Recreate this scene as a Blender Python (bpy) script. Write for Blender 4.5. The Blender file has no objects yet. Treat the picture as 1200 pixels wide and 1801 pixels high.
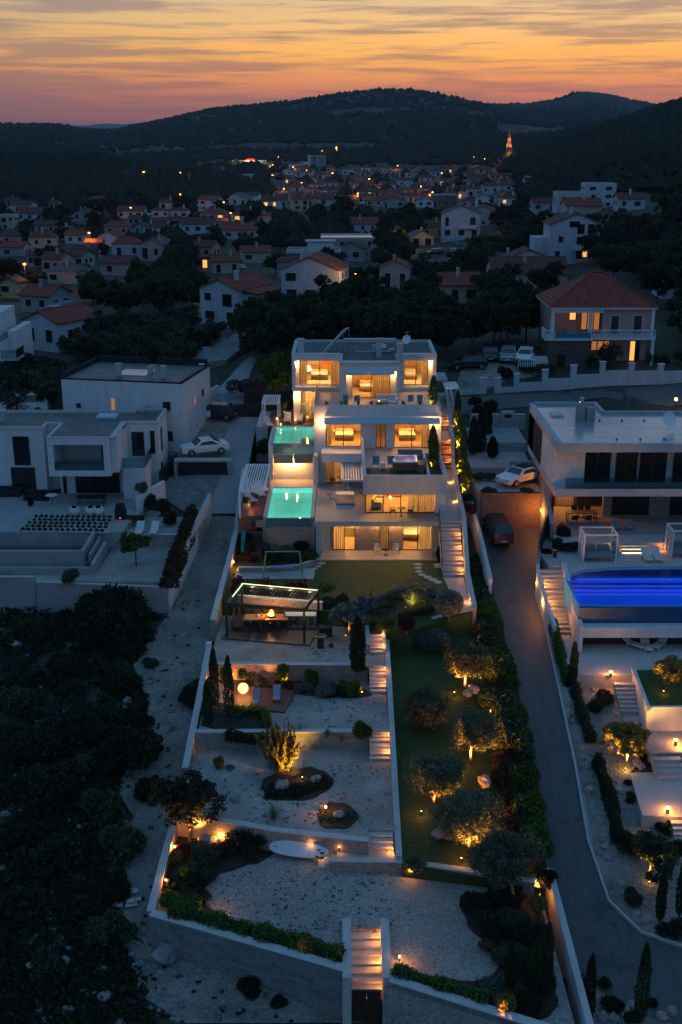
import bpy,math,random
import numpy as np
from mathutils import Vector,Matrix,noise as mnoise
from mathutils.geometry import delaunay_2d_cdt
R=math.radians
S=bpy.context.scene
COL=S.collection
# ------------------------------------------------------------------ camera
CAMZ=33.0
PITCH=R(18.4)
FPX=2001.0
cam=bpy.data.cameras.new('camera');camo=bpy.data.objects.new('camera',cam);COL.objects.link(camo)
cam.sensor_fit='VERTICAL';cam.sensor_height=36.0;cam.sensor_width=24.0
cam.lens=FPX/1801.0*36.0
cam.clip_start=0.5;cam.clip_end=30000
camo.location=(0,0,CAMZ);camo.rotation_euler=(math.pi/2-PITCH,0,0)
S.camera=camo
# ------------------------------------------------------------------ world (dusk sky with lit cloud streaks)
W=bpy.data.worlds.new('World');S.world=W;W.use_nodes=True
nt=W.node_tree;nt.nodes.clear()
def N(t,**kw):
 n=nt.nodes.new(t)
 for k,v in kw.items():setattr(n,k,v)
 return n
def L(a,b):nt.links.new(a,b)
def math_node(op,a,b=None,clamp=False):
 n=N('ShaderNodeMath',operation=op);n.use_clamp=clamp
 for i,v in enumerate((a,b)):
  if v is None:continue
  if isinstance(v,(int,float)):n.inputs[i].default_value=v
  else:L(v,n.inputs[i])
 return n.outputs[0]
def ramp_node(fac,stops):
 r=N('ShaderNodeValToRGB');e=r.color_ramp.elements
 while len(e)<len(stops):e.new(0.5)
 for el,(p,c) in zip(e,stops):el.position=p;el.color=(*c,1)
 L(fac,r.inputs[0]);return r.outputs[0]
def mix_node(fac,a,b,mode='MIX'):
 m=N('ShaderNodeMix',data_type='RGBA',blend_type=mode)
 for s,v in ((m.inputs[0],fac),(m.inputs[6],a),(m.inputs[7],b)):
  if isinstance(v,(int,float)):s.default_value=v
  elif isinstance(v,tuple):s.default_value=(*v,1)
  else:L(v,s)
 return m.outputs[2]
tc=N('ShaderNodeTexCoord');sx=N('ShaderNodeSeparateXYZ');L(tc.outputs['Generated'],sx.inputs[0])
mp=N('ShaderNodeMapping');mp.inputs['Scale'].default_value=(3.2,3.2,42);mp.inputs['Rotation'].default_value=(0,R(2.0),0);L(tc.outputs['Generated'],mp.inputs[0])
n1=N('ShaderNodeTexNoise');n1.inputs['Scale'].default_value=1.15;n1.inputs['Detail'].default_value=7;n1.inputs['Roughness'].default_value=.6;n1.inputs['Distortion'].default_value=.7;L(mp.outputs[0],n1.inputs['Vector'])
mp2=N('ShaderNodeMapping');mp2.inputs['Scale'].default_value=(7,7,150);mp2.inputs['Location'].default_value=(3,1,5);L(tc.outputs['Generated'],mp2.inputs[0])
n2=N('ShaderNodeTexNoise');n2.inputs['Scale'].default_value=1.0;n2.inputs['Detail'].default_value=5;n2.inputs['Roughness'].default_value=.6;L(mp2.outputs[0],n2.inputs['Vector'])
nn=math_node('ADD',math_node('MULTIPLY',math_node('SUBTRACT',n1.outputs[0],.5),.62),math_node('MULTIPLY',math_node('SUBTRACT',n2.outputs[0],.5),.62))
ez=math_node('ADD',sx.outputs[2],math_node('MULTIPLY',nn,.04))
warm=ramp_node(math_node('MULTIPLY',ez,2.0,True),[(0,(.22,.09,.10)),(.03,(.38,.125,.10)),(.058,(.58,.18,.095)),(.083,(.80,.28,.08)),(.119,(.98,.44,.085)),(.16,(.84,.48,.17)),(.21,(.66,.47,.25)),(.40,(.20,.33,.50)),(.75,(.085,.20,.37))])
cool=ramp_node(math_node('MULTIPLY',ez,2.0,True),[(0,(.06,.085,.13)),(.2,(.075,.14,.25)),(.5,(.075,.185,.35)),(1.0,(.075,.20,.39))])
# glow is strongest ahead and a little to the right
dp=N('ShaderNodeVectorMath',operation='DOT_PRODUCT');L(tc.outputs['Generated'],dp.inputs[0]);dp.inputs[1].default_value=(.17,.985,.04)
gl=N('ShaderNodeMapRange');gl.interpolation_type='SMOOTHSTEP';gl.inputs[1].default_value=.62;gl.inputs[2].default_value=1.0;L(dp.outputs['Value'],gl.inputs[0])
gl2=N('ShaderNodeMapRange');gl2.inputs[1].default_value=.90;gl2.inputs[2].default_value=.995;gl2.inputs[3].default_value=.84;gl2.inputs[4].default_value=1.0;L(dp.outputs['Value'],gl2.inputs[0])
base=mix_node(gl.outputs[0],cool,mix_node(1.0,warm,gl2.outputs[0],'MULTIPLY'))
# grey violet cloud streaks
cl=N('ShaderNodeMapRange');cl.interpolation_type='SMOOTHSTEP';cl.inputs[1].default_value=-.065;cl.inputs[2].default_value=.075;L(nn,cl.inputs[0])
cloudc=ramp_node(math_node('MULTIPLY',sx.outputs[2],2.0,True),[(0,(.17,.07,.075)),(.08,(.33,.13,.095)),(.14,(.34,.19,.12)),(.2,(.30,.20,.17)),(.5,(.12,.13,.17)),(1,(.08,.11,.16))])
skyc=mix_node(math_node('MULTIPLY',cl.outputs[0],.85),base,mix_node(gl.outputs[0],cool,cloudc))
nish=N('ShaderNodeTexSky',sky_type='NISHITA');nish.sun_disc=False;nish.sun_elevation=R(-1.0);nish.sun_rotation=R(10);nish.altitude=80
bg1=N('ShaderNodeBackground');L(skyc,bg1.inputs[0]);bg1.inputs[1].default_value=1.0
bg2=N('ShaderNodeBackground');L(nish.outputs[0],bg2.inputs[0]);bg2.inputs[1].default_value=.05
add=N('ShaderNodeAddShader');L(bg1.outputs[0],add.inputs[0]);L(bg2.outputs[0],add.inputs[1])
wo=N('ShaderNodeOutputWorld');L(add.outputs[0],wo.inputs[0])
# ------------------------------------------------------------------ exposure
vs=S.view_settings;vs.view_transform='Standard';vs.look='None';vs.gamma=1;vs.use_curve_mapping=False;vs.exposure=.22
S.cycles.use_denoising=True;S.cycles.sample_clamp_indirect=3.0;S.cycles.max_bounces=7;S.cycles.diffuse_bounces=3
S.cycles.glossy_bounces=3;S.cycles.transmission_bounces=5;S.cycles.transparent_max_bounces=10
S.cycles.caustics_reflective=False;S.cycles.caustics_refractive=False;S.cycles.volume_bounces=0
# ================================================================== helpers
CP,SP=math.cos(PITCH),math.sin(PITCH)
def ray(px,py):
 u=(px-600)/FPX;v=(900.5-py)/FPX
 return Vector((u,CP+v*SP,-SP+v*CP))
def P(px,py,z):
 d=ray(px,py);t=(z-CAMZ)/d.z
 return Vector((d.x*t,d.y*t,z))
def XP(px,Y,z):return (px-600)/FPX*(Y*CP+(CAMZ-z)*SP)
def ZP(py,Y):
 d=ray(600,py);return CAMZ+d.z/d.y*Y
def YP(py,z):return P(600,py,z).y
def lerp(a,b,t):return a+(b-a)*t
def interp(tab,x):
 if x<=tab[0][0]:return tab[0][1]
 for (a,va),(b,vb) in zip(tab,tab[1:]):
  if x<=b:return va+(vb-va)*(x-a)/(b-a)
 return tab[-1][1]
def sm(a,b,x):
 t=min(1,max(0,(x-a)/(b-a)));return t*t*(3-2*t)
BASE=[(-20,-13),(30,-8.6),(42,-7.2),(48,-6.2),(60,-4.0),(75,-1.6),(91,.9),(99,3.2),(105,4.9),(111,5.9),(117,7.3),(126,8.6),(140,8.8),(160,7),(205,5),(300,2.5),(400,2),(600,3),(900,6),(1300,12),(2000,25),(4000,40)]
def ridge_z(pts,px,Y):return ZP(interp(pts,px),Y)
R_MAIN=[(-500,236),(-100,228),(0,223),(60,222),(110,222),(145,230),(200,232),(240,224),(300,212),(380,194),(450,188),(520,183),(600,171),(640,165),(680,162),(720,165),(760,173),(800,181),(845,188),(880,203),(960,225),(1500,245)]
R_FAR=[(500,225),(700,205),(845,187),(940,185),(980,178),(1010,166),(1050,168),(1100,178),(1160,190),(1250,196),(1700,215)]
R_RIGHT=[(800,300),(870,262),(950,250),(1020,236),(1100,214),(1150,198),(1200,183),(1300,160),(1700,120)]
R_LEFT=[(-600,276),(0,287),(120,291),(200,299),(270,312),(340,332),(420,345)]
def G(x,y):
 z=interp(BASE,y)
 if y<120 and x<-8:
  z+=0.0
 px=600+x/max(y*CP+26*SP,5)*FPX
 if y>125:
  k=sm(760,1150,px)
  z+=k*min((y-125)*.075,22)
 if y>260 and px<460:
  zr=ridge_z(R_LEFT,px,700)
  t=sm(520,700,y)*(1-sm(700,1000,y))*sm(440,300,px) if px>300 else sm(520,700,y)*(1-sm(700,1000,y))
  z=lerp(z,max(z,zr),t)
 if y>420 and px>800:
  zr=ridge_z(R_RIGHT,px,1250)
  t=sm(380,1250,y)*(1-.5*sm(1250,1800,y))*sm(800,880,px)
  z=lerp(z,max(z,zr),t)
 if y>950:
  zr=ridge_z(R_MAIN,px,2500)
  t=sm(900,2500,y)**1.15
  if y>2500:t=1-.6*sm(2500,3600,y)
  z=lerp(z,max(z,zr),t)
 if y>1200:
  nv=mnoise.fractal(Vector((x*.0022,y*.0022,.3)),1.0,2.1,4)
  z+=nv*16*sm(1200,1700,y)*(1-sm(2200,2480,y))
 return z
def hit(px,py,dz=0.0,tmin=20,tmax=3000):
 d=ray(px,py);t=tmin;last=tmin
 while t<tmax:
  p=d*t
  if CAMZ+p.z<G(p.x,p.y)+dz:
   a,b=last,t
   for _ in range(18):
    m=(a+b)/2;p=d*m
    if CAMZ+p.z<G(p.x,p.y)+dz:b=m
    else:a=m
   p=d*b;return Vector((p.x,p.y,CAMZ+p.z))
  last=t;t*=1.012
 p=d*tmax;return Vector((p.x,p.y,CAMZ+p.z))
def pix(p):
 zc=p[1]*CP+(CAMZ-p[2])*SP
 yc=-p[1]*-SP+(p[2]-CAMZ)*CP
 return (600+p[0]/zc*FPX,900.5-yc/zc*FPX)
# ------------------------------------------------------------------ tagging
ALL=[]
def tag(o,label,cat,group=None,kind=None):
 o['label']=label;o['category']=cat
 if group:o['group']=group
 if kind:o['kind']=kind
 ALL.append(o);return o
def thing(name,label,cat,loc=(0,0,0),rz=0.0,group=None):
 o=bpy.data.objects.new(name,None);COL.objects.link(o)
 o.location=loc;o.rotation_euler=(0,0,rz);o.empty_display_size=.2
 return tag(o,label,cat,group)
def copy_tree(o,parent=None):
 c=o.copy();COL.objects.link(c);c.parent=parent
 for ch in o.children:copy_tree(ch,c)
 return c
def dup(o,loc,rz=None,label=None,group=None,sc=None):
 c=copy_tree(o);c.location=loc
 if rz is not None:c.rotation_euler=(0,0,rz)
 if sc is not None:c.scale=sc if hasattr(sc,'__len__') else (sc,sc,sc)
 if label is not None:c['label']=label
 if group:c['group']=group
 ALL.append(c);return c
# ------------------------------------------------------------------ mesh builder
class MB:
 def __init__(s):s.v=[];s.f=[]
 def add(s,vs,fs):
  n=len(s.v);s.v+=[tuple(p) for p in vs];s.f+=[tuple(i+n for i in f) for f in fs];return s
 def box(s,x0,y0,z0,x1,y1,z1):
  x0,x1=min(x0,x1),max(x0,x1);y0,y1=min(y0,y1),max(y0,y1);z0,z1=min(z0,z1),max(z0,z1)
  return s.add([(x0,y0,z0),(x1,y0,z0),(x1,y1,z0),(x0,y1,z0),(x0,y0,z1),(x1,y0,z1),(x1,y1,z1),(x0,y1,z1)],
                     [(0,3,2,1),(4,5,6,7),(0,1,5,4),(1,2,6,5),(2,3,7,6),(3,0,4,7)])
 def bx(s,cx,cy,z0,sx,sy,sz,rz=0,tilt=0):
  c,n=math.cos(rz),math.sin(rz);pts=[]
  for z in (0,sz):
   for (a,b) in ((-sx/2,-sy/2),(sx/2,-sy/2),(sx/2,sy/2),(-sx/2,sy/2)):
    zz=z0+z+b*math.tan(tilt);pts.append((cx+a*c-b*n,cy+a*n+b*c,zz))
  return s.add(pts,[(0,3,2,1),(4,5,6,7),(0,1,5,4),(1,2,6,5),(2,3,7,6),(3,0,4,7)])
 def prism(s,poly,z0,z1):
  n=len(poly)
  a=sum(poly[i][0]*poly[(i+1)%n][1]-poly[(i+1)%n][0]*poly[i][1] for i in range(n))
  if a<0:
   poly=poly[::-1]
   if hasattr(z1,'__len__'):z1=z1[::-1]
   if hasattr(z0,'__len__'):z0=z0[::-1]
  zb=z0 if hasattr(z0,'__len__') else [z0]*n
  zt=z1 if hasattr(z1,'__len__') else [z1]*n
  vs=[(p[0],p[1],zb[i]) for i,p in enumerate(poly)]+[(p[0],p[1],zt[i]) for i,p in enumerate(poly)]
  return s.add(vs,[tuple(range(n))[::-1],tuple(range(n,2*n))]+[(i,(i+1)%n,n+(i+1)%n,n+i) for i in range(n)])
 def extr(s,prof,a,b):
  """profile [(h,z)] in the plane through a..b is swept: prof points are (offset along normal, z); a,b xy ends"""
  a=Vector(a);b=Vector(b);d=(b-a).normalized();nrm=Vector((-d.y,d.x))
  n=len(prof)
  vs=[(a.x+nrm.x*h,a.y+nrm.y*h,z) for h,z in prof]+[(b.x+nrm.x*h,b.y+nrm.y*h,z) for h,z in prof]
  return s.add(vs,[tuple(range(n)),tuple(range(n,2*n))[::-1]]+[(i,n+i,n+(i+1)%n,(i+1)%n) for i in range(n)])
 def tube(s,p0,p1,r0,r1=None,n=8,cap=True):
  r1=r0 if r1 is None else r1
  p0=Vector(p0);p1=Vector(p1);d=(p1-p0).normalized()
  a=d.orthogonal().normalized();b=d.cross(a);vs=[]
  for p,r in ((p0,r0),(p1,r1)):
   for i in range(n):
    t=2*math.pi*i/n;vs.append(p+a*(math.cos(t)*r)+b*(math.sin(t)*r))
  fs=[(i,(i+1)%n,n+(i+1)%n,n+i) for i in range(n)]
  if cap:fs+=[tuple(range(n))[::-1],tuple(range(n,2*n))]
  return s.add(vs,fs)
 def lathe(s,prof,c=(0,0,0),n=16):
  vs=[];m=len(prof)
  for r,z in prof:
   for i in range(n):
    t=2*math.pi*i/n;vs.append((c[0]+r*math.cos(t),c[1]+r*math.sin(t),c[2]+z))
  fs=[(j*n+i,j*n+(i+1)%n,(j+1)*n+(i+1)%n,(j+1)*n+i) for j in range(m-1) for i in range(n)]
  fs+=[tuple(range(n))[::-1],tuple(range((m-1)*n,m*n))]
  return s.add(vs,fs)
 def ball(s,c,r,n=16,m=10,sc=(1,1,1),jit=0,seed=0):
  rr=random.Random(seed);vs=[(c[0],c[1],c[2]-r*sc[2])]
  for j in range(1,m):
   ph=-math.pi/2+math.pi*j/m
   for i in range(n):
    t=2*math.pi*i/n;k=r*(1+rr.uniform(-jit,jit))
    vs.append((c[0]+k*sc[0]*math.cos(ph)*math.cos(t),c[1]+k*sc[1]*math.cos(ph)*math.sin(t),c[2]+k*sc[2]*math.sin(ph)))
  vs.append((c[0],c[1],c[2]+r*sc[2]));fs=[]
  for i in range(n):fs.append((0,1+(i+1)%n,1+i))
  for j in range(m-2):
   for i in range(n):fs.append((1+j*n+i,1+j*n+(i+1)%n,1+(j+1)*n+(i+1)%n,1+(j+1)*n+i))
  l=len(vs)-1
  for i in range(n):fs.append((l,1+(m-2)*n+i,1+(m-2)*n+(i+1)%n))
  return s.add(vs,fs)
 def wall(s,pts,th,h0=None):
  """polyline wall: pts (x,y,zbot,ztop); th thickness, mitred"""
  n=len(pts);Ls=[];Rs=[]
  for i,p in enumerate(pts):
   d=Vector((0,0))
   if i>0:d+=(Vector(p[:2])-Vector(pts[i-1][:2])).normalized()
   if i<n-1:d+=(Vector(pts[i+1][:2])-Vector(p[:2])).normalized()
   d.normalize();nr=Vector((-d.y,d.x))*th/2
   Ls.append((p[0]+nr.x,p[1]+nr.y));Rs.append((p[0]-nr.x,p[1]-nr.y))
  vs=[]
  for i,p in enumerate(pts):
   vs+=[(*Ls[i],p[2]),(*Rs[i],p[2]),(*Rs[i],p[3]),(*Ls[i],p[3])]
  fs=[(0,1,2,3),tuple(4*(n-1)+k for k in (3,2,1,0))]
  for i in range(n-1):
   a=4*i;b=a+4
   for k in range(4):fs.append((a+k,b+k,b+(k+1)%4,a+(k+1)%4)[::-1])
  return s.add(vs,fs)
 def build(s,name,mat,parent=None,world=False,smooth=False,bevel=0):
  me=bpy.data.meshes.new(name)
  v=s.v
  if world and parent is not None:
   l=parent.location;rz=parent.rotation_euler.z;c,n=math.cos(-rz),math.sin(-rz)
   v=[((p[0]-l.x)*c-(p[1]-l.y)*n,(p[0]-l.x)*n+(p[1]-l.y)*c,p[2]-l.z) for p in v]
  me.from_pydata(v,[],s.f);me.validate();me.materials.append(M(mat) if isinstance(mat,str) else mat)
  if smooth:me.shade_smooth()
  o=bpy.data.objects.new(name,me);COL.objects.link(o);o.parent=parent
  if bevel:
   b=o.modifiers.new('bevel','BEVEL');b.width=bevel;b.segments=2;b.limit_method='ANGLE'
  return o
def struct(o,label=None):
 o['kind']='structure'
 if label:o['label']=label
 return o
def fill_poly(poly,step,zf,name,mat,parent=None,border=None,skirt=0):
 """sheet over a polygon in plan, draped by zf(x,y)"""
 pts=[];m=len(poly)
 for i in range(m):
  a=Vector(poly[i][:2]);b=Vector(poly[(i+1)%m][:2]);k=max(1,int((b-a).length/step))
  for j in range(k):pts.append(a.lerp(b,j/k))
 nb=len(pts);edges=[(i,(i+1)%nb) for i in range(nb)]
 xs=[p.x for p in pts];ys=[p.y for p in pts]
 def inside(x,y):
  c=False;j=nb-1
  for i in range(nb):
   if (pts[i].y>y)!=(pts[j].y>y) and x<(pts[j].x-pts[i].x)*(y-pts[i].y)/(pts[j].y-pts[i].y)+pts[i].x:c=not c
   j=i
  return c
 x=min(xs)+step/2;grid=[]
 while x<max(xs):
  y=min(ys)+step/2
  while y<max(ys):
   if inside(x,y):grid.append(Vector((x,y)))
   y+=step
  x+=step
 r=delaunay_2d_cdt(pts+grid,edges,[],1,1e-4)
 mb=MB();mb.v=[(p.x,p.y,zf(p.x,p.y)) for p in r[0]]
 for f in r[2]:
  a,b,c=(mb.v[i] for i in f[:3])
  if (b[0]-a[0])*(c[1]-a[1])-(b[1]-a[1])*(c[0]-a[0])<0:f=f[::-1]
  mb.f.append(tuple(f))
 if skirt:
  n0=len(mb.v);ring=[(p.x,p.y,zf(p.x,p.y)) for p in pts]
  mb.v+=ring+[(a,b,c-skirt) for a,b,c in ring]
  for i in range(nb):
   j=(i+1)%nb;mb.f.append((n0+i,n0+nb+i,n0+nb+j,n0+j))
 return mb.build(name,mat,parent,world=parent is not None)
# ------------------------------------------------------------------ materials
_M={}
SPEC={}
def M(name):
 if name in _M:return _M[name]
 s=SPEC[name];m=bpy.data.materials.new(name);m.use_nodes=True;t=m.node_tree;b=t.nodes['Principled BSDF']
 kind=s.get('k','noise');c1=s['c'];c2=s.get('c2',tuple(x*.7 for x in c1));rough=s.get('r',.8)
 b.inputs['Roughness'].default_value=rough;b.inputs['Metallic'].default_value=s.get('m',0)
 b.inputs['Specular IOR Level'].default_value=s.get('sp',.3)
 lk=t.links.new;nn=t.nodes.new
 if kind=='emit':
  b.inputs['Base Color'].default_value=(*c1,1);b.inputs['Emission Color'].default_value=(*c1,1);b.inputs['Emission Strength'].default_value=s['e']
 elif kind=='glass':
  t.nodes.remove(b);tr=nn('ShaderNodeBsdfTransparent');tr.inputs[0].default_value=(*c1,1);g=nn('ShaderNodeBsdfGlossy');g.inputs['Roughness'].default_value=.02
  fr=nn('ShaderNodeFresnel');fr.inputs[0].default_value=1.45;mx=nn('ShaderNodeMixShader');out=t.nodes['Material Output']
  mt=nn('ShaderNodeMath');mt.operation='MULTIPLY_ADD';mt.inputs[1].default_value=.9;mt.inputs[2].default_value=s.get('f',.03);lk(fr.outputs[0],mt.inputs[0])
  lk(mt.outputs[0],mx.inputs[0]);lk(tr.outputs[0],mx.inputs[1]);lk(g.outputs[0],mx.inputs[2]);lk(mx.outputs[0],out.inputs[0])
 elif kind=='water':
  b.inputs['Base Color'].default_value=(*c1,1);b.inputs['Transmission Weight'].default_value=1;b.inputs['IOR'].default_value=1.33;b.inputs['Roughness'].default_value=0.0
  no=nn('ShaderNodeTexNoise');no.inputs['Scale'].default_value=2.2;no.inputs['Detail'].default_value=3;bp=nn('ShaderNodeBump');bp.inputs['Strength'].default_value=.25;bp.inputs['Distance'].default_value=.05
  ob=nn('ShaderNodeTexCoord');lk(ob.outputs['Object'],no.inputs['Vector']);lk(no.outputs[0],bp.inputs['Height']);lk(bp.outputs[0],b.inputs['Normal'])
 elif kind=='leaf':
  gi=nn('ShaderNodeNewGeometry');oi=nn('ShaderNodeObjectInfo');r=nn('ShaderNodeValToRGB');e=r.color_ramp.elements
  e[0].position=0;e[0].color=(*c2,1);e[1].position=1;e[1].color=(*c1,1)
  if 'c3' in s:
   a=e.new(s.get('p3',.93));a.color=(*c1,1);e[-1].color=(*s['c3'],1);a2=e.new(s.get('p3',.93)+.005);a2.color=(*s['c3'],1)
  lk(gi.outputs['Random Per Island'],r.inputs[0])
  hs=nn('ShaderNodeHueSaturation');mr=nn('ShaderNodeMapRange');mr.inputs[3].default_value=.75;mr.inputs[4].default_value=1.25
  lk(oi.outputs['Random'],mr.inputs[0]);lk(mr.outputs[0],hs.inputs['Value']);lk(r.outputs[0],hs.inputs['Color']);lk(hs.outputs[0],b.inputs['Base Color'])
  trn=nn('ShaderNodeBsdfTranslucent');lk(hs.outputs[0],trn.inputs[0]);mx=nn('ShaderNodeMixShader');mx.inputs[0].default_value=.42
  out=t.nodes['Material Output'];lk(b.outputs[0],mx.inputs[1]);lk(trn.outputs[0],mx.inputs[2]);lk(mx.outputs[0],out.inputs[0])
 else:
  ob=nn('ShaderNodeTexCoord');mp=nn('ShaderNodeMapping');lk(ob.outputs['Object'],mp.inputs[0])
  sc=s.get('s',2.0);mp.inputs['Scale'].default_value=(sc,sc,sc) if not hasattr(sc,'__len__') else sc
  no=nn('ShaderNodeTexNoise');no.inputs['Detail'].default_value=s.get('d',6);no.inputs['Scale'].default_value=1;no.inputs['Roughness'].default_value=.65;lk(mp.outputs[0],no.inputs['Vector'])
  r=nn('ShaderNodeValToRGB');e=r.color_ramp.elements;e[0].position=s.get('lo',.3);e[1].position=s.get('hi',.7);e[0].color=(*c2,1);e[1].color=(*c1,1);lk(no.outputs[0],r.inputs[0])
  colr=r.outputs[0];hgt=no.outputs[0]
  if kind in ('brick','tile','plank'):
   sp=nn('ShaderNodeSeparateXYZ');lk(ob.outputs['Object'],sp.inputs[0]);cb=nn('ShaderNodeCombineXYZ')
   if s.get('flat'):
    lk(sp.outputs[s.get('ax',0)],cb.inputs[0]);lk(sp.outputs[1-s.get('ax',0)],cb.inputs[1])
   else:
    ad=nn('ShaderNodeMath');lk(sp.outputs[0],ad.inputs[0]);lk(sp.outputs[1],ad.inputs[1]);lk(ad.outputs[0],cb.inputs[0]);lk(sp.outputs[2],cb.inputs[1])
   br=nn('ShaderNodeTexBrick');br.inputs['Scale'].default_value=1;br.inputs['Brick Width'].default_value=s['bw'];br.inputs['Row Height'].default_value=s['bh'];br.inputs['Mortar Size'].default_value=s.get('mo',.012);br.offset=s.get('off',.5)
   br.inputs['Bias'].default_value=0;lk(cb.outputs[0],br.inputs['Vector'])
   br.inputs['Color1'].default_value=(*c1,1);br.inputs['Color2'].default_value=(*c2,1);br.inputs['Mortar'].default_value=(*s.get('mc',tuple(x*.5 for x in c2)),1)
   mx=nn('ShaderNodeMix');mx.data_type='RGBA';mx.blend_type='MULTIPLY';mx.inputs[0].default_value=s.get('mix',.6)
   g=nn('ShaderNodeValToRGB');g.color_ramp.elements[0].position=.25;g.color_ramp.elements[1].position=.75;g.color_ramp.elements[0].color=(.45,.45,.45,1);lk(no.outputs[0],g.inputs[0])
   lk(br.outputs[0],mx.inputs[6]);lk(g.outputs[0],mx.inputs[7]);colr=mx.outputs[2]
   iv=nn('ShaderNodeMath');iv.operation='SUBTRACT';iv.inputs[0].default_value=1;lk(br.outputs['Fac'],iv.inputs[1]);hgt=iv.outputs[0]
  elif kind=='vor':
   vo=nn('ShaderNodeTexVoronoi');vo.inputs['Scale'].default_value=s['vs'];lk(ob.outputs['Object'],vo.inputs['Vector']);mx=nn('ShaderNodeMix');mx.data_type='RGBA';mx.blend_type='MULTIPLY';mx.inputs[0].default_value=s.get('mix',.55)
   hv=nn('ShaderNodeSeparateColor');lk(vo.outputs['Color'],hv.inputs[0]);g=nn('ShaderNodeValToRGB');g.color_ramp.elements[0].color=(.3,.3,.3,1);lk(hv.outputs[0],g.inputs[0])
   lk(colr,mx.inputs[6]);lk(g.outputs[0],mx.inputs[7]);colr=mx.outputs[2];hgt=vo.outputs['Distance']
  if 'spot' in s:# scattered patches of another surface: c3 where a second noise is high
   n3=nn('ShaderNodeTexNoise');n3.inputs['Scale'].default_value=s['spot'];n3.inputs['Detail'].default_value=7;n3.inputs['Roughness'].default_value=.7;lk(ob.outputs['Object'],n3.inputs['Vector'])
   g=nn('ShaderNodeValToRGB');g.color_ramp.elements[0].position=s.get('slo',.52);g.color_ramp.elements[1].position=s.get('shi',.6);lk(n3.outputs[0],g.inputs[0])
   mx=nn('ShaderNodeMix');mx.data_type='RGBA';lk(g.outputs[0],mx.inputs[0]);lk(colr,mx.inputs[6]);mx.inputs[7].default_value=(*s['c3'],1);colr=mx.outputs[2]
  lk(colr,b.inputs['Base Color'])
  if s.get('b',.3):
   bp=nn('ShaderNodeBump');bp.inputs['Strength'].default_value=s.get('b',.3);bp.inputs['Distance'].default_value=s.get('bd',.03);lk(hgt,bp.inputs['Height']);lk(bp.outputs[0],b.inputs['Normal'])
  if 'e' in s:
   b.inputs['Emission Color'].default_value=(*s['ec'],1);b.inputs['Emission Strength'].default_value=s['e']
 if 'tl' in s:
  trn=nn('ShaderNodeBsdfTranslucent');lk(colr,trn.inputs[0]);mx=nn('ShaderNodeMixShader');mx.inputs[0].default_value=s['tl'];lk(b.outputs[0],mx.inputs[1]);lk(trn.outputs[0],mx.inputs[2]);lk(mx.outputs[0],t.nodes['Material Output'].inputs['Surface'])
 _M[name]=m;return m
WARM=(1.0,.46,.14);WARM2=(1.0,.34,.055)
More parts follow.
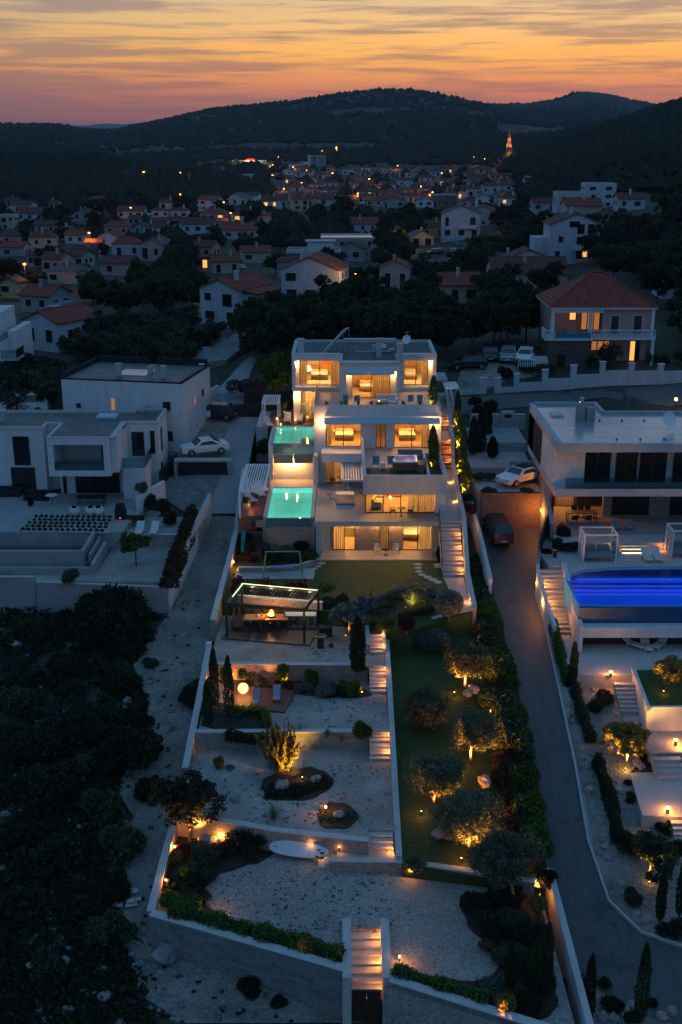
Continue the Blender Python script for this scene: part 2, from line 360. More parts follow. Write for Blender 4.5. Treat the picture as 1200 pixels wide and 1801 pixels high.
SPEC.update({
 'white':dict(c=(.66,.66,.66),c2=(.47,.48,.49),s=(1.3,1.3,.35),d=9,lo=.2,b=.05,r=.7),
 'villa_white':dict(c=(.74,.72,.70),c2=(.58,.56,.54),s=(1.1,1.1,.3),d=8,lo=.2,b=.05,r=.7),
 'grey_render':dict(c=(.47,.48,.5),c2=(.36,.37,.39),s=(1.2,1.2,.3),d=8,b=.05),
 'cream':dict(c=(.46,.40,.31),c2=(.36,.31,.24),s=.8),'pink':dict(c=(.50,.31,.28),c2=(.4,.25,.22),s=.8),'bluewhite':dict(c=(.46,.50,.54),c2=(.33,.37,.41),s=(1,1,.3),d=8,lo=.2),'ochre':dict(c=(.55,.38,.16),c2=(.45,.3,.12),s=.8),'greyhouse':dict(c=(.3,.3,.31),c2=(.24,.24,.25),s=.8),
 'concrete':dict(c=(.36,.36,.35),c2=(.25,.25,.25),s=.9,b=.15),'concrete_light':dict(c=(.48,.47,.45),c2=(.38,.37,.36),s=.7,b=.1),
 'coping':dict(c=(.55,.53,.50),c2=(.44,.42,.40),s=3,b=.15),
 'terrace':dict(k='tile',flat=1,bw=.9,bh=.9,off=0,mo=.008,c=(.50,.43,.36),c2=(.46,.40,.34),mc=(.3,.26,.22),s=1.5,b=.08,mix=.3,r=.55),
 'inner_wall':dict(c=(.62,.48,.33),c2=(.46,.34,.22),s=.9,b=0),'far_wood':dict(c=(.022,.025,.016),c2=(.012,.015,.011),s=.02,d=12,b=.6,bd=6),'inner_floor':dict(c=(.50,.38,.25),c2=(.36,.26,.17),s=1,b=0,r=.4),
 'gravel':dict(k='vor',vs=17,c=(.50,.455,.41),c2=(.31,.28,.25),s=.35,d=9,b=.6,bd=.04,mix=.5,lo=.35,hi=.65),
 'gravel_big':dict(k='vor',vs=15,c=(.52,.475,.43),c2=(.33,.30,.27),s=.3,d=11,b=.45,bd=.04,mix=.8),
 'roof_gravel':dict(k='vor',vs=9,c=(.16,.16,.165),c2=(.09,.09,.095),s=.8,b=.3),'roof_felt':dict(c=(.17,.165,.155),c2=(.07,.068,.065),s=.6,d=8,b=.1,r=.5),
 'roof_membrane':dict(c=(.66,.66,.66),c2=(.42,.42,.43),s=(.25,1.2,1),d=5,b=.08,r=.2,m=.6,sp=.6),
 'stone_pink':dict(k='brick',bw=.42,bh=.14,mo=.01,c=(.48,.38,.33),c2=(.36,.28,.24),mc=(.26,.2,.17),s=4,b=.8,bd=.05),
 'stone_wall':dict(k='brick',bw=.34,bh=.12,mo=.009,c=(.46,.42,.37),c2=(.31,.28,.25),mc=(.21,.19,.17),s=4,b=.8,bd=.05),
 'block_wall':dict(k='brick',bw=.55,bh=.2,mo=.012,c=(.25,.26,.27),c2=(.16,.17,.18),mc=(.30,.31,.32),s=3,b=.6,bd=.04),
 'brick_red':dict(k='brick',bw=.3,bh=.1,mo=.012,c=(.33,.19,.13),c2=(.22,.12,.08),mc=(.3,.22,.17),s=3,b=.7,bd=.04),
 'stone_dark':dict(k='brick',bw=.4,bh=.18,c=(.16,.13,.11),c2=(.09,.075,.065),s=3,b=.8),
 'dirt':dict(k='vor',vs=5,c=(.37,.335,.29),c2=(.17,.15,.125),s=.33,d=10,b=.8,bd=.12,mix=.4,spot=.8,slo=.56,shi=.66,c3=(.085,.08,.062)),
 'ground':dict(k='vor',vs=2.2,c=(.075,.072,.05),c2=(.028,.032,.02),s=.25,d=10,b=.8,bd=.2,mix=.4,spot=.6,slo=.60,shi=.68,c3=(.13,.125,.115)),
 'grass':dict(c=(.055,.088,.020),c2=(.024,.042,.010),s=2.5,d=10,b=.7,bd=.05,lo=.3,hi=.7),'grass_warm':dict(c=(.060,.098,.022),c2=(.026,.050,.012),s=1.8,d=10,b=.8,bd=.05),
 'soil':dict(c=(.05,.036,.026),c2=(.022,.017,.012),s=2,d=8,b=.8),
 'asphalt':dict(spot=.35,slo=.58,shi=.6,c3=(.055,.057,.06),c=(.10,.10,.10),c2=(.062,.062,.064),s=(2.2,.25,1),d=8,b=.2,bd=.01,r=.55,sp=.4),'road_concrete':dict(c=(.30,.30,.30),c2=(.22,.22,.225),s=.5,d=8,b=.1,r=.6),
 'paver':dict(k='tile',flat=1,bw=.6,bh=.4,c=(.26,.25,.24),c2=(.18,.175,.17),mc=(.1,.1,.1),s=1,b=.3),
 'deck':dict(k='plank',flat=1,bw=3,bh=.14,mo=.008,c=(.20,.105,.075),c2=(.15,.08,.058),mc=(.04,.02,.015),s=3,b=.3,r=.5),'deck_dark':dict(k='plank',flat=1,bw=3,bh=.14,mo=.01,c=(.06,.045,.04),c2=(.04,.032,.03),s=3,b=.3,r=.5),'wood':dict(c=(.32,.16,.07),c2=(.2,.09,.035),s=(8,1,1),b=.1,r=.5),'wood_dark':dict(c=(.07,.035,.02),c2=(.035,.018,.01),s=4,r=.5),
 'terracotta':dict(k='tile',flat=1,bw=.42,bh=.3,off=0,mo=.03,c=(.42,.085,.05),c2=(.28,.055,.036),mc=(.07,.025,.02),s=1.2,b=.7,bd=.05,mix=.5),'terra_dark':dict(k='tile',flat=1,bw=.42,bh=.3,off=0,mo=.03,c=(.22,.072,.055),c2=(.14,.048,.04),mc=(.04,.02,.02),s=1.2,b=.7,bd=.05,mix=.5),'slate':dict(c=(.11,.11,.115),c2=(.07,.07,.075),s=2,b=.3),
 'metal_dark':dict(c=(.025,.026,.028),c2=(.018,.018,.02),s=2,b=0,r=.4,m=.3,sp=.5),'metal_white':dict(c=(.78,.78,.78),c2=(.7,.7,.7),s=2,b=0,r=.4),'steel':dict(c=(.5,.5,.5),c2=(.38,.38,.38),s=2,b=0,r=.3,m=.9),'green_paint':dict(c=(.16,.34,.10),c2=(.12,.27,.08),s=3,b=0,r=.4),
 'fabric_white':dict(c=(.62,.60,.58),c2=(.5,.49,.47),s=6,b=.1,r=.9),'fabric_grey':dict(c=(.24,.25,.27),c2=(.17,.18,.2),s=6,b=.1,r=.9),'fabric_dark':dict(c=(.03,.03,.035),c2=(.02,.02,.022),s=6,b=.1,r=.9),'awning':dict(c=(.50,.56,.60),c2=(.42,.48,.52),s=3,b=.05,r=.8),'orange_fabric':dict(c=(.7,.18,.05),c2=(.6,.14,.04),s=5),'red_fabric':dict(c=(.4,.04,.03),c2=(.3,.03,.02),s=5),'teal_paint':dict(c=(.01,.22,.32),c2=(.01,.16,.24),s=1,b=0,r=.3),'blue_board':dict(c=(.02,.06,.12),c2=(.015,.04,.09),s=1,b=0,r=.3),'curtain':dict(tl=.6,k='noise',c=(.80,.74,.66),c2=(.5,.43,.35),s=(9,9,.05),d=2,b=.6,bd=.05,r=.9),'curtain_dark':dict(tl=.5,c=(.58,.48,.36),c2=(.28,.22,.15),s=(9,9,.05),d=2,b=.6,bd=.05),'canvas_blue':dict(c=(.25,.32,.48),c2=(.2,.26,.4),s=5),
 'glass':dict(k='glass',c=(.93,.95,.95)),'glass_dark':dict(k='noise',c=(.012,.014,.017),c2=(.008,.009,.012),s=1,b=0,r=.08,sp=.6),'glass_teal':dict(k='glass',c=(.55,.75,.75),f=.05),'car_glass':dict(c=(.02,.025,.03),c2=(.015,.018,.02),s=1,b=0,r=.06,sp=.8),
 'pool_tile':dict(k='tile',flat=1,bw=.3,bh=.3,off=0,mo=.006,c=(.26,.90,.72),c2=(.21,.83,.66),mc=(.2,.7,.62),s=1,b=0,mix=.2),'pool_wall_tile':dict(k='tile',bw=.3,bh=.3,off=0,mo=.006,c=(.22,.86,.78),c2=(.17,.76,.70),s=1,b=0,mix=.2),'pool_blue':dict(c=(.06,.34,.80),c2=(.05,.28,.7),s=1,b=0),'pool_grey':dict(c=(.10,.115,.13),c2=(.075,.09,.1),s=1,b=0),'water':dict(k='water',c=(.95,1,1)),'pool_edge_glass':dict(c=(.10,.19,.22),c2=(.08,.15,.18),s=1,b=0,r=.12,sp=.6),'navy_glass':dict(c=(.02,.07,.19),c2=(.015,.055,.15),s=1,b=0,r=.4,sp=.6),
 'relief_tile':dict(k='brick',bw=.5,bh=.12,mo=.02,c=(.55,.52,.48),c2=(.36,.34,.31),s=3,b=.9,bd=.08),
 'rock':dict(c=(.38,.33,.30),c2=(.2,.18,.165),s=3,d=8,b=.7,bd=.08),'rock_pink':dict(c=(.48,.34,.29),c2=(.3,.2,.17),s=3,d=8,b=.7,bd=.08),'rubble':dict(c=(.30,.30,.29),c2=(.12,.12,.12),s=2,d=8,b=.8,bd=.1),
 'bark':dict(c=(.14,.10,.07),c2=(.07,.05,.035),s=(6,6,1.5),b=.8,bd=.05),'bark_pale':dict(c=(.36,.29,.21),c2=(.2,.15,.11),s=(6,6,1.5),b=.8,bd=.05),
 'car_white':dict(c=(.78,.78,.78),c2=(.74,.74,.74),s=1,b=0,r=.22,sp=.7),'car_silver':dict(c=(.35,.37,.4),c2=(.32,.34,.37),s=1,b=0,r=.25,m=.4),'car_dark':dict(c=(.02,.025,.035),c2=(.016,.02,.03),s=1,b=0,r=.22,sp=.7),'car_blue':dict(c=(.05,.09,.16),c2=(.04,.07,.13),s=1,b=0,r=.25),'tyre':dict(c=(.015,.015,.015),c2=(.01,.01,.01),s=5,b=.1),'plate':dict(c=(.6,.6,.6),s=1,b=0),'tail':dict(c=(.25,.01,.01),c2=(.2,.01,.01),s=1,b=0,r=.2),
 'far_hill':dict(c=(.036,.038,.026),c2=(.016,.020,.014),s=.012,d=12,b=.6,bd=6,spot=.009,slo=.57,shi=.68,c3=(.058,.056,.048)),'mountain':dict(c=(.12,.14,.18),s=.001,b=0),  # distance haze is put into the blue of the mountain colour
 'lamp':dict(k='emit',c=(1,.5,.16),e=7),'lamp_soft':dict(k='emit',c=(1,.55,.2),e=6),'globe':dict(k='emit',c=(1,.44,.11),e=4.2),'lit_window':dict(k='emit',c=(1,.42,.10),e=1.1),'lit_window_dim':dict(k='emit',c=(1,.36,.10),e=.3),'strip':dict(k='emit',c=(.85,1,.5),e=1.6),'strip_warm':dict(k='emit',c=(1,.55,.2),e=12),'strip_blue':dict(k='emit',c=(.04,.18,1.0),e=.3),'lamp_white':dict(k='emit',c=(1,.86,.6),e=5),'sign_red':dict(k='emit',c=(1,.04,.02),e=2.2),'window_glow_blue':dict(k='emit',c=(.01,.03,.6),e=.5),'flame':dict(k='emit',c=(1,.35,.06),e=9),'street_glow':dict(k='emit',c=(1,.42,.07),e=4),
 'leaf_pine':dict(k='leaf',c=(0.065,0.087,0.032),c2=(0.022,0.036,0.016)),'leaf_dark':dict(k='leaf',c=(0.059,0.081,0.039),c2=(0.019,0.031,0.018)),'leaf_scrub':dict(k='leaf',c=(0.042,0.054,0.027),c2=(0.015,0.022,0.012)),'leaf_olive':dict(k='leaf',c=(.17,.20,.12),c2=(.065,.085,.048)),'leaf_field':dict(k='leaf',c=(0.085,0.111,0.058),c2=(0.026,0.039,0.021)),'leaf_green':dict(k='leaf',c=(0.111,0.187,0.037),c2=(0.037,0.071,0.017)),'leaf_bright':dict(k='leaf',c=(0.165,0.210,0.030),c2=(0.075,0.105,0.015)),'leaf_cypress':dict(k='leaf',c=(0.057,0.090,0.030),c2=(0.021,0.039,0.015)),'leaf_purple':dict(k='leaf',c=(0.140,0.031,0.049),c2=(0.049,0.014,0.022)),'leaf_rust':dict(k='leaf',c=(.085,.065,.035),c2=(.035,.03,.018),c3=(.13,.05,.035),p3=.8),'fabric_lilac':dict(c=(.40,.38,.46),c2=(.32,.3,.38),s=5),'board_white':dict(c=(.50,.64,.72),c2=(.45,.58,.66),s=1,b=0,r=.4),'louvre':dict(c=(.22,.17,.13),c2=(.15,.12,.09),s=4,b=0),'leaf_blue':dict(k='leaf',c=(0.200,0.250,0.250),c2=(0.088,0.112,0.112)),'leaf_oleander':dict(k='leaf',c=(0.083,0.128,0.042),c2=(0.027,0.048,0.018),c3=(.70,.68,.62),p3=.935),'leaf_oleander_pink':dict(k='leaf',c=(0.075,0.120,0.042),c2=(0.027,0.048,0.018),c3=(.60,.22,.25),p3=.93),'leaf_gold':dict(k='leaf',c=(0.286,0.221,0.065),c2=(0.117,0.104,0.039)),'leaf_grassy':dict(k='leaf',c=(0.168,0.168,0.084),c2=(0.084,0.091,0.042)),'leaf_lilac':dict(k='leaf',c=(.05,.06,.035),c2=(.02,.025,.015),c3=(.22,.16,.28),p3=.6),'leaf_yucca':dict(k='leaf',c=(.17,.21,.10),c2=(.08,.11,.05)),'leaf_far':dict(k='leaf',c=(0.039,0.048,0.027),c2=(0.021,0.027,0.017)),
})
# ------------------------------------------------------------------ lights
def point(loc,power,color=WARM,r=.08,parent=None,name='lamp_light'):
 l=bpy.data.lights.new(name,'POINT');l.energy=power;l.color=color;l.shadow_soft_size=r
 o=bpy.data.objects.new(name,l);COL.objects.link(o);o.location=loc
 if parent is not None:
  o.parent=parent;o.location=Vector(loc)-parent.location
  if parent.rotation_euler.z:o.location=Matrix.Rotation(-parent.rotation_euler.z,3,'Z')@(Vector(loc)-parent.location)
 return o
def spot(loc,target,power,angle=100,color=WARM,blend=.7,r=.05,parent=None):
 l=bpy.data.lights.new('spot_light','SPOT');l.energy=power;l.color=color;l.spot_size=R(angle);l.spot_blend=blend;l.shadow_soft_size=r
 o=bpy.data.objects.new('spot_light',l);COL.objects.link(o);o.location=loc
 o.rotation_euler=(Vector(target)-Vector(loc)).to_track_quat('-Z','Y').to_euler()
 if parent is not None:o.parent=parent;o.location=Vector(loc)-parent.location
 return o
# ================================================================== terrain and hills
def terrain():
 ys=[];y=-12.0
 while y<34:ys.append(y);y+=1.5
 while y<135:ys.append(y);y+=.6
 st=.7
 while y<4200:ys.append(y);y+=st;st=min(st*1.035,26)
 nu=230;us=[-.62+1.24*i/nu for i in range(nu+1)]
 mb=MB()
 def sunk(x,y):
  return -9.3<x<10.5 and 41+(10.5-x)*.36<y<117
 for y in ys:
  w=y+45 if y>0 else 45+y*.5
  for u in us:
   x=u*w
   z=G(x,y)
   if y<700:
    a=1.0 if (y>140) else .35
    z+=(mnoise.noise(Vector((x*.12,y*.12,0)))-.2)*a*(.0 if -12<x<22 and y>40 and y<130 else .8)
   if sunk(x,y):z-=3.6 if y>60 else 1.6
   if y>1000:
    z+=mnoise.noise(Vector((x*.03,y*.03,4)))*3.0
   mb.v.append((x,y,z))
 n=nu+1
 for j in range(len(ys)-1):
  for i in range(nu):
   a=j*n+i;mb.f.append((a,a+1,a+n+1,a+n))
 return mb
o=struct(terrain().build('terrain','ground',smooth=True),'dark scrubby hillside and valley floor under the whole settlement')
# second material for far land
o.data.materials.append(M('far_hill'))
fm=[0]*len(o.data.polygons)
for i,p in enumerate(o.data.polygons):
 if p.center.y>560:fm[i]=1
o.data.polygons.foreach_set('material_index',fm)
def far_ridge(name,tab,Y,depth,mat,label,x0,x1,foot):
 mb=MB();nx=220;ny=26
 for j in range(ny+1):
  t=j/ny;yy=Y-depth+2*depth*t
  k=sm(0,.5,t) if t<.5 else 1-sm(.5,1,t)
  for i in range(nx+1):
   px=lerp(x0,x1,i/nx);zt=ZP(interp(tab,px),Y);x=XP(px,Y,zt)
   z=foot+(zt-foot)*k+mnoise.fractal(Vector((x*.004,yy*.004,1)),1,2,4)*14*(1-abs(t-.5)*1.2)*(0 if t in (0,1) else 1)*(.35 if abs(t-.5)<.04 else 1)
   mb.v.append((x,yy,z))
 n=nx+1
 for j in range(ny):
  for i in range(nx):a=j*n+i;mb.f.append((a,a+1,a+n+1,a+n))
 return struct(mb.build(name,mat,smooth=True),label)
far_ridge('hill',R_FAR,2950,700,'far_wood','far wooded hill behind the church tower on the right',500,1700,0)
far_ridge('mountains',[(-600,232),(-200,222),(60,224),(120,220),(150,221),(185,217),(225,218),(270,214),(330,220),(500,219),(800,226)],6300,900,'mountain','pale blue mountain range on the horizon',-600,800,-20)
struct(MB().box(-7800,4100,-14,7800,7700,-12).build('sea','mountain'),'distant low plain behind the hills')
# ------------------------------------------------------------------ roads and tracks
def hp(pts):return [tuple(hit(*p)[:2]) for p in pts]
def drape(name,pts,mat,dz,label,step=1.6,world=False,zf=None):
 poly=pts if world else hp(pts)
 return struct(fill_poly(poly,step,zf or (lambda x,y:G(x,y)+dz),name,mat),label)
ROAD_L=[(11.35,93),(11.75,86.8),(11.75,79.7),(11.8,69.8),(11.5,60),(11.3,55.1),(11.2,50.6),(11.3,46.6)]
drape('road',[(11.3,93.2)]+ROAD_L+[(13.5,44.2),(17,43),(26,42),(26,46.6),(17.3,47.7),(15.4,48.6),(14.2,50.6),(13.9,55),(14.3,61.1),(14.6,68),(14.9,76),(15.0,79.9),(15.6,84.5),(17.9,91.7),(18.2,93.2)],'asphalt',.07,'steep asphalt driveway running down beside the terraced garden',world=True)
drape('gravel_verge',[(15.0,79.9),(14.9,76),(14.6,68),(14.3,61.1),(13.9,55),(14.2,50.6),(15.4,48.6),(17.3,47.7),(26,46.6),(26,49),(18.5,49.6),(16.3,51),(15.7,54),(16.0,61),(16.3,68),(16.4,76),(16.2,80)],'gravel',.05,'pale gravel strip along the right edge of the driveway',world=True)
drape('gravel_bank',[(11.3,46.6),(13.5,44.2),(17,43),(26,42),(26,36),(10.9,36),(10.9,46.5)],'dirt',.05,'stony bank below the bend of the driveway',world=True)
drape('driveway',[(405,735),(455,735),(430,868),(420,905),(362,905),(385,830)],'road_concrete',.09,'pale concrete drive climbing past the turquoise pools')
drape('dirt_track',[(362,909),(420,909),(414,950),(397,1020),(378,1092),(371,1140),(350,1240),(331,1336),(312,1430),(285,1530),(262,1610),(262,1665),(420,1712),(590,1768),(640,1800),(330,1801),(260,1760),(215,1660),(205,1560),(190,1480),(235,1440),(205,1385),(250,1310),(262,1240),(235,1170),(275,1110),(310,1062),(325,1010),(350,955)],'dirt',.05,'pale rubble track running down outside the garden wall')
drape('parking_ground',[(270,782),(372,700),(420,728),(400,800),(388,838),(330,845),(300,800)],'dirt',.06,'bare pale ground beside the white two storey house')
drape('lane',[(372,700),(400,668),(425,640),(440,628),(452,634),(440,660),(430,690),(428,712),(400,712)],'road_concrete',.07,'lane climbing past the dry stone bank')
drape('street',[(735,716),(800,700),(900,694),(1000,690),(1200,676),(1300,668),(1300,700),(1180,716),(1060,700),(960,714),(860,722),(790,735)],'asphalt',.07,'asphalt street below the stepped white garden wall')
drape('parking_court',[(800,690),(812,648),(835,622),(935,625),(955,660),(890,672),(845,690)],'dirt',.06,'gravel parking court beside the pink villa')
drape('village_road',[(640,560),(668,520),(700,506),(800,455),(905,405),(912,410),(830,462),(745,505),(700,530),(665,575)],'road_concrete',.1,'village road climbing between the pine trees',step=5)
drape('field',[(300,345),(370,333),(470,335),(520,345),(470,362),(380,358),(310,356)],'grass',.3,'dull green field in front of the white modern house',step=30)
drape('access_road',[(395,292),(500,288),(560,283),(560,287),(505,296),(400,300)],'road_concrete',.5,'lit road in front of the supermarket',step=40)
o=MB().wall([(a,b,G(a,b)-.3,G(a,b)+.2) for a,b in ((15.03,79.7),(14.93,76),(14.63,68),(14.33,61.1),(13.93,55),(14.2,50.7),(15.4,48.7),(17.3,47.8),(26,46.7))],.14).build('kerb','concrete_light');struct(o,'pale kerb along the right edge of the driveway')
# ================================================================== garden terraces (x -9.1 .. 3.2, stepping down towards the viewer)
XL,XM,XR=-9.05,3.15,10.4
def sheet(name,mat,x0,y0,x1,y1,z,label,th=.5):
 return struct(MB().box(x0,y0,z-th,x1,y1,z).build(name,mat),label)
# lawn platform in front of the villa
struct(MB().prism([(-8.9,78.2),(3.05,75.3),(3.05,73.2),(5.0,73.2),(9.6,76.3),(9.6,83.2),(7.9,83.2),(7.9,86.6),(-8.9,86.6)],-2.2,-.02).build('lawn','grass_warm'),'warm lit lawn in front of the villa')
sheet('gravel_terrace','gravel',-8.9,69.6,3.0,78.1,-1.1,'pale gravel terrace around the dark pergola')
sheet('gravel_terrace','gravel',-8.9,62.6,3.0,69.4,-2.2,'pale gravel terrace with the glowing globe',.7)
struct(MB().prism([(-9.1,55.2),(-5.6,54.35),(-3.6,53.75),(1.5,52.75),(1.5,53.9),(3.0,53.9),(3.0,62.4),(-9.1,62.4)],-4.3,-3.3).build('gravel_terrace','gravel'),'pale gravel terrace with the juniper mound above the paddle board')
struct(MB().prism([(-9.4,48.0),(-9.3,53.4),(3.1,53.4),(3.1,52.9),(9,50.9),(10.4,50.5),(10.4,39.3),(6.6,40.95),(1.98,43.2),(1.98,47.22),(.48,47.22),(.48,43.9),(.35,44.0)],-6.6,-4.6).build('gravel_court','gravel_big'),'large pale gravel court at the bottom of the garden')
def zs(y):return interp([(50,-4.1),(75.7,-1.5),(80,-1.1)],y)
struct(fill_poly([(3.25,51.4),(3.45,74.6),(5.2,73.4),(9.5,76.2),(10.3,77),(10.3,49.8),(8.6,50.3)],1.5,lambda x,y:zs(y),'olive_lawn','grass',skirt=2),'dark lawn strip under the round olive trees')
# planting soil beds
def ragged(q):
 for _ in range(2):
  q=[p for i in range(len(q)) for p in ((q[i][0]*.75+q[(i+1)%len(q)][0]*.25,q[i][1]*.75+q[(i+1)%len(q)][1]*.25),(q[i][0]*.25+q[(i+1)%len(q)][0]*.75,q[i][1]*.25+q[(i+1)%len(q)][1]*.75))]
 out=[]
 for i in range(len(q)):
  a=Vector(q[i]);b=Vector(q[(i+1)%len(q)]);k=max(2,int((b-a).length/.35));n_=Vector((-(b-a).y,(b-a).x)).normalized()
  for j in range(k):
   t_=j/k;p_=a.lerp(b,t_);out.append(tuple(p_+n_*(.22*mnoise.noise(Vector((p_.x*1.3,p_.y*1.3,2)))+.06*mnoise.noise(Vector((p_.x*6,p_.y*6,5))))))
 return out
def bed(pts,z,label,mat='soil'):return struct(MB().prism(ragged([tuple(P(px,py,z)[:2]) for px,py in pts]),z-.15,z+.07).build('planting_bed',mat),label)
bed([(272,1600),(285,1530),(311,1440),(390,1440),(480,1480),(478,1510),(420,1525),(370,1545),(356,1580),(380,1612),(440,1628),(520,1640),(600,1668),(612,1694)],-4.55,'dark planting bed around the bottom left corner of the garden')
bed([(806,1570),(850,1572),(950,1570),(975,1700),(985,1795),(880,1790),(690,1722),(686,1700),(760,1720),(840,1735),(885,1700),(860,1660),(830,1640),(812,1600)],-4.55,'dark planting bed in the bottom right corner of the garden')
bed([(372,1190),(420,1192),(600,1205),(655,1215),(655,1227),(560,1228),(500,1215),(420,1222)],-2.2,'narrow planting bed under the upper garden wall')
bed([(355,1270),(352,1232),(420,1243),(470,1262),(476,1292),(455,1300),(352,1276)],-2.15,'corner bed of blue ground cover beside the red deck')
bed([(455,1375),(500,1355),(560,1350),(592,1372),(570,1400),(520,1412),(470,1405)],-3.3,'mound of dark juniper with pale boulders')
bed([(553,1440),(575,1412),(610,1412),(632,1432),(620,1455),(580,1460)],-3.3,'round mound with a lamp and a pale rock','soil')
# ------------------------------------------------------------------ stairs
def stairs(name,label,x0,x1,y0,z0,y1,z1,n,mat='coping',group=None,x0b=None,x1b=None,deep=.8):
 """from the top edge (y0,z0) down to the foot (y1,z1); each step a part"""
 ym=min(y0,y1)
 t=thing(name,label,'stairs',((x0+x1)/2,(y0+y1)/2,min(z0,z1)),0,group)
 x0b=x0 if x0b is None else x0b;x1b=x1 if x1b is None else x1b
 for i in range(n):
  a=i/n;b=(i+1)/n;z=lerp(z0,z1,(i+1)/(n+1) if n>1 else .5)
  xa,xb=lerp(x0,x0b,a),lerp(x1,x1b,a)
  mb=MB();mb.box(xa,lerp(y0,y1,a),z-deep,xb,lerp(y0,y1,b),z-.05);mb.box(xa,lerp(y0,y1,a),z-.047,xb,lerp(y0,y1,b)+(-.04 if y1<y0 else .04),z)
  mb.build('step',mat,t,world=True)
 return t
def step_lamp(x,y,z,side=1,power=5,label=None,group='small recessed lamps lighting the stairs',warm=WARM2):
 """recessed wall lamp: side=1 stands on a wall at +x, shines towards -x"""
 t=thing('step_lamp',label or 'small glowing recessed lamp in the side wall of the stairs','lamp',(x,y,z),0,group)
 MB().box(-.03*side,-.09,-.05,.01*side,.09,.05).build('housing','metal_dark',t)
 MB().box(-.05*side,-.06,-.03,-.032*side,.06,.03).build('lens','lamp_soft',t)
 point((x-.16*side,y,z-.0),power*1.7,warm,.04,t)
 return t
FL='stone stair flight between the garden gravel terraces'
f1=stairs('garden_stairs','topmost short stone flight from the lawn down to the pergola gravel',2.0,3.05,73.3,-.3,71.5,-1.1,5,'coping','stone flights in the middle of the garden')
f2=stairs('garden_stairs','stone flight with two lamps beside the gravel terrace of the glowing globe',1.9,3.02,69.6,-1.1,67.8,-2.2,6,'coping','stone flights in the middle of the garden')
f3=stairs('garden_stairs','stone flight with two lamps at the end of the low wall behind the golden shrub',1.75,3.0,62.7,-2.2,61.1,-3.3,6,'coping','stone flights in the middle of the garden')
for (y,z) in ((72.9,-.4),(71.9,-.75),(69.2,-1.25),(68.2,-1.75),(62.3,-2.35),(61.4,-2.95)):
 step_lamp(3.0,y,z+.18,1,7)
f4=stairs('garden_stairs','short stone flight from the lowest terrace to the paved landing',1.5,2.85,53.9,-3.3,53.0,-4.0,3,'coping','stone flights in the middle of the garden')
struct(MB().prism([(-.2,52.0),(2.9,52.0),(2.9,53.0),(1.5,53.0),(1.5,52.55),(-.2,52.85)],-4.8,-4.0).build('landing','terrace'),'paved landing beside the paddle board')
t=thing('garden_stairs','three sideways stone steps with tiny lamps beside the paddle board','stairs',(-.7,52.4,-4.6),0,'stone flights in the middle of the garden')
for i in range(3):MB().box(-.2-.35*(i+1),52.1,-4.8,-.2-.35*i,52.75,-4.15-.15*i).build('step','coping',t,world=True)
step_lamp(2.85,52.7,-3.75,1,8)
for i,(x,y,z) in enumerate(((-.1,52.8,-3.75),(-1.0,52.85,-4.25))):
 t=thing('step_lamp',('tiny lit lamp above the sideways steps','tiny lit lamp at the foot of the sideways steps')[i],'lamp',(x,y,z),0,'small recessed lamps lighting the stairs')
 MB().lathe([(.05,-.3),(.05,.02),(.03,.04)],n=10).build('housing','metal_dark',t);MB().lathe([(.045,.04),(.05,.1),(.02,.13)],n=10).build('lens','lamp',t);point((x,y-.12,z+.05),4,WARM2,.04,t)
# gate flight
f5=stairs('garden_stairs','lit stone flight leading down to the dark wooden gate',.50,1.95,47.2,-4.6,43.9,-6.1,8,'coping',deep=1.2)
for y,z in ((46.7,-4.5),(45.5,-5.0),(44.2,-5.65)):step_lamp(1.95,y,z,1,11)
for k,x in enumerate((.28,2.17)):
 o=MB().wall([(x,47.6,-6.8,-4.25),(x,43.3,-7.4,-4.2)],.42).build('stair_cheek_wall','coping');tag(o,('pale coped wall left of the gate flight','pale coped wall right of the gate flight')[k],'wall')
t=thing('garden_gate','dark solid wooden gate at the foot of the lit flight','gate',(1.2,43.55,-7.1))
MB().box(-.68,-.05,.05,.0-.01,.05,1.9).build('leaf','wood_dark',t);MB().box(.01,-.05,.05,.68,.05,1.9).build('leaf','wood_dark',t)
m=MB();m.box(-.74,-.07,0,-.69,.07,1.97);m.box(.69,-.07,0,.74,.07,1.97);m.box(-.74,-.07,1.91,.74,.07,1.98);m.build('frame','metal_dark',t)
MB().box(.03,-.09,.95,.07,-.05,1.1).build('handle','steel',t)
# ------------------------------------------------------------------ garden walls (every run its own thing: body + coping)
def gwall(name,pts,th,mat,label,cope=.06,over=.05,cmat='coping',group=None):
 """pts (x,y,zbot,ztop)"""
 t=thing(name,label,'wall',(pts[0][0],pts[0][1],pts[0][2]),0,group)
 MB().wall([(a,b,c,d-cope) for a,b,c,d in pts],th).build('wall_body',mat,t,world=True)
 MB().wall([(a,b,d-cope+.003,d) for a,b,c,d in pts],th+over).build('coping',cmat,t,world=True)
 return t
gwall('boundary_wall',[(-8.75,99,.5,4.3),(-8.7,94.5,-.2,3.6),(-8.75,90,-1,1.6),(-8.9,84,-1.5,.9),(-9.05,78,-2.5,.5),(-9.15,74.6,-3,.1)],.36,'stone_pink','upper left boundary wall of the garden beside the rubble track')
gwall('boundary_wall',[(-9.1,71.6,-3.2,-.5),(-9.15,66,-3.5,-1.5),(-9.25,59.3,-4.5,-2.7)],.36,'stone_pink','left boundary wall beside the three slim cypresses')
gwall('boundary_wall',[(-9.3,56.4,-5.4,-3.45),(-9.5,52,-6,-3.85),(-9.6,48.1,-6.8,-4.2)],.36,'stone_pink','lowest left boundary wall with glowing lamps')
gwall('retaining_wall',[(-9.55,48.0,-7.4,-4.2),(.15,44.0,-7.6,-4.2)],.45,'block_wall','long block retaining wall left of the gate')
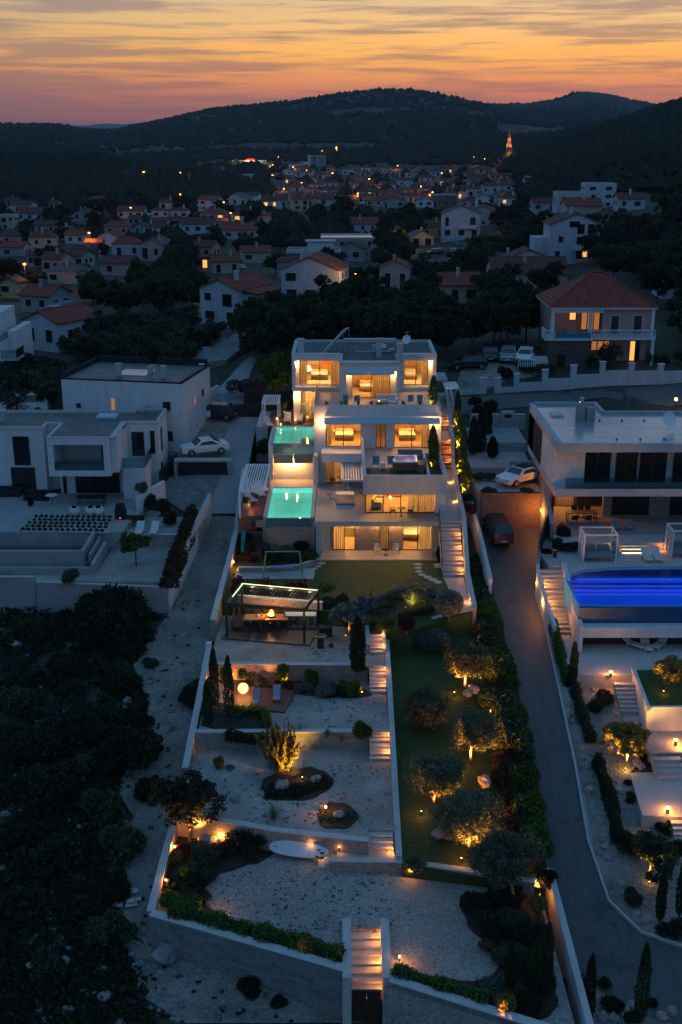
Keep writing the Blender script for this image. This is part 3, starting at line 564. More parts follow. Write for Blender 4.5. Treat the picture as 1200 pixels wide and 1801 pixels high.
gwall('retaining_wall',[(2.3,43.3,-7.9,-4.2),(10.9,39.4,-8.4,-4.2)],.45,'block_wall','long block retaining wall right of the gate')
gwall('retaining_wall',[(-8.9,69.75,-2.6,-.95),(1.8,69.6,-2.6,-.95)],.34,'stone_pink','orange lit retaining wall behind the glowing globe')
gwall('retaining_wall',[(-9.0,62.5,-3.8,-2.05),(1.7,62.6,-3.8,-2.05)],.36,'stone_wall','low stone retaining wall behind the golden shrub')
gwall('retaining_wall',[(-9.2,55.15,-4.9,-3.15),(-5.6,54.3,-4.9,-3.15),(-3.6,53.65,-4.9,-3.15),(1.5,52.65,-4.9,-3.12)],.36,'stone_wall','stone retaining wall behind the paddle board')
gwall('retaining_wall',[(-.6,52.0,-4.9,-3.9),(2.95,51.9,-4.9,-3.9),(5.0,51.4,-4.9,-3.85),(8.7,50.5,-4.9,-3.85),(10.1,50.0,-4.9,-3.8)],.34,'stone_wall','pale coped wall above the large gravel court')
gwall('boundary_wall',[(3.22,74.9,-2.2,-.62),(3.2,68,-3,-1.45),(3.15,60,-4,-2.5),(3.1,51.9,-5,-3.65)],.30,'coping','straight pale wall between the gravel terraces and the olive lawn')
gwall('retaining_wall',[(3.25,74.8,-2.6,-.62),(4.6,74.1,-2.6,-.3),(7.0,75.3,-2.4,.05),(9.75,76.6,-2.4,.25)],.34,'stone_wall','angled pale wall below the clipped hedge of the upper lawn')
gwall('boundary_wall',[(9.75,76.7,-2.4,.3),(9.8,82,-2,.8),(9.95,87.2,0,3.7),(10.0,92,1,3.95),(10.2,99.8,1.5,4.7),(10.35,102,2,6.1),(10.9,116,4,8.1)],.3,'villa_white','long rising wall along the villa side stairs')
gwall('boundary_wall',[(11.35,116,4,8.0),(11.2,104,3,5.6),(11.1,94,0,3.4),(11.35,86,-1.2,1.9),(11.4,80.5,-1.6,.9)],.24,'villa_white','white wall between the side planting and the driveway')
gwall('boundary_wall',[(11.05,51.2,-6.3,-3.9),(11.0,46,-7.2,-4.0),(10.95,39.4,-8.4,-4.2)],.28,'villa_white','low white wall at the bottom bend of the driveway')
gwall('retaining_wall',[(3.0,73.4,-2.3,-.1),(3.0,71.6,-2.3,-.85)],.2,'coping','narrow cheek right of the topmost garden flight')
gwall('retaining_wall',[(1.85,74.0,-2.3,-.05),(1.85,71.5,-2.3,-.4)],.22,'stone_wall','short cheek wall left of the topmost garden flight')
# bright little cap lamp on the wall end
o=MB().box(-9.3,71.45,-.48,-8.95,71.75,-.30).build('pillar_cap','metal_white');tag(o,'small white cap on the end of the left boundary wall','cap')
# villa side stairs and walks
sv=stairs('villa_stairs','long pale side flight from the pool terrace down to the lawn',7.98,9.62,87.3,3.15,83.0,.05,15,'concrete_light',deep=1.4)
t=thing('stair_handrail','thin dark handrail beside the long villa side flight','handrail',(7.95,85,0))
for k in range(6):MB().tube((7.95,87.3-k*.86,3.1-k*.62),(7.95,87.3-k*.86,4.1-k*.62),.02).build('post','metal_dark',t,world=True)
MB().tube((7.95,87.4,4.15),(7.95,83.0,1.0),.03).build('rail','metal_dark',t,world=True)
for y,z in ((86.0,2.55),(85.0,1.85),(84.1,1.2),(83.2,.55)):step_lamp(9.62,y,z,1,9)
struct(MB().prism([(8.0,83.0),(9.6,83.0),(9.6,77.2),(8.6,76.6)],-1.5,.03).build('path','terrace'),'paved path at the foot of the villa side flight')
step_lamp(9.58,77.9,.28,1,9)
struct(MB().prism([(7.9,87.35),(9.85,87.35),(10.0,99.6),(8.9,99.6)],1.0,[3.15,3.15,4.05,4.05]).build('side_walk','concrete_light'),'sloping paved side walk beside the overhanging villa block')
for y,z in ((96,4.1),(91.5,3.75)):step_lamp(9.82,y,z-.2,1,8)
stairs('villa_stairs','middle side flight with three bright lamps beside the roof planter',9.1,10.05,99.6,5.6,99.59,5.6,0) if False else None
f6=stairs('villa_stairs','middle side flight lit by three lamps between villa and planted wall',9.05,10.15,102.6,5.9,99.6,4.05,8,'wood',deep=1)
for y,z in ((102.2,6.0),(101.2,5.4),(100.2,4.75)):step_lamp(10.1,y,z,1,12)
struct(MB().box(9.05,102.6,4.5,10.4,106.4,5.9).build('side_walk','terrace'),'upper part of the side walk beside the villa')
f7=stairs('villa_stairs','highest side flight leading up to the entrance canopy',9.1,10.4,108.6,7.2,106.4,5.9,6,'terrace',deep=1)
step_lamp(10.35,107.0,6.7,1,12)
struct(MB().box(8.9,108.6,5.6,11.2,117.2,7.2).build('entrance_court','terrace'),'entrance court at the top of the villa side stairs')
# ================================================================== the main villa
V=thing('villa','large white three storey villa with glowing glass fronts and stacked terraces','villa',(0,98,0))
def vb(name,mat,*boxes,parent=None,bevel=0):
 if name in ('wall','partition','interior_floor','pillar','box_frame','terrace_floor'):
  for b in boxes:o=MB().box(*b).build(name,mat,V,world=True)
  return o
 m=MB()
 for b in boxes:m.box(*b)
 return m.build(name,mat,parent or V,world=True,bevel=bevel)
def m2(m,name,mat,parent):
 m.v=[(a-V.location.x,b-V.location.y,c-V.location.z) for a,b,c in m.v]
 return m.build(name,mat,parent)
def window(x0,x1,z0,z1,y,n=2,name='window',curtains=(),th=.06,mat='metal_dark',glass='glass',label=None):
 """dark framed glass front in the plane y: frame part with glass and curtains as sub-parts"""
 m=MB();w=.05
 m.box(x0,y-.04,z0,x0+w,y+.04,z1);m.box(x1-w,y-.04,z0,x1,y+.04,z1)
 m.box(x0+w,y-.04,z0,x1-w,y+.04,z0+w);m.box(x0+w,y-.04,z1-w,x1-w,y+.04,z1)
 for i in range(1,n):
  x=lerp(x0,x1,i/n) if isinstance(n,int) else 0
  m.box(x-.035,y-.042,z0+w,x+.035,y+.042,z1-w)
 f=m.build(name,mat,V,world=True)
 if label:f['label']=label
 m2(MB().box(x0+w,y-.006,z0+w,x1-w,y+.006,z1-w),'glass',glass,f)
 for (a,b,cm) in curtains:
  m=MB();k=max(6,int((b-a)/.09));pts=[]
  for i in range(k+1):
   pts.append((lerp(a,b,i/k),y+.28+(.05 if i%2 else -.05)))
  for (p,q) in zip(pts,pts[1:]):m.add([(p[0],p[1],z0+.03),(q[0],q[1],z0+.03),(q[0],q[1],z1-.03),(p[0],p[1],z1-.03)],[(0,1,2,3)])
  m2(m,'curtain',cm,f)
 return f
def X_(px,Y,z):return XP(px,Y,z)
# ---- garden level ------------------------------------------------
vb('ground_terrace','terrace',(-2.05,86.7,-.6,7.85,89.0,.06))
vb('interior_floor','inner_floor',(-2.0,89.05,-.4,7.8,95,.05))
vb('wall','stone_pink',(-.88,88.9,.05,-.0-.62,89.25,2.75),(1.2,88.9,.05,3.18,89.25,2.75),(3.98,88.9,.05,5.12,89.25,2.75),(7.62,88.9,.05,7.85,89.25,2.75))
vb('pillar','grey_render',(-2.05,87.35,.06,-1.62,89.6,2.75));vb('pillar','stone_pink',(7.42,87.6,.06,7.8,88.1,2.75))
vb('wall','villa_white',(-2.05,89.6,.0,-1.85,95,2.75),(7.85,88.9,0,8.0,98,2.75),(-1.62,88.95,.05,-.88,89.2,2.75))
vb('wall','inner_wall',(-2.05,95.0,0,7.9,95.2,2.75));vb('partition','inner_wall',(2.2,89.3,.05,2.35,95,2.75),(4.6,89.3,.05,4.75,95,2.75))
window(-.62-.03,1.2,.06,2.75,89.0,2,curtains=[(-.55,.2,'curtain')])
window(3.2,3.96,.06,2.75,89.0,1,curtains=[(3.25,3.9,'curtain')])
window(5.14,7.6,.06,2.75,89.0,2,curtains=[(6.5,7.5,'curtain')])
# slab between garden level and pool terrace
vb('slab','grey_render',(-2.15,87.2,2.75,7.95,98.0,3.0));vb('terrace_floor','terrace',(-2.1,87.22,3.003,7.93,98.0,3.15))
# ---- pool level -------------------------------------------------
x0=X_(643,89.6,3.15);x1=X_(766,89.6,3.15);x2=X_(783,89.6,3.15)
vb('wall','villa_white',(x1+.02,89.5,3.15,x2,97.9,5.9),(x0,97.6,3.15,x1,97.95,5.9))
vb('interior_floor','inner_floor',(x0+.05,89.7,3.152,x1,97.6,3.17))
window(x0,x1,3.16,5.88,89.55,4,curtains=[(x1-2.9*.8,x1-.1,'curtain')])
f=MB().box(x0-.03,89.65,3.16,x0+.03,94.6,5.88).build('side_glass','glass',V,world=True)
vb('wall','villa_white',(x0-.1,94.6,3.15,x0+.1,98,5.9))
# overhanging block with the roof terrace
bx0,bx1=X_(640,86.0,6.5),X_(787,86.0,6.5)
vb('slab','grey_render',(bx0+.02,86.02,5.9,bx1-.02,97.95,6.25));vb('deck','terrace',(bx0+.2,89.6,6.253,bx1-.3,97.98,6.4));vb('deck','deck_dark',(bx0+.2,86.3,6.253,bx1-1.35,91.6,6.42))
pf=vb('parapet','grey_render',(bx0,85.85,5.88,bx1,86.15,7.4));vb('parapet','villa_white',(bx0,86.15,5.9,bx0+.18,97.9,7.4),(bx1-.18,86.15,5.9,bx1,97.9,7.4),(bx1-1.4,86.15,6.25,bx1-1.28,95,7.15))
vb('coping','coping',(bx0-.02,85.83,7.403,bx1+.02,86.17,7.45),(bx0-.02,86.17,7.403,bx0+.2,97.9,7.45),(bx1-.2,86.17,7.403,bx1+.02,97.9,7.45))
vb('planter_soil','soil',(bx1-1.27,86.16,6.3,bx1-.19,95,6.75))
# ---- main facade at y = 98 ----------------------------------------
def facade(y,z0,z1,xa,xb,holes,mat='villa_white',th=.3):
 """wall with rectangular holes [(x0,x1,z0,z1)] that share no x range"""
 m=MB();holes=sorted(holes);x=xa
 for (a,b,c,d) in holes:
  if a>x:m.box(x,y,z0,a,y+th,z1)
  if c>z0:m.box(a,y,z0,b,y+th,c)
  if d<z1:m.box(a,y,d,b,y+th,z1)
  x=b
 if xb>x:m.box(x,y,z0,xb,y+th,z1)
 return m.build('wall',mat,V,world=True)
FX=lambda px,z=6.4,Y=98:X_(px,Y,z)
xa,xb=FX(553),FX(775)
fa=[(FX(573,3.2),FX(606,3.2),3.15,5.85)]
facade(98,2.6,5.9,xa,FX(640),fa)
window(FX(573.5,3.2),FX(605.5,3.2),3.17,5.84,98.12,1,curtains=[(FX(575,3.2),FX(588,3.2),'curtain_dark')])
vb('pillar','villa_white',(xa-.05,97.0,3.15,xa+.32,98.0,6.0))
vb('balcony','villa_white',(FX(566),96.4,5.55,FX(641),98.0,6.33))
h2=[(FX(573),FX(635.5),6.5,8.9),(FX(661),FX(678.5),6.42,8.9),(FX(693),FX(754.5),6.42,8.9)]
facade(98,5.9,9.62,xa,xb,h2)
window(h2[0][0],h2[0][1],6.5,8.88,98.12,2,curtains=[(h2[0][0]+.05,h2[0][0]+.5,'curtain_dark')])
window(h2[1][0],h2[1][1],6.43,8.88,98.12,2)
window(h2[2][0],h2[2][1],6.43,8.88,98.12,2,curtains=[(FX(741),h2[2][1]-.05,'curtain_dark')])
# level 2 interior
vb('interior_floor','inner_floor',(xa+.3,98.31,5.9,xb-.2,104,6.41));vb('wall','villa_white',(xa,98.3,5.9,xa+.25,104,9.2),(xb-.25,98.3,5.9,xb,107,9.2))
vb('wall','inner_wall',(xa+.25,103.8,5.9,xb-.25,104,9.2))
vb('partition','inner_wall',(FX(645),98.31,6.41,FX(649),103.8,9.2),(FX(684),98.31,6.41,FX(688),103.8,9.2))
vb('interior_floor','inner_floor',(xa+.3,98.31,2.7,FX(640),102,3.16));vb('wall','villa_white',(xa,98.3,3,xa+.25,102,5.9),(xa+.25,102,3,FX(640),102.2,5.9))
# level 3 terrace
vb('slab','villa_white',(xa+.25,98.3,9.2,xb-.25,103.8,9.55));vb('terrace_floor','terrace',(xa+.3,98.3,9.553,xb-.3,107.9,9.6))
pw=X_(553,98,10);pe=X_(775,98,10)
vb('parapet','villa_white',(pw,97.95,9.62,pe,98.25,10.25),(pw,98.25,9.2,pw+.2,106.9,10.25),(pe-.2,98.25,9.2,pe,106.9,10.25))
vb('coping','coping',(pw-.02,97.93,10.253,pe+.02,98.27,10.3),(pw-.02,98.27,10.253,pw+.22,106.9,10.3),(pe-.22,98.27,10.253,pe+.02,106.9,10.3))
vb('planter','grey_render',(pw+.8,98.3,9.6,pe-1.0,98.9,9.95));vb('planter_soil','soil',(pw+.85,98.34,9.951,pe-1.05,98.86,9.98))
g=MB();g.box(pw+.1,98.1,10.3,pw+.115,106.5,10.95);g.build('glass_railing','glass',V,world=True)
# ---- top floor boxes ------------------------------------------------
LX0,LX1=X_(514,107,10),X_(603,107,10)
CX0,CX1=X_(598,103,10),X_(703,103,10)
RX0,RX1=X_(700,107,10),X_(766.5,107,10)
ZT=13.1;ZF=9.62
gl_=(X_(527,108,10),X_(599,108,10));gr_=(X_(709.5,108,10),X_(753,108,10));gc_=(X_(619,103.9,10),X_(686.5,103.9,10))
# left box
vb('box_frame','villa_white',(LX0,107,ZF,LX0+.3,115,ZT),(LX0+.3,107,12.55,LX1-.2,108,ZT),(LX0+.3,107,ZF,LX1-.2,115,ZF+.35),(LX0+.3,108,12.6,LX1,115,ZT-.35))
vb('wall','villa_white',(LX0+.3,107.95,ZF+.35,gl_[0],108.1,12.55),(gl_[1],107.0,ZF+.35,LX1,108.1,12.55),(LX1-.25,108.1,ZF,LX1-.05,113.6,12.6))
window(gl_[0],gl_[1],ZF+.36,12.54,108.02,2,curtains=[(gl_[0]+.05,gl_[0]+.75,'curtain_dark'),(gl_[1]-.95,gl_[1]-.05,'curtain_dark')])
# right box
vb('box_frame','villa_white',(RX1-.3,107,ZF,RX1,115,ZT),(RX0+.2,107,12.55,RX1-.3,108,ZT),(RX0,107,ZF,RX1-.3,115,ZF+.35),(RX0,108,12.6,RX1-.3,115,ZT-.35))
vb('wall','villa_white',(gr_[1],107.95,ZF+.35,RX1-.3,108.1,12.55),(RX0,107.0,ZF+.35,gr_[0],108.1,12.55),(RX0+.02,108.1,ZF,RX0+.2,113.6,12.6))
window(gr_[0],gr_[1],ZF+.36,12.54,108.02,2,curtains=[(gr_[0]+1.75,gr_[1]-.05,'curtain_dark')])
vb('wall','inner_wall',(LX0+.3,113.6,ZF+.35,LX1,113.8,12.6),(RX0,113.6,ZF+.35,RX1-.3,113.8,12.6),(LX1,109.5,ZF,RX0,109.7,ZT-.4))
# centre box
vb('box_frame','villa_white',(CX0,103,ZF,gc_[0]-.5,104.1,ZT),(gc_[1]+.5,103,ZF,CX1,104.1,ZT),(gc_[0]-.5,103,12.35,gc_[1]+.5,104.1,ZT),(gc_[0]-.5,103.85,ZF,gc_[0],104.1,12.35),(gc_[1],103.85,ZF,gc_[1]+.5,104.1,12.35))
vb('wall','villa_white',(CX0,104.1,ZF,CX0+.2,107,ZT),(CX1-.2,104.1,ZF,CX1,107,ZT));vb('interior_floor','inner_floor',(CX0+.2,104.1,9.5,CX1-.2,109.5,9.66));vb('ceiling','villa_white',(CX0+.2,104.1,12.4,CX1-.2,115,ZT-.35))
window(gc_[0],gc_[1],ZF+.02,12.3,103.97,2,curtains=[(gc_[0]+1.9,gc_[1]-.05,'curtain_dark')])
# roof: gravel inside white parapets
vb('roof','roof_gravel',(LX0+.25,107.3,ZT-.33,CX0+.2,114.8,ZT-.2),(CX0+.2,103.3,ZT-.33,CX1-.2,114.8,ZT-.19),(CX1-.2,107.3,ZT-.33,RX1-.25,114.8,ZT-.2))
vb('roof_parapet','coping',(LX0-.03,106.97,ZT+.003,CX0-.02,107.27,ZT+.06),(LX0-.03,107.27,ZT-.3,LX0+.25,115,ZT+.06),(CX0-.03,102.97,ZT-.3,CX0+.25,107.3,ZT+.07),(CX0+.25,102.97,ZT-.3,CX1-.25,103.27,ZT+.06),(CX1-.25,102.97,ZT-.3,CX1+.03,107.27,ZT+.07),(CX1+.03,106.97,ZT-.3,RX1+.03,107.27,ZT+.06),(RX1-.25,107.27,ZT-.3,RX1+.03,115,ZT+.06),(LX0+.25,114.75,ZT-.3,CX0+.4,115.02,ZT+.06),(CX0+.4,114.75,ZT-.3,CX1+.2,115.4,ZT+.16),(CX1+.2,114.75,ZT-.3,RX1-.25,115.02,ZT+.06))
vb('wall','villa_white',(LX0,115,5,RX1,115.2,ZT))
# below the left box
l0,l1=X_(529,107.6,8),X_(556,107.6,8)
vb('wall','villa_white',(LX0+.1,107.4,6.2,l0,107.7,ZF),(l0,110.8,6.2,l1+.6,111,ZF),(LX0+.1,107.7,6.2,LX0+.3,111,ZF),(l1+.05,104,6.0,l1+.3,111,9.2))
window(l0,l1,6.65,9.5,107.6,1,curtains=[(l0+.05,l0+.5,'curtain_dark'),(l0+.7,l1-.3,'curtain')])
# awnings
def awn(xa_,xb_,n,y,z,d,drop):
 for i in range(n):
  a=lerp(xa_,xb_,i/n)+.02;b=lerp(xa_,xb_,(i+1)/n)-.02
  m=MB();m.add([(a,y,z),(b,y,z),(b,y-d,z-drop),(a,y-d,z-drop),(a,y,z+.03),(b,y,z+.03),(b,y-d,z-drop+.03),(a,y-d,z-drop+.03),(a,y-d,z-drop-.14),(b,y-d,z-drop-.14),(b,y-d+.02,z-drop-.14),(a,y-d+.02,z-drop-.14)],
   [(0,1,2,3),(4,7,6,5),(0,4,5,1),(1,5,6,2),(3,2,6,7),(0,3,7,4),(3,8,9,2),(8,11,10,9)])
  m.build('awning','awning',V,world=True)
awn(FX(570,9),FX(773,9),5,97.93,9.18,.75,.28);awn(CX0+.5,CX1-.5,2,102.95,12.55,.7,.28)
# roof fittings
t=MB();cx=X_(529,107.6,13.5);t.box(cx-.3,107.9,ZT-.2,cx+.3,108.5,ZT+.9);t.box(cx-.34,107.86,ZT+.9,cx+.34,108.54,ZT+.98);t.box(cx-.24,107.96,ZT+.98,cx+.24,108.44,ZT+1.25);t.box(cx-.36,107.85,ZT+1.25,cx+.36,108.55,ZT+1.33);t.build('chimney','bluewhite',V,world=True)
for px,y,h in ((667,106.5,1.3),(703.5,104.2,1.25)):
 t=MB();cx=X_(px,y,13.5);t.box(cx-.26,y,ZT-.2,cx+.26,y+.5,ZT+h);t.box(cx-.31,y-.05,ZT+h,cx+.31,y+.55,ZT+h+.07);t.box(cx-.2,y+.05,ZT+h+.07,cx+.2,y+.45,ZT+h+.25);t.box(cx-.32,y-.06,ZT+h+.25,cx+.32,y+.56,ZT+h+.32);t.build('chimney','grey_render',V,world=True)
a=Vector((X_(568,108,13.3),108.2,13.05));b=Vector((X_(604,109.5,15),109.6,15.0))
t=thing('solar_panel','tilted white solar panel rack on the villa roof','solar panel',(a.x,a.y,12.95))
dv=b-a;wv=Vector((.55,1.7,.0));nv=dv.cross(wv).normalized()*.06
pts=[a,a+wv,b+wv,b];MB().add(pts+[p+nv for p in pts],[(0,1,2,3),(7,6,5,4),(0,4,5,1),(1,5,6,2),(2,6,7,3),(3,7,4,0)]).build('panel','metal_white',t,world=True)
for p in (b,b+wv):MB().tube((p.x,p.y,12.95),p,.03).build('support','steel',t,world=True)
t=thing('satellite_dish','small pale satellite dish on a mast on the villa roof','satellite dish',(X_(717,108,13),110.0,12.95));MB().tube((0,0,0),(0,0,1.9),.03).build('mast','steel',t)
m=MB();m.lathe([(.02,0),(.2,.03),(.42,.14),(.44,.16),(.2,.06)],n=18);d_=m.build('dish','metal_white',t);d_.location=(.05,-.12,1.1);d_.rotation_euler=(R(70),0,R(-25));MB().tube((-.25,0,1.75),(.35,0,1.85),.015).build('aerial','steel',t)
t=thing('roof_unit','cluster of pipes and a round cowl on the middle of the villa roof','roof unit',(X_(672,109,13),109.3,12.95));MB().lathe([(.5,0),(.5,.5),(.35,.75),(.1,.85)],n=16).build('cowl','steel',t);MB().box(-.9,-.4,0,-.55,.2,.7).build('box','grey_render',t);MB().tube((-2.6,-.6,.15),(.9,-.5,.15),.05).build('pipe','steel',t);MB().box(.7,-.5,0,1.2,-.1,.35).build('vent','steel',t)
# ---- interiors: light and a few furnishings seen through the glass -----
RR_=lambda Y:3.6+3.0*((Y*7.3)%1)
def room_light(px,Y,z,power,r=.25,c=WARM):
 point((XP(px,Y,z),Y,z),power*RR_(Y),c,r,V,'ceiling_light')
W3=(1,.46,.10)
for a in ((590,91.5,2.5,75),(615,92.5,2.5,75),(678,91,2.4,30),(725,91.5,2.5,70),(750,92.5,2.5,55),(665,92,5.6,70),(700,92.5,5.6,75),(740,93,5.6,60),(590,100,5.5,40),
          (590,100.5,8.9,85),(622,100.5,8.9,85),(669,100,8.8,35),(705,100.5,8.9,80),(738,100.5,8.9,65),(635,106,12.1,65),(668,106,12.1,60),(548,110.5,12.2,60),(583,110.5,12.2,60),(722,110,12.2,55),(742,110,12.2,38),(543,109,9.0,45)):
 room_light(*a,c=W3)
def bed_furn(x,y,z,w=1.7,rz=0,label='double bed with pale cover'):
 t=thing('bed',label,'bed',(x,y,z),rz)
 MB().box(-w/2,-1,.12,w/2,1,.35).build('bed_base','wood',t,bevel=.02);MB().box(-w/2+.03,-.97,.35,w/2-.03,.97,.6).build('mattress','fabric_white',t,bevel=.06)
 MB().box(-w/2-.1,1,.1,w/2+.1,1.1,1.15).build('headboard','wood',t)
 for s in (-1,1):MB().box(s*w/4-.33,.55,.6,s*w/4+.33,.93,.75).build('pillow','fabric_white',t,bevel=.05)
bed_furn(X_(562,111,10),111.3,ZF+.35,label='double bed in the top left glowing bedroom');bed_furn(X_(606,101,6.4),101.4,6.41,label='double bed behind the left middle storey glass');bed_furn(X_(722,111.5,10),111.5,ZF+.35,1.2,label='single bed in the top right glowing room');bed_furn(X_(722,92,0),92.2,.05,label='double bed in the right garden level room');bed_furn(X_(646,107,10),107.4,9.66,1.5,label='bed in the top middle glowing bedroom')
bed_furn(X_(716,101,6.4),101.4,6.41,1.5,label='bed behind the right middle storey glass')
t=thing('bedroom_cabinet','pale cabinet in the left garden level room','cabinet',(X_(610,92,0),92.5,.05));MB().box(-.7,-.25,0,.7,.25,.85).build('cabinet_body','cream',t);MB().box(-.2,-.2,.85,.3,.15,1.1).build('box','fabric_white',t)
t=thing('table_lamp','white cone shaded lamp in the top left bedroom','lamp',(X_(543,110,10),110.6,ZF+.35));MB().tube((0,0,0),(0,0,.9),.03).build('stem','wood',t);MB().lathe([(.32,.9),(.12,1.4)],n=16).build('lamp_shade','lamp_soft',t)
t=thing('wall_art','orange lit panel on the bedroom wall of the top left room','panel',(X_(577,113.5,11.5),113.5,11.4));MB().box(-.6,-.04,-.5,.9,.04,.55).build('panel','orange_fabric',t)
def sofa(x,y,z,rz,mat,label,L_=2.0):
 t=thing('sofa',label,'sofa',(x,y,z),rz)
 MB().box(-L_/2,-.42,.08,L_/2,.42,.3).build('base',mat,t,bevel=.03)
 for i in (-1,1):MB().box(i*L_/4-L_/4+.04,-.42,.3,i*L_/4+L_/4-.04,.25,.45).build('seat_cushion',mat,t,bevel=.04)
 MB().box(-L_/2,.25,.3,L_/2,.45,.8).build('backrest',mat,t,bevel=.04)
 for i in (-1,1):MB().box(i*(L_/2-.08)-.08,-.4,.3,i*(L_/2-.08)+.08,.25,.6).build('armrest',mat,t,bevel=.03)
 return t
sofa(X_(665,92,3.2),91.4,3.17,R(80),'cream','pale sofa inside the pool level living room');sofa(X_(684,94,3.2),94.2,3.17,0,'orange_fabric','orange cushioned sofa deep in the living room')
# wall lamps on the facade
def wall_lamp(x,y,z,power,label,face=-1):
 t=thing('wall_lamp',label,'lamp',(x,y,z),0,'small wall lamps on the villa')
 MB().box(-.06,0,-.09,.06,-.06,.09).build('bracket','metal_white',t);MB().lathe([(.05,-.08),(.07,-.02),(.07,.04),(.05,.08)],c=(0,-.12,0),n=12).build('bulb','lamp',t)
 point((x,y-.28,z),power*5,WARM,.07,t)
wall_lamp(FX(568,8.6),97.98,8.75,22,'lamp on the left corner of the middle storey');wall_lamp(FX(762,8.6),97.98,8.75,22,'lamp on the right corner of the middle storey')
wall_lamp(X_(522,108,12),107.9,12.2,26,'lamp inside the top left recess');wall_lamp(X_(757,108,12),107.9,12.2,26,'lamp inside the top right recess')
wall_lamp(X_(611,104,12),103.8,12.0,18,'lamp left of the top middle window');wall_lamp(X_(692,104,12),103.8,12.0,18,'lamp right of the top middle window');wall_lamp(X_(524,107.6,9),107.35,9.1,22,'lamp beside the curtained door above the upper pool')
wall_lamp(X_(503.5,99.6,4.6),99.5,4.75,34,'left lamp of the pair in the recess under the upper pool');wall_lamp(X_(523,99.6,4.6),99.5,4.75,34,'right lamp of the pair in the recess under the upper pool')
wall_lamp(X_(562,98,2.4),88.9,2.55,10,'lamp beside the left garden level glass');wall_lamp(X_(690,89,2.4),88.9,2.55,12,'lamp right of the narrow garden level window');wall_lamp(X_(663,89,2.4),88.9,2.55,12,'lamp left of the narrow garden level window');wall_lamp(X_(705,89,2.4),88.9,2.6,8,'lamp between the narrow and the right garden level glass')
wall_lamp(X_(625,89.2,2.4),88.9,2.6,12,'lamp between the left and the narrow garden level glass');wall_lamp(X_(771,89.2,2.4),88.9,2.6,14,'lamp right of the right garden level glass')
# ================================================================== pools
def pool(name,label,x0,y0,x1,y1,zw,depth,tile,wtile,wmat='coping',edge=.3,strips=(),lamps=(),lcol=(.85,1,.95)):
 t=thing(name,label,'swimming pool',((x0+x1)/2,(y0+y1)/2,zw-depth))
 m=MB();m.box(x0,y0,zw-depth-.1,x1,y1,zw-depth);m.build('pool_floor',tile,t,world=True)
 m=MB();m.box(x0-.02,y0,zw-depth,x0,y1,zw);m.box(x1,y0,zw-depth,x1+.02,y1,zw);m.box(x0,y1,zw-depth,x1,y1+.02,zw);m.box(x0,y0-.02,zw-depth,x1,y0,zw-.0);m.build('pool_wall',wtile,t,world=True)
 m=MB();m.box(x0-edge,y0-.02,zw-depth,x0-.02,y1+edge,zw+.05);m.box(x1+.02,y0-.02,zw-depth,x1+edge,y1+edge,zw+.05);m.box(x0-.02,y1+.02,zw-depth,x1+.02,y1+edge,zw+.05);m.build('rim',wmat,t,world=True)
 mb=MB();mb.add([(x0,y0,zw-.015),(x1,y0,zw-.015),(x1,y1,zw-.015),(x0,y1,zw-.015)],[(0,1,2,3)]);mb.build('water','water',t,world=True)
 for (x,y,z,p) in lamps:point((x,y,z),p*2,lcol,.05,t,'pool_light')
 for (x,y,z,rx,rz_,a,b,p) in strips:
  l=bpy.data.lights.new('pool_light','AREA');l.shape='RECTANGLE';l.size=a;l.size_y=b;l.energy=p;l.color=lcol;q=bpy.data.objects.new('pool_light',l);COL.objects.link(q);q.parent=t;q.location=Vector((x,y,z))-t.location;q.rotation_euler=(rx,0,rz_)
 return t
px0,px1=X_(470.5,88.4,3.1),X_(546,88.4,3.1)
lp=pool('swimming_pool','long turquoise lit swimming pool on the lower villa terrace',px0,88.4,px1,96.6,3.12,1.35,'pool_tile','pool_wall_tile','coping',.35,strips=[((px0+px1)/2,88.45,2.5,R(90),0,2.8,.5,420),(px0+.03,92.5,2.95,R(70),R(-90),7.6,.12,800),(px1-.03,92.5,2.95,R(70),R(90),7.6,.12,800)])
MB().box(px0-.1,88.2,2.35,px1+.1,88.38,3.1).build('infinity_edge','pool_edge_glass',lp,world=True)
o=thing('pool_retaining_wall','rough stone retaining wall under the lower pool','wall',(px0,88,.5));MB().box(px0-.95,88.4,-.4,-2.15,88.75,1.75).build('wall_body','stone_pink',o,world=True);MB().box(px0-.11,88.22,-.4,px1+.11,88.36,2.34).build('front_face','stone_pink',o,world=True);MB().box(px1+.12,88.15,-.4,-2.16,88.39,3.1).build('pier','stone_pink',o,world=True);MB().box(px0-.95,88.25,-.4,px0-.12,88.39,2.9).build('pier','stone_pink',o,world=True)
struct(MB().box(-8.5,88.8,1.6,px0-.36,99.2,3.1).build('wooden_deck','deck'),'reddish wooden deck under the white slatted pergola')
struct(MB().box(px0-.36,96.96,1.6,px1+.4,99.2,3.13).build('pool_terrace','terrace'),'paved strip behind the lower pool')
ux0,ux1=X_(481,99.3,6.5),X_(551,99.3,6.5)
up=pool('swimming_pool','small turquoise lit swimming pool on the upper villa terrace',ux0,99.3,ux1,105.2,6.52,1.2,'pool_tile','pool_wall_tile','coping',.3,strips=[((ux0+ux1)/2,99.35,5.9,R(90),0,3.2,.5,420),(ux0+.03,102.2,6.36,R(70),R(-90),5.4,.12,240),(ux1-.03,103.4,6.36,R(70),R(90),3.2,.12,160)])
for k in range(3):MB().box(lerp(ux0,ux1,.68),99.35+k*.9,5.35,ux1-.02,100.25+k*.9-.02,6.35-k*.25).build('pool_step','pool_wall_tile',up,world=True)
MB().box(ux0-.3,99.1,5.55,ux1+.1,99.28,6.5).build('infinity_edge','pool_edge_glass',up,world=True)
o=thing('pool_structure','white block carrying the upper pool above a lamp lit recess','wall',(ux0,99,3))
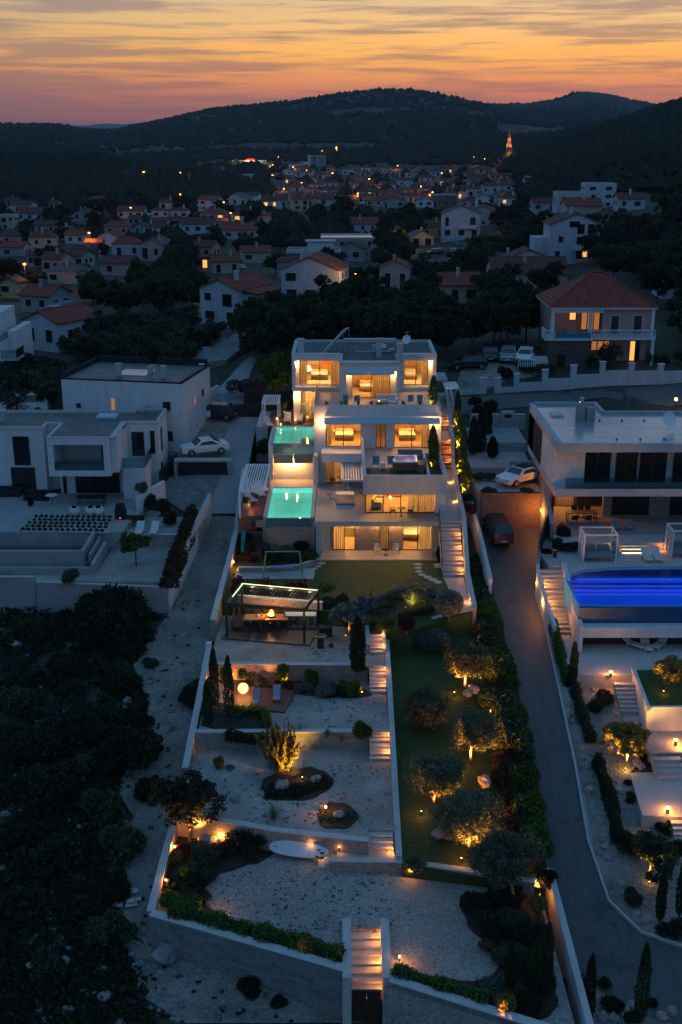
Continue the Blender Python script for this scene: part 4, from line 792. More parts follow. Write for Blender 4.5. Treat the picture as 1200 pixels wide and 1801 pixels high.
m=MB();m.box(ux0-.45,99.0,3.0,ux0-.05,106.5,6.5);m.box(ux0-.05,99.6,3.0,ux1+.2,99.9,5.2);m.box(ux0-.05,99.32,5.0,ux1+.2,105.2,5.15);m.build('wall_body','villa_white',o,world=True)
for k in range(2):MB().box(ux0+.05+k*(ux1-ux0)/2,98.85,4.75,ux0-.03+(k+1)*(ux1-ux0)/2,99.0,5.55).build('relief_panel','relief_tile',o,world=True)
struct(MB().box(ux0-.9,105.5,5.0,ux1+.3,112,6.6).build('upper_deck','deck'),'reddish deck behind the upper pool');struct(MB().box(ux0-2.0,105.4,3.0,ux0-.92,112,6.45).build('upper_terrace','concrete_light'),'paved edge beside the upper pool')
# ================================================================== vegetation
RNG=np.random.default_rng(7);RR=random.Random(11)
def fast_mesh(name,v,nf,k,mat):
 me=bpy.data.meshes.new(name);n=len(v)
 me.vertices.add(n);me.vertices.foreach_set('co',v.astype(np.float32).ravel())
 me.loops.add(nf*k);me.loops.foreach_set('vertex_index',np.arange(nf*k,dtype=np.int32))
 me.polygons.add(nf);me.polygons.foreach_set('loop_start',np.arange(0,nf*k,k,dtype=np.int32));me.polygons.foreach_set('loop_total',np.full(nf,k,dtype=np.int32))
 me.update();me.validate();me.materials.append(M(mat));return me
def quads(pts,size,up=0.0,asp=1.7,jit=.4,dirs=None):
 n=len(pts);a=RNG.normal(size=(n,3)) if dirs is None else dirs+RNG.normal(size=(n,3))*.25
 a[:,2]+=up;a/=np.linalg.norm(a,axis=1)[:,None]+1e-9
 b=np.cross(a,RNG.normal(size=(n,3)));b/=np.linalg.norm(b,axis=1)[:,None]+1e-9
 s=size*(1+RNG.uniform(-jit,jit,(n,1)));A=a*s*asp/2;B=b*s/2
 v=np.stack([pts-A,pts+B-A*.1,pts+A,pts-B-A*.1],1).reshape(-1,3)
 return v
def leaf_obj(name,pts,size,mat,parent,**k):
 v=quads(pts,size,**k);me=fast_mesh(name,v,len(pts),4,mat)
 o=bpy.data.objects.new(name,me);COL.objects.link(o);o.parent=parent;return o
def shell(n,c,r,sc=(1,1,1),inner=.55,zcut=-.7):
 d=RNG.normal(size=(int(n*1.5)+8,3));d/=np.linalg.norm(d,axis=1)[:,None];d=d[d[:,2]>zcut][:n]
 rad=r*(inner+(1-inner)*RNG.random((len(d),1))**.6)
 return np.array(c)+d*rad*np.array(sc)
def trunk_mb(h,r,tips,lean=(0,0)):
 m=MB();top=(lean[0],lean[1],h);m.tube((0,0,-.4),(lean[0]*.4,lean[1]*.4,h*.55),r,r*.75,8);m.tube((lean[0]*.4,lean[1]*.4,h*.55),top,r*.75,r*.5,8)
 for t in tips:m.tube((lean[0]*.8,lean[1]*.8,h*RR.uniform(.7,.98)),t,r*.42,r*.12,5)
 return m
def tree(name,mat,H,Rc,th,ncl,N,ls,bark='bark',flat=1.0,clump=.42,tr=.13,label='',cat='tree',lean=(0,0),round_=False,sub=3):
 t=thing(name,label,cat);cz=th+(H-th)/2;hz=(H-th)/2
 cs=[]
 for i in range(ncl):
  d=RNG.normal(size=3);d/=np.linalg.norm(d);k=RNG.uniform(.35,.8) if not round_ else RNG.uniform(.45,.62)
  cs.append((d[0]*Rc*k+lean[0],d[1]*Rc*k+lean[1],cz+d[2]*hz*k*flat))
 P_=[]
 for c in cs:
  r=Rc*clump*RNG.uniform(.75,1.2)
  q=shell(sub*3,c,r,(1,1,.75));
  for s in q:P_.append(shell(int(N/ncl/(sub*3))+1,s,r*.42,(1,1,.8),.2,-.9))
 pts=np.concatenate(P_)
 trunk_mb(th+hz*.5,tr,[tuple(c) for c in cs[:7]],lean).build('trunk',bark,t)
 leaf_obj('crown',pts,ls,mat,t);return t
def bush(name,mat,R_,H,N,ls,label='',cat='shrub',group=None,clumps=7,sp=None):
 t=thing(name,label,cat);P_=[]
 for i in range(clumps):
  a=RNG.uniform(0,6.28);k=RNG.uniform(.2,.62)*R_
  P_.append(shell(N//clumps,(math.cos(a)*k,math.sin(a)*k,H*RNG.uniform(.3,.62)),R_*.5,(1,1,H/R_*.72),.4,-.6))
 pts=np.concatenate(P_);pts=pts[pts[:,2]>0.02]
 leaf_obj('foliage',pts,ls,mat,t,**(sp or {}))
 m=MB()
 for i in range(5):a=i*1.26;m.tube((0,0,-.05),(math.cos(a)*R_*.4,math.sin(a)*R_*.4,H*.5),.03,.012,5)
 m.build('stem','bark',t);return t
def cypress(mat='leaf_cypress',H=4,R_=.42,N=2600,ls=.09,label=''):
 t=thing('cypress',label,'cypress');z=RNG.random(N)**.85;prof=np.sin((z*.9+.1)**.8*math.pi)**.55
 a=RNG.uniform(0,6.283,N);k=R_*prof*(.62+.38*RNG.random(N))*(1+.14*np.sin(a*3+z*13)+.10*np.sin(a*5-z*31))
 pts=np.stack([np.cos(a)*k,np.sin(a)*k,.12+z*(H-.12)],1)
 leaf_obj('crown',pts,ls,mat,t,up=1.6);MB().tube((0,0,-.2),(0,0,H*.7),.07,.02,6).build('trunk','bark',t);return t
def spiky(name,mat,n,Lf,w,label,cat='plant',up=.35,droop=.5):
 t=thing(name,label,cat);m=MB()
 for i in range(n):
  a=i*2.399;e=R(12+74*(i/n)**.8);l=Lf*RR.uniform(.75,1.05)
  dx,dy=math.cos(a),math.sin(a);px_,py_=-dy,dx;pr=None
  for k in range(5):
   s=k/4;r=l*s*math.cos(e);z=l*s*math.sin(e)-droop*(l*s)**2*math.cos(e)*.45;ww=w*(1-s**1.6)*.5+.004
   q=[(dx*r+px_*ww,dy*r+py_*ww,z+.1),(dx*r-px_*ww,dy*r-py_*ww,z+.1)]
   if pr:m.add(pr+q[::-1],[(0,1,2,3)])
   pr=q
 m.build('leaf_rosette',mat,t);MB().lathe([(.12,-.05),(.1,.2),(.03,.3)],n=8).build('base','bark',t);return t
def hedge(name,pts,w,h,mat,label,cat='hedge',dens=420,ls=.10,group=None,clip=False):
 """leafy hedge along a polyline (x,y,z)"""
 t=thing(name,label,cat,pts[0],0,group);P_=[];core=[]
 o=np.array(pts[0])
 for a,b in zip(pts,pts[1:]):
  a=np.array(a,float);b=np.array(b,float);l=np.linalg.norm(b-a);n=int(dens*l*(w+2*h)/2.2);s=RNG.random((n,1));d=(b-a)/l;nr=np.array([-d[1],d[0],0])
  th=RNG.uniform(-.15,math.pi+.15,n)
  if clip:
   u=np.clip(np.cos(th)*1.45,-1,1)*w/2;v=np.clip(np.sin(th)*1.5,0,1)*h
  else:
   k=.78+.3*np.sin(s[:,0]*l*2.3+1.7*np.sin(s[:,0]*l*.9))*.5+RNG.normal(size=n)*.10
   u=np.cos(th)*w/2*k;v=np.abs(np.sin(th))*h*k
  P_.append(a+(b-a)*s+nr*u[:,None]+np.stack([np.zeros(n),np.zeros(n),v],1)-o+RNG.normal(size=(n,3))*.03)
 leaf_obj('foliage',np.concatenate(P_),ls,mat,t)
 m=MB()
 for a,b in zip(pts,pts[1:]):m.wall([(a[0],a[1],a[2],a[2]+h*.62),(b[0],b[1],b[2],b[2]+h*.62)],w*.5)
 m.build('branch_core','leaf_scrub',t,world=True);return t
def rock(x,y,z,r,mat,label,seed,sc=(1,.8,.7),group='loose boulders in the garden'):
 t=MB();rr=random.Random(seed);t.ball((0,0,0),r,9,6,sc,.22,seed)
 o=t.build('boulder',mat);o.location=(x,y,z+r*sc[2]*.45);o.rotation_euler=(rr.uniform(-.3,.3),rr.uniform(-.3,.3),rr.uniform(0,6));tag(o,label,'boulder',group);return o
class Proto:
 def __init__(s,root,H):s.root=root;s.used=False;s.H=H;s.first_label=None
 def place(s,loc,rz=0,sc=1,label=None,group=None):
  if not s.used:
   s.used=True;o=s.root;o.location=loc;o.rotation_euler=(0,0,rz);o.scale=sc if hasattr(sc,'__len__') else (sc,sc,sc)
   if label is not None:o['label']=label
   if group:o['group']=group
   return o
  return dup(s.root,loc,rz,label,group,sc)
PINES=[Proto(tree('pine_tree','leaf_pine',7.5,3.4,1.6,14,7500,.25),7.5),Proto(tree('pine_tree','leaf_pine',6.4,3.7,1.2,16,7500,.25,flat=.8),6.4),Proto(tree('pine_tree','leaf_dark',8.4,3.0,1.6,14,7500,.24),8.4),Proto(tree('pine_tree','leaf_dark',7.0,3.9,1.4,13,7000,.26,clump=.36),7.0)]
FAR=[Proto(tree('leafy_tree','leaf_dark',7.5,3.6,1.2,9,900,.75,sub=2),7.5),Proto(tree('leafy_tree','leaf_far',6.5,4.0,1.0,9,900,.8,sub=2),6.5)]
FIELD=[Proto(tree('olive_tree','leaf_field',3.8,2.3,.6,10,2400,.22),3.8),Proto(tree('olive_tree','leaf_field',3.2,2.5,.5,11,2400,.22,flat=.8),3.2),Proto(tree('olive_tree','leaf_field',3.4,2.0,.5,9,2200,.2),3.4)]
SCRUB=[Proto(bush('scrub_bush','leaf_scrub',1.5,1.5,2600,.13),1.5),Proto(bush('scrub_bush','leaf_scrub',1.2,1.1,2000,.12),1.1),Proto(bush('scrub_bush','leaf_field',1.1,1.2,2000,.12),1.2)]
# ================================================================== garden planting and furniture
# ---- round olive trees on the lawn strip
def olive(px,pyb,H,Rc,th,label,lit=True,lean=(0,0),k=0):
 p=P(px,pyb,0);
 for _ in range(6):p=P(px,pyb,zs(p.y))
 t=tree('olive_tree','leaf_olive',H*1.06,Rc*1.04,th,22,13000,.09,'bark_pale',lean=lean,label=label,round_=True,clump=.56,tr=.1,sub=4);t.location=p;t['group']='round olive trees on the lawn strip'
 return t,p
def uplight(x,y,z,tx,ty,tz,power,label,ang=95,color=WARM2,group='small garden spotlights'):
 t=thing('garden_spotlight',label,'lamp',(x,y,z),0,group)
 MB().tube((0,0,-.15),(0,0,.1),.012).build('stake','metal_dark',t);MB().lathe([(.03,.1),(.045,.12),(.045,.2),(.04,.2)],n=10).build('head','metal_dark',t);MB().lathe([(.036,.201),(.03,.215)],n=10).build('lens','lamp',t)
 spot((x,y,z+.27),(tx,ty,tz),power*15,ang,color,.8,.04,t);point((x,y-.05,z+.33),power*.06,color,.03,t);return t
for i,a in enumerate((
 (818,1208,2.6,1.35,.95,'bushy olive with lit forked trunk behind two boulders',1,(.0,.1)),(747,1278,2.3,1.4,.4,'unlit silvery olive crown low over pale flat stones',0,(.1,0)),(828,1336,2.75,1.4,.9,'perfectly round olive beside the white oleanders, trunk glowing orange',1,(0,0)),
 (764,1412,2.9,1.5,.8,'large round olive with the right half of its crown lit amber',1,(-.05,0)),(826,1492,2.75,1.7,.7,'wide olive above a pair of pale boulders, lit low on the trunk',1,(-.1,.1)),(905,1580,3.3,1.55,1.0,'loose grey olive leaning over the coped wall',0,(-.5,.3)))):
 t,p=olive(a[0],a[1],a[2],a[3],a[4],a[5],a[6],a[7])
 if a[6]:
  s=(-1.1 if i in (0,2,3) else -.75);uplight(p.x+s*.75,p.y-1.15,p.z,p.x+.1,p.y,p.z+1.5,230,('spotlight left of the bushy olive','','spotlight left of the perfectly round olive','spotlight left of the amber lit olive','spotlight left of the wide olive')[i])
def gbush(px,py,z,name,mat,R_,H,N,ls,label,cat='shrub',clumps=7):
 t=bush(name,mat,R_,H,N,ls,label,cat,clumps=clumps);t.location=P(px,py,z);return t
def ball_bush(px,py,z,r,mat,label,ls=.07,N=3500,sc=(1,1,.9),stem=0):
 t=thing('clipped_bush',label,'bush',P(px,py,z));leaf_obj('foliage',shell(N,(0,0,r*sc[2]*.9+stem),r,sc,.86,-.95),ls,mat,t)
 MB().ball((0,0,r*sc[2]*.9+stem),r*.84,12,8,sc,.04,3).build('branch_core','leaf_scrub',t)
 if stem:MB().tube((0,0,-.1),(0,0,stem+r*.5),.07,.05).build('trunk','bark_pale',t)
 return t
ball_bush(765,1140,-1.35,.95,'leaf_blue','grey green clipped mound on the upper lawn strip',sc=(1.15,.95,.75));ball_bush(740,1132,-1.3,.6,'leaf_olive','smaller rounded bush against the grey green mound',sc=(1.1,1,.8))
ball_bush(789,1092,-.2,1.05,'leaf_blue','big round grey olive standard beside the paved path',stem=.55,sc=(1,1,.9));ball_bush(715,1112,-.2,.6,'leaf_purple','small reddish round bush beside the coped wall',stem=.25)
gbush(730,1530,-4.0,'young_shrub','leaf_olive',.7,.9,900,.1,'sparse young shrub at the bottom of the olive lawn')
for i,a in enumerate(((823,1222,-1.9,.34,'rock','grey boulder of the pair below the bushy olive'),(833,1216,-1.9,.42,'rock_pink','pinkish boulder of the pair below the bushy olive'),(851,1378,-2.9,.46,'rock_pink','single pointed pink boulder right of the amber lit olive'),(772,1470,-3.6,.42,'rock_pink','pale pink boulder left of the wide olive'),(790,1474,-3.6,.32,'rock','greyish boulder close to the wide olive trunk'),
 (497,1388,-3.25,.55,'rock','large grey boulder on the juniper mound'),(554,1376,-3.25,.42,'rock_pink','smaller pointed boulder on the juniper mound'),(597,1436,-3.25,.36,'rock','pale split rock beside the glowing lamp'),(414,1408,-3.3,.34,'rock','lone grey rock on the gravel near the wall'),(363,1487,-4.4,.62,'rock','big flat grey boulder beside the fiery lit shrub'),(745,1266,-2.2,.3,'rock','flat pale stone under the unlit olive'),(722,1262,-2.2,.26,'rock','small pale stone left of the unlit olive'))):
 p=P(a[0],a[1],a[2]);rock(p.x,p.y,p.z,a[3],a[4],a[5],i+3)
# ---- oleander hedge along the driveway, in separate bushes with white or pink flowers
def lz(y):return interp([(44,-5.2),(50,-4.6),(75.7,-1.8),(84,-.6),(95,1.8),(116,5.2)],y)
ol=[Proto(bush('oleander','leaf_oleander',1.15,1.7,5200,.10,cat='oleander',clumps=10),1.7),Proto(bush('oleander','leaf_green',1.15,1.6,4600,.10,cat='oleander',clumps=9),1.6),Proto(bush('oleander','leaf_oleander_pink',1.1,1.7,4600,.10,cat='oleander',clumps=9),1.7),Proto(bush('oleander','leaf_rust',1.05,1.3,3600,.1,cat='oleander',clumps=9),1.3)]
seq=[(86.5,10.6,1,.55),(84.6,10.6,0,.6),(82.6,10.65,0,.62),(80.6,10.75,0,.7),(79.0,10.8,1,.8),(77.3,10.8,1,.85),(75.6,10.7,2,.9),(74.0,10.7,0,.9),(72.4,10.8,1,.9),(70.8,10.8,0,.95),(69.2,10.75,1,.95),(67.5,10.8,3,1.0),(66.0,10.6,0,1.0),(64.4,10.7,1,1.0),(62.8,10.6,0,1.0),(61.3,10.6,0,.95),(60.0,10.3,3,1.1),(58.6,10.5,1,1.0),(57.2,10.4,3,1.0),(55.8,10.4,1,1.0),(54.4,10.4,3,1.1),(53.2,10.3,1,.95),(52.2,9.9,3,1.0)]
kinds=['oleander bush flecked with white flowers in the hedge beside the driveway','plain green oleander bush in the hedge beside the driveway','oleander bush with pink flowers in the hedge beside the driveway','low reddish bush in the hedge beside the driveway']
for y,x,k,s in seq:ol[k].place((x,y,lz(y)-.1),RR.uniform(0,.5),(s*1.08,s*1.4,s*RR.uniform(.95,1.3)),kinds[k],'hedge bushes beside the driveway')
for y,x,k,s in ((66.5,9.7,1,.75),(58.5,9.6,3,.8),(56,9.5,3,.8),(53.5,9.6,3,.9),(72.5,9.9,1,.6),(61.8,9.8,3,.7)):ol[k].place((x,y,zs(y)),RR.uniform(0,6),s,('','green under-hedge bush on the lawn side','','dark reddish under-hedge bush on the lawn side')[k],'hedge bushes beside the driveway')
# slim trees and shrubs between the two side walls, lit from below
for i,(px,py,z,H) in enumerate(((804,752,6.3,3.6),(809,790,5.6,3.2),(812,835,4.6,3.0),(820,868,3.9,2.8))):
 p=P(px,py,z);c=cypress('leaf_bright' if i else 'leaf_cypress',H,.34+.12*(i>0),2200,.1,('tall slim cypress glowing at its foot beside the top side flight','lit upright shrub beside the three bright stair lamps','lit upright shrub halfway down the side walk','lit upright shrub above the lower side flight')[i]);c.location=p
 uplight(p.x-.35,p.y-.4,p.z+.05,p.x,p.y,p.z+1.6,42,('spotlight at the foot of the slim cypress','spotlight under the shrub by the stair lamps','spotlight under the shrub of the side walk','spotlight under the lowest lit shrub')[i],110,(1,.5,.05))
gbush(819,885,3.3,'shrub','leaf_scrub',.7,1.0,1500,.1,'dark shrub at the bend of the side walk');gbush(829,905,2.6,'shrub','leaf_purple',.6,1.1,1500,.1,'reddish shrub lit by a wall lamp beside the side flight')
step_lamp(10.15,88.6,3.15,-1,14,'bright lamp lighting the reddish shrub beside the side flight')
# planter cypresses on villa terraces
for i,(px,py,z,Y,H,R_) in enumerate(((764,822,6.75,0,2.9,.42),(761,800,6.75,0,2.6,.4),(762,713,9.98,0,2.7,.4))):
 p=P(px,py,z);c=cypress('leaf_green',H,R_,2200,.09,('front planter shrub on the hot tub terrace','rear planter shrub on the hot tub terrace','tall planter shrub on the top terrace corner')[i]);c.location=p
 if i!=1:uplight(p.x-.25,p.y-.3,p.z,p.x,p.y,p.z+1.4,14,('spotlight in the hot tub terrace planter','','spotlight in the top terrace corner planter')[i],110,(1,.6,.1))
for i,px in enumerate((575,601,608,630,653,667,708,737)):
 p=P(px,712,9.98);t=spiky('succulent','leaf_green',26,.62,.10,'spiky dark plant in the planter of the top terrace','plant');t.location=(p.x,98.6,9.97);t['group']='spiky plants in the top terrace planter'
# ---- upper lawn island bed, clipped hedges, agave, path stones
hedge('blue_groundcover',[(*P(640,1078,-.02)[:2],0),(*P(662,1058,0)[:2],0),(*P(700,1042,0)[:2],0),(*P(738,1030,0)[:2],0),(*P(756,1036,0)[:2],0),(*P(762,1052,0)[:2],0)],.85,.34,'leaf_blue','curved band of blue grey groundcover around the agave bed','groundcover',500,.06)
struct(MB().prism([tuple(P(a,b,0)[:2]) for a,b in ((640,1088),(660,1064),(735,1036),(756,1045),(752,1068),(700,1085),(690,1098),(655,1104))],-.4,.02).build('planting_bed','soil'),'brown mulch bed around the agave')
ag=spiky('agave','leaf_yucca',46,1.25,.13,'large spiky agave lit golden on the island bed');ag.location=P(728,1066,.0);uplight(*P(713,1072,.05),P(728,1066,0).x,P(728,1066,0).y,.9,60,'spotlight beside the large agave',120,(1,.58,.10))
t=spiky('yucca','leaf_yucca',24,.55,.06,'small yucca on a short stem at the edge of the lawn');t.location=P(652,1048,.1)
hedge('clipped_hedge',[(*P(702,1088,0)[:2],-.1),(*P(762,1074,0)[:2],-.1)],.7,.75,'leaf_green','clipped green box hedge in front of the agave',dens=800,ls=.05,clip=True)
hedge('clipped_hedge',[(*P(658,1104,0)[:2],-.2),(*P(690,1094,0)[:2],-.2)],.9,.75,'leaf_green','short clipped box hedge left of the agave',dens=800,ls=.05,clip=True)
hedge('clipped_hedge',[(*P(668,1070,0)[:2],-.05),(*P(693,1066,0)[:2],-.05)],.7,.4,'leaf_green','low clipped hedge behind the pale edging stones',dens=800,ls=.05,clip=True)
for i,(px,py,a,b) in enumerate(((735,993,.75,.35),(735,999,.7,.4),(737,1005,.65,.45),(742,1011,.6,.4),(752,1015,.7,.5),(761,1020,.7,.5),(771,1024,.65,.5),(770,995,.7,.9),(565,991,.8,.35),(560,996,.6,.35),(552,1000,.6,.3))):
 p=P(px,py,0);n=7;m=MB();m.prism([(a/2*math.cos(k*6.283/n)*RR.uniform(.85,1.15),b*.62*math.sin(k*6.283/n)*RR.uniform(.85,1.15)) for k in range(n)],0,.05);o=m.build('stepping_stone','coping');o.location=(p.x,p.y,-.015);tag(o,'irregular pale stepping stone '+('on the right side of the lawn' if px>600 and px!=770 else 'standing apart near the side stairs' if px==770 else 'beside the lawn near the swing'),'stepping stone','stepping stones in the lawn')
# ---- lower left garden below the pool: shrubs, swing, play court
struct(MB().prism([tuple(P(a,b,0)[:2]) for a,b in ((412,1018),(552,1018),(555,1000),(418,998))],-.3,.02).build('play_court','concrete_light'),'pale strip of paving under the swing')
gwall('garden_wall',[(*P(420,998,.4)[:2],-.5,.45),(*P(470,998,.4)[:2],-.5,.45),(*P(525,994,.4)[:2],-.5,.45),(*P(556,985,.4)[:2],-.5,.5)],.25,'stone_pink','low curved stone wall behind the green swing')
struct(MB().prism([(-8.6,87.0),(-3.2,86.2),(-2.2,87.0),(-2.2,88.3),(-8.6,88.3)],-.4,.35).build('planting_bed','soil'),'raised planting bed under the lower pool')
for i,(px,py,mat,r,h) in enumerate(((435,975,'leaf_scrub',.8,1.2),(462,968,'leaf_blue',.8,.8),(487,962,'leaf_blue',.7,1.1),(505,975,'leaf_olive',.8,.7),(530,968,'leaf_scrub',.9,1.0),(548,985,'leaf_green',.6,.8),(445,990,'leaf_purple',.5,.6),(480,985,'leaf_scrub',.8,.7),(515,988,'leaf_dark',.7,.7),(497,948,'leaf_dark',.7,1.0),(470,950,'leaf_dark',.7,.9),(537,955,'leaf_dark',.6,.9))):
 gbush(px,py,.35,'shrub',mat,r,h,1500,.09,('dark','blue grey','tall blue grey','silvery','broad dark','bright green','small reddish','low dark','rounded dark','upright dark','compact dark','small upright dark')[i]+' shrub in the bed under the lower pool')
sw=thing('swing_frame','green metal swing frame behind the purple hedge','swing',(*P(498,1012,0)[:2],0))
for s in (-1,1):
 for d in (-.7,.7):MB().tube((s*1.55,d,0),(s*1.3,0,2.0),.05).build('leg','green_paint',sw)
MB().tube((-1.4,0,2.0),(1.4,0,2.0),.055).build('crossbar','green_paint',sw)
m=MB();m.tube((-.9,0,1.97),(-.75,0,.75),.012);m.tube((.9,0,1.97),(.75,0,.75),.012);m.build('rope','metal_dark',sw);MB().box(-.8,-.25,.68,.8,.25,.76).build('seat','canvas_blue',sw)
uplight(*P(545,962,.35),P(545,950,1).x,88.3,1.6,22,'added spotlight brightening the stone pier of the lower pool',120)  # extra uplight added to brighten the dark stone under the pool
# purple hedge behind the pergola
hedge('purple_hedge',[(-8.2,80.2,-1.0),(-6.0,79.6,-1.0),(-2.6,79.0,-1.0)],1.6,2.15,'leaf_purple','dark red leaved hedge behind the pergola',dens=330,ls=.12)
ball_bush(577,1085,-1.0,.9,'leaf_dark','dark rounded bush right of the pergola',ls=.09);gbush(575,1048,-.6,'shrub','leaf_bright',.8,1.2,2200,.1,'golden lit shrub behind the right end of the pergola');uplight(*P(570,1062,-.6),P(575,1050,-.6).x,P(575,1050,-.6).y,.6,50,'spotlight under the golden shrub behind the pergola',120,(1,.6,.08))
gbush(512,1070,-1.0,'shrub','leaf_bright',.5,1.9,1300,.1,'lit climbing shrub seen through the pergola roof');uplight(*P(512,1080,-1),P(512,1070,-1).x,P(512,1070,-1).y,.9,40,'spotlight behind the pergola kitchen',120,(1,.6,.08))
# ---- pergola with louvred roof
pz=-1.1
pA,pB,pC,pD=P(398,1062+0,1.55),P(535,1073,1.55),P(560,1040,1.55),P(425,1028,1.55)
pg=thing('pergola','dark louvred pergola with a light strip round its roof','pergola',((pA.x+pC.x)/2,(pA.y+pC.y)/2,pz))
for q in (pA,pB,pC,pD):
 MB().bx(q.x,q.y,pz,.16,.16,2.5,.05).build('post','metal_dark',pg,world=True)
def beam(a,b,z0,z1,w,mat,nm='beam'):return MB().wall([(a.x,a.y,z0,z1),(b.x,b.y,z0,z1)],w).build(nm,mat,pg,world=True)
for a,b in ((pA,pB),(pB,pC),(pC,pD),(pD,pA)):beam(a,b,1.42,1.66,.14,'metal_dark')
for i in range(1,27):
 a=pA.lerp(pB,i/27);b=pD.lerp(pC,i/27);m=MB();d=(pB-pA).normalized()
 m.add([(a.x-.06*d.x,a.y,1.5),(a.x+.05,a.y,1.6),(b.x+.05,b.y,1.6),(b.x-.06,b.y,1.5),(a.x-.06*d.x,a.y,1.52),(a.x+.05,a.y,1.62),(b.x+.05,b.y,1.62),(b.x-.06,b.y,1.52)],[(0,3,2,1),(4,5,6,7),(0,1,5,4),(2,3,7,6)]);m.build('louvre','louvre',pg,world=True)
def off(a,b,z,w,d):
 return MB().wall([(a.x+d[0],a.y+d[1],z,z+.03),(b.x+d[0],b.y+d[1],z,z+.03)],w).build('light_strip','strip',pg,world=True)
off(pD.lerp(pC,.01),pC.lerp(pD,.01),1.665,.05,(0,-.12));off(pA.lerp(pD,.3),pD,1.665,.05,(.12,-.1))
for k in range(4):q=pD.lerp(pC,.12+.25*k);point((q.x,q.y-.3,1.3),30,(1,.9,.55),.1,pg)
dk=struct(MB().prism([(pA.x-.4,pA.y-.2),(pB.x+.35,pB.y-.25),(pC.x+.3,pC.y-.2),(pD.x-.2,pD.y)],pz-.1,pz+.12).build('pergola_deck','deck'),'reddish timber deck under the pergola')
gwall('garden_wall',[(pD.x-.3,pD.y+.35,-2,.6),(pC.x+.3,pC.y+.3,-2,.6)],.25,'stone_pink','stone wall behind the outdoor kitchen')
kc=thing('outdoor_kitchen','white worktop with wooden doors under the pergola','kitchen unit',(pC.x-1.2,pC.y-.35,pz+.12));MB().box(-1.15,-.32,0,1.0,.32,.85).build('cabinet_body','fabric_white',kc);MB().box(-1.2,-.37,.853,1.05,.35,.92).build('worktop','coping',kc)
for i in range(4):MB().box(-1.08+i*.52,-.345,.08,-.62+i*.52,-.322,.8).build('door','wood',kc)
MB().box(-3.2+1.9,-.3,.0,-1.2,.3,1.25).build('oven_block','stone_pink',kc)
fb=thing('fire_bowl','burning fire on the dark bench in the pergola','fire',(pC.x-3.4,pC.y-.5,pz+.12));MB().lathe([(.2,0),(.26,.8),(.33,.9),(.3,.86)],n=14).build('bowl','metal_dark',fb)
m=MB()
for i in range(7):m.lathe([(.06,.86),(.05,1.0),(.01,1.12+.1*(i%3))],c=(.13*math.cos(i*.9),.13*math.sin(i*.9),0),n=6)
m.build('flame','flame',fb);point((pC.x-3.4,pC.y-.62,pz+1.5),55,WARM2,.12,fb)
def dining_table(x,y,z,lx,ly,mat,label,rz=0):
 t=thing('dining_table',label,'table',(x,y,z),rz);MB().box(-lx/2,-ly/2,.72,lx/2,ly/2,.77).build('table_top',mat,t)
 for sx_ in (-1,1):
  for sy_ in (-1,1):MB().box(sx_*(lx/2-.12)-.04,sy_*(ly/2-.12)-.04,0,sx_*(lx/2-.12)+.04,sy_*(ly/2-.12)+.04,.72).build('leg',mat,t)
 return t
def chair_proto(name,frame,seatm,label,arms=True,metal=.02):
 t=thing(name,label,'chair')
 MB().box(-.23,-.22,.42,.23,.22,.47).build('seat',seatm,t,bevel=.01);m=MB();m.add([(-.23,.2,.47),(.23,.2,.47),(.23,.28,.88),(-.23,.28,.88),(-.23,.23,.47),(.23,.23,.47),(.23,.31,.88),(-.23,.31,.88)],[(0,1,2,3),(7,6,5,4),(0,4,5,1),(1,5,6,2),(2,6,7,3),(3,7,4,0)]);m.build('backrest',seatm,t)
 for a in (-1,1):
  for b in (-1,1):MB().tube((a*.22,b*.2,.42),(a*.25,b*.24,0),metal).build('leg',frame,t)
 if arms:
  for a in (-1,1):m=MB();m.tube((a*.25,-.2,.64),(a*.25,.25,.66),.018);m.tube((a*.25,-.2,.64),(a*.23,-.2,.45),.015);m.build('armrest',frame,t)
 return Proto(t,.9)
CH_D=chair_proto('dining_chair','metal_dark','fabric_dark','');CH_W=chair_proto('terrace_chair','metal_white','fabric_white','');CH_G=chair_proto('armchair','metal_white','fabric_grey','')
tx,ty=(pA.x+pB.x)/2-.1,pA.y+1.75
tb=dining_table(tx,ty,pz+.12,3.2,1.0,'wood','long wooden dining table under the pergola')
for i in range(5):
 for s in (-1,1):CH_D.place((tx-1.3+i*.65,ty+s*.72,pz+.12),0 if s>0 else math.pi,1,('dark chair on the far side of the pergola table' if s>0 else 'dark chair on the near side of the pergola table'),'chairs round the pergola table')
CH_D.place((tx+2.0,ty-.1,pz+.12),-math.pi/2,1,'dark chair at the right end of the pergola table','chairs round the pergola table')
for i,(a,b) in enumerate(((-.3,.1),(0,-.15),(.35,.1),(-.55,-.1))):
 t=thing('table_setting',('carafe','orange bowl','jug','plate stack')[i]+' on the pergola dining table','tableware',(tx+a,ty+b,pz+.89));MB().lathe([(.05,0),(.09,.08),(.06,.2),(.07,.24)],n=10).build('vessel',('steel','orange_fabric','steel','fabric_white')[i],t)
ln=thing('table_lantern','small glowing lantern on the pergola dining table','lantern',(tx+.15,ty+.2,pz+.89));MB().lathe([(.06,0),(.06,.03)],n=10).build('base','metal_dark',ln);MB().lathe([(.04,.031),(.05,.12),(.02,.17)],n=10).build('flame','flame',ln);point((tx+.15,ty+.1,pz+1.25),90,WARM2,.08,ln)
bn=thing('bench','dark bench along the left side of the pergola','bench',(pD.x-.2,pD.y-1.5,pz));MB().box(-.3,-1.2,.35,.3,1.2,.45).build('seat','wood_dark',bn);MB().box(-.38,-1.2,.45,-.3,1.2,.9).build('backrest','wood_dark',bn)
for s in (-1,1):MB().box(-.28,s*1.1-.05,0,.28,s*1.1+.05,.35).build('leg','wood_dark',bn)
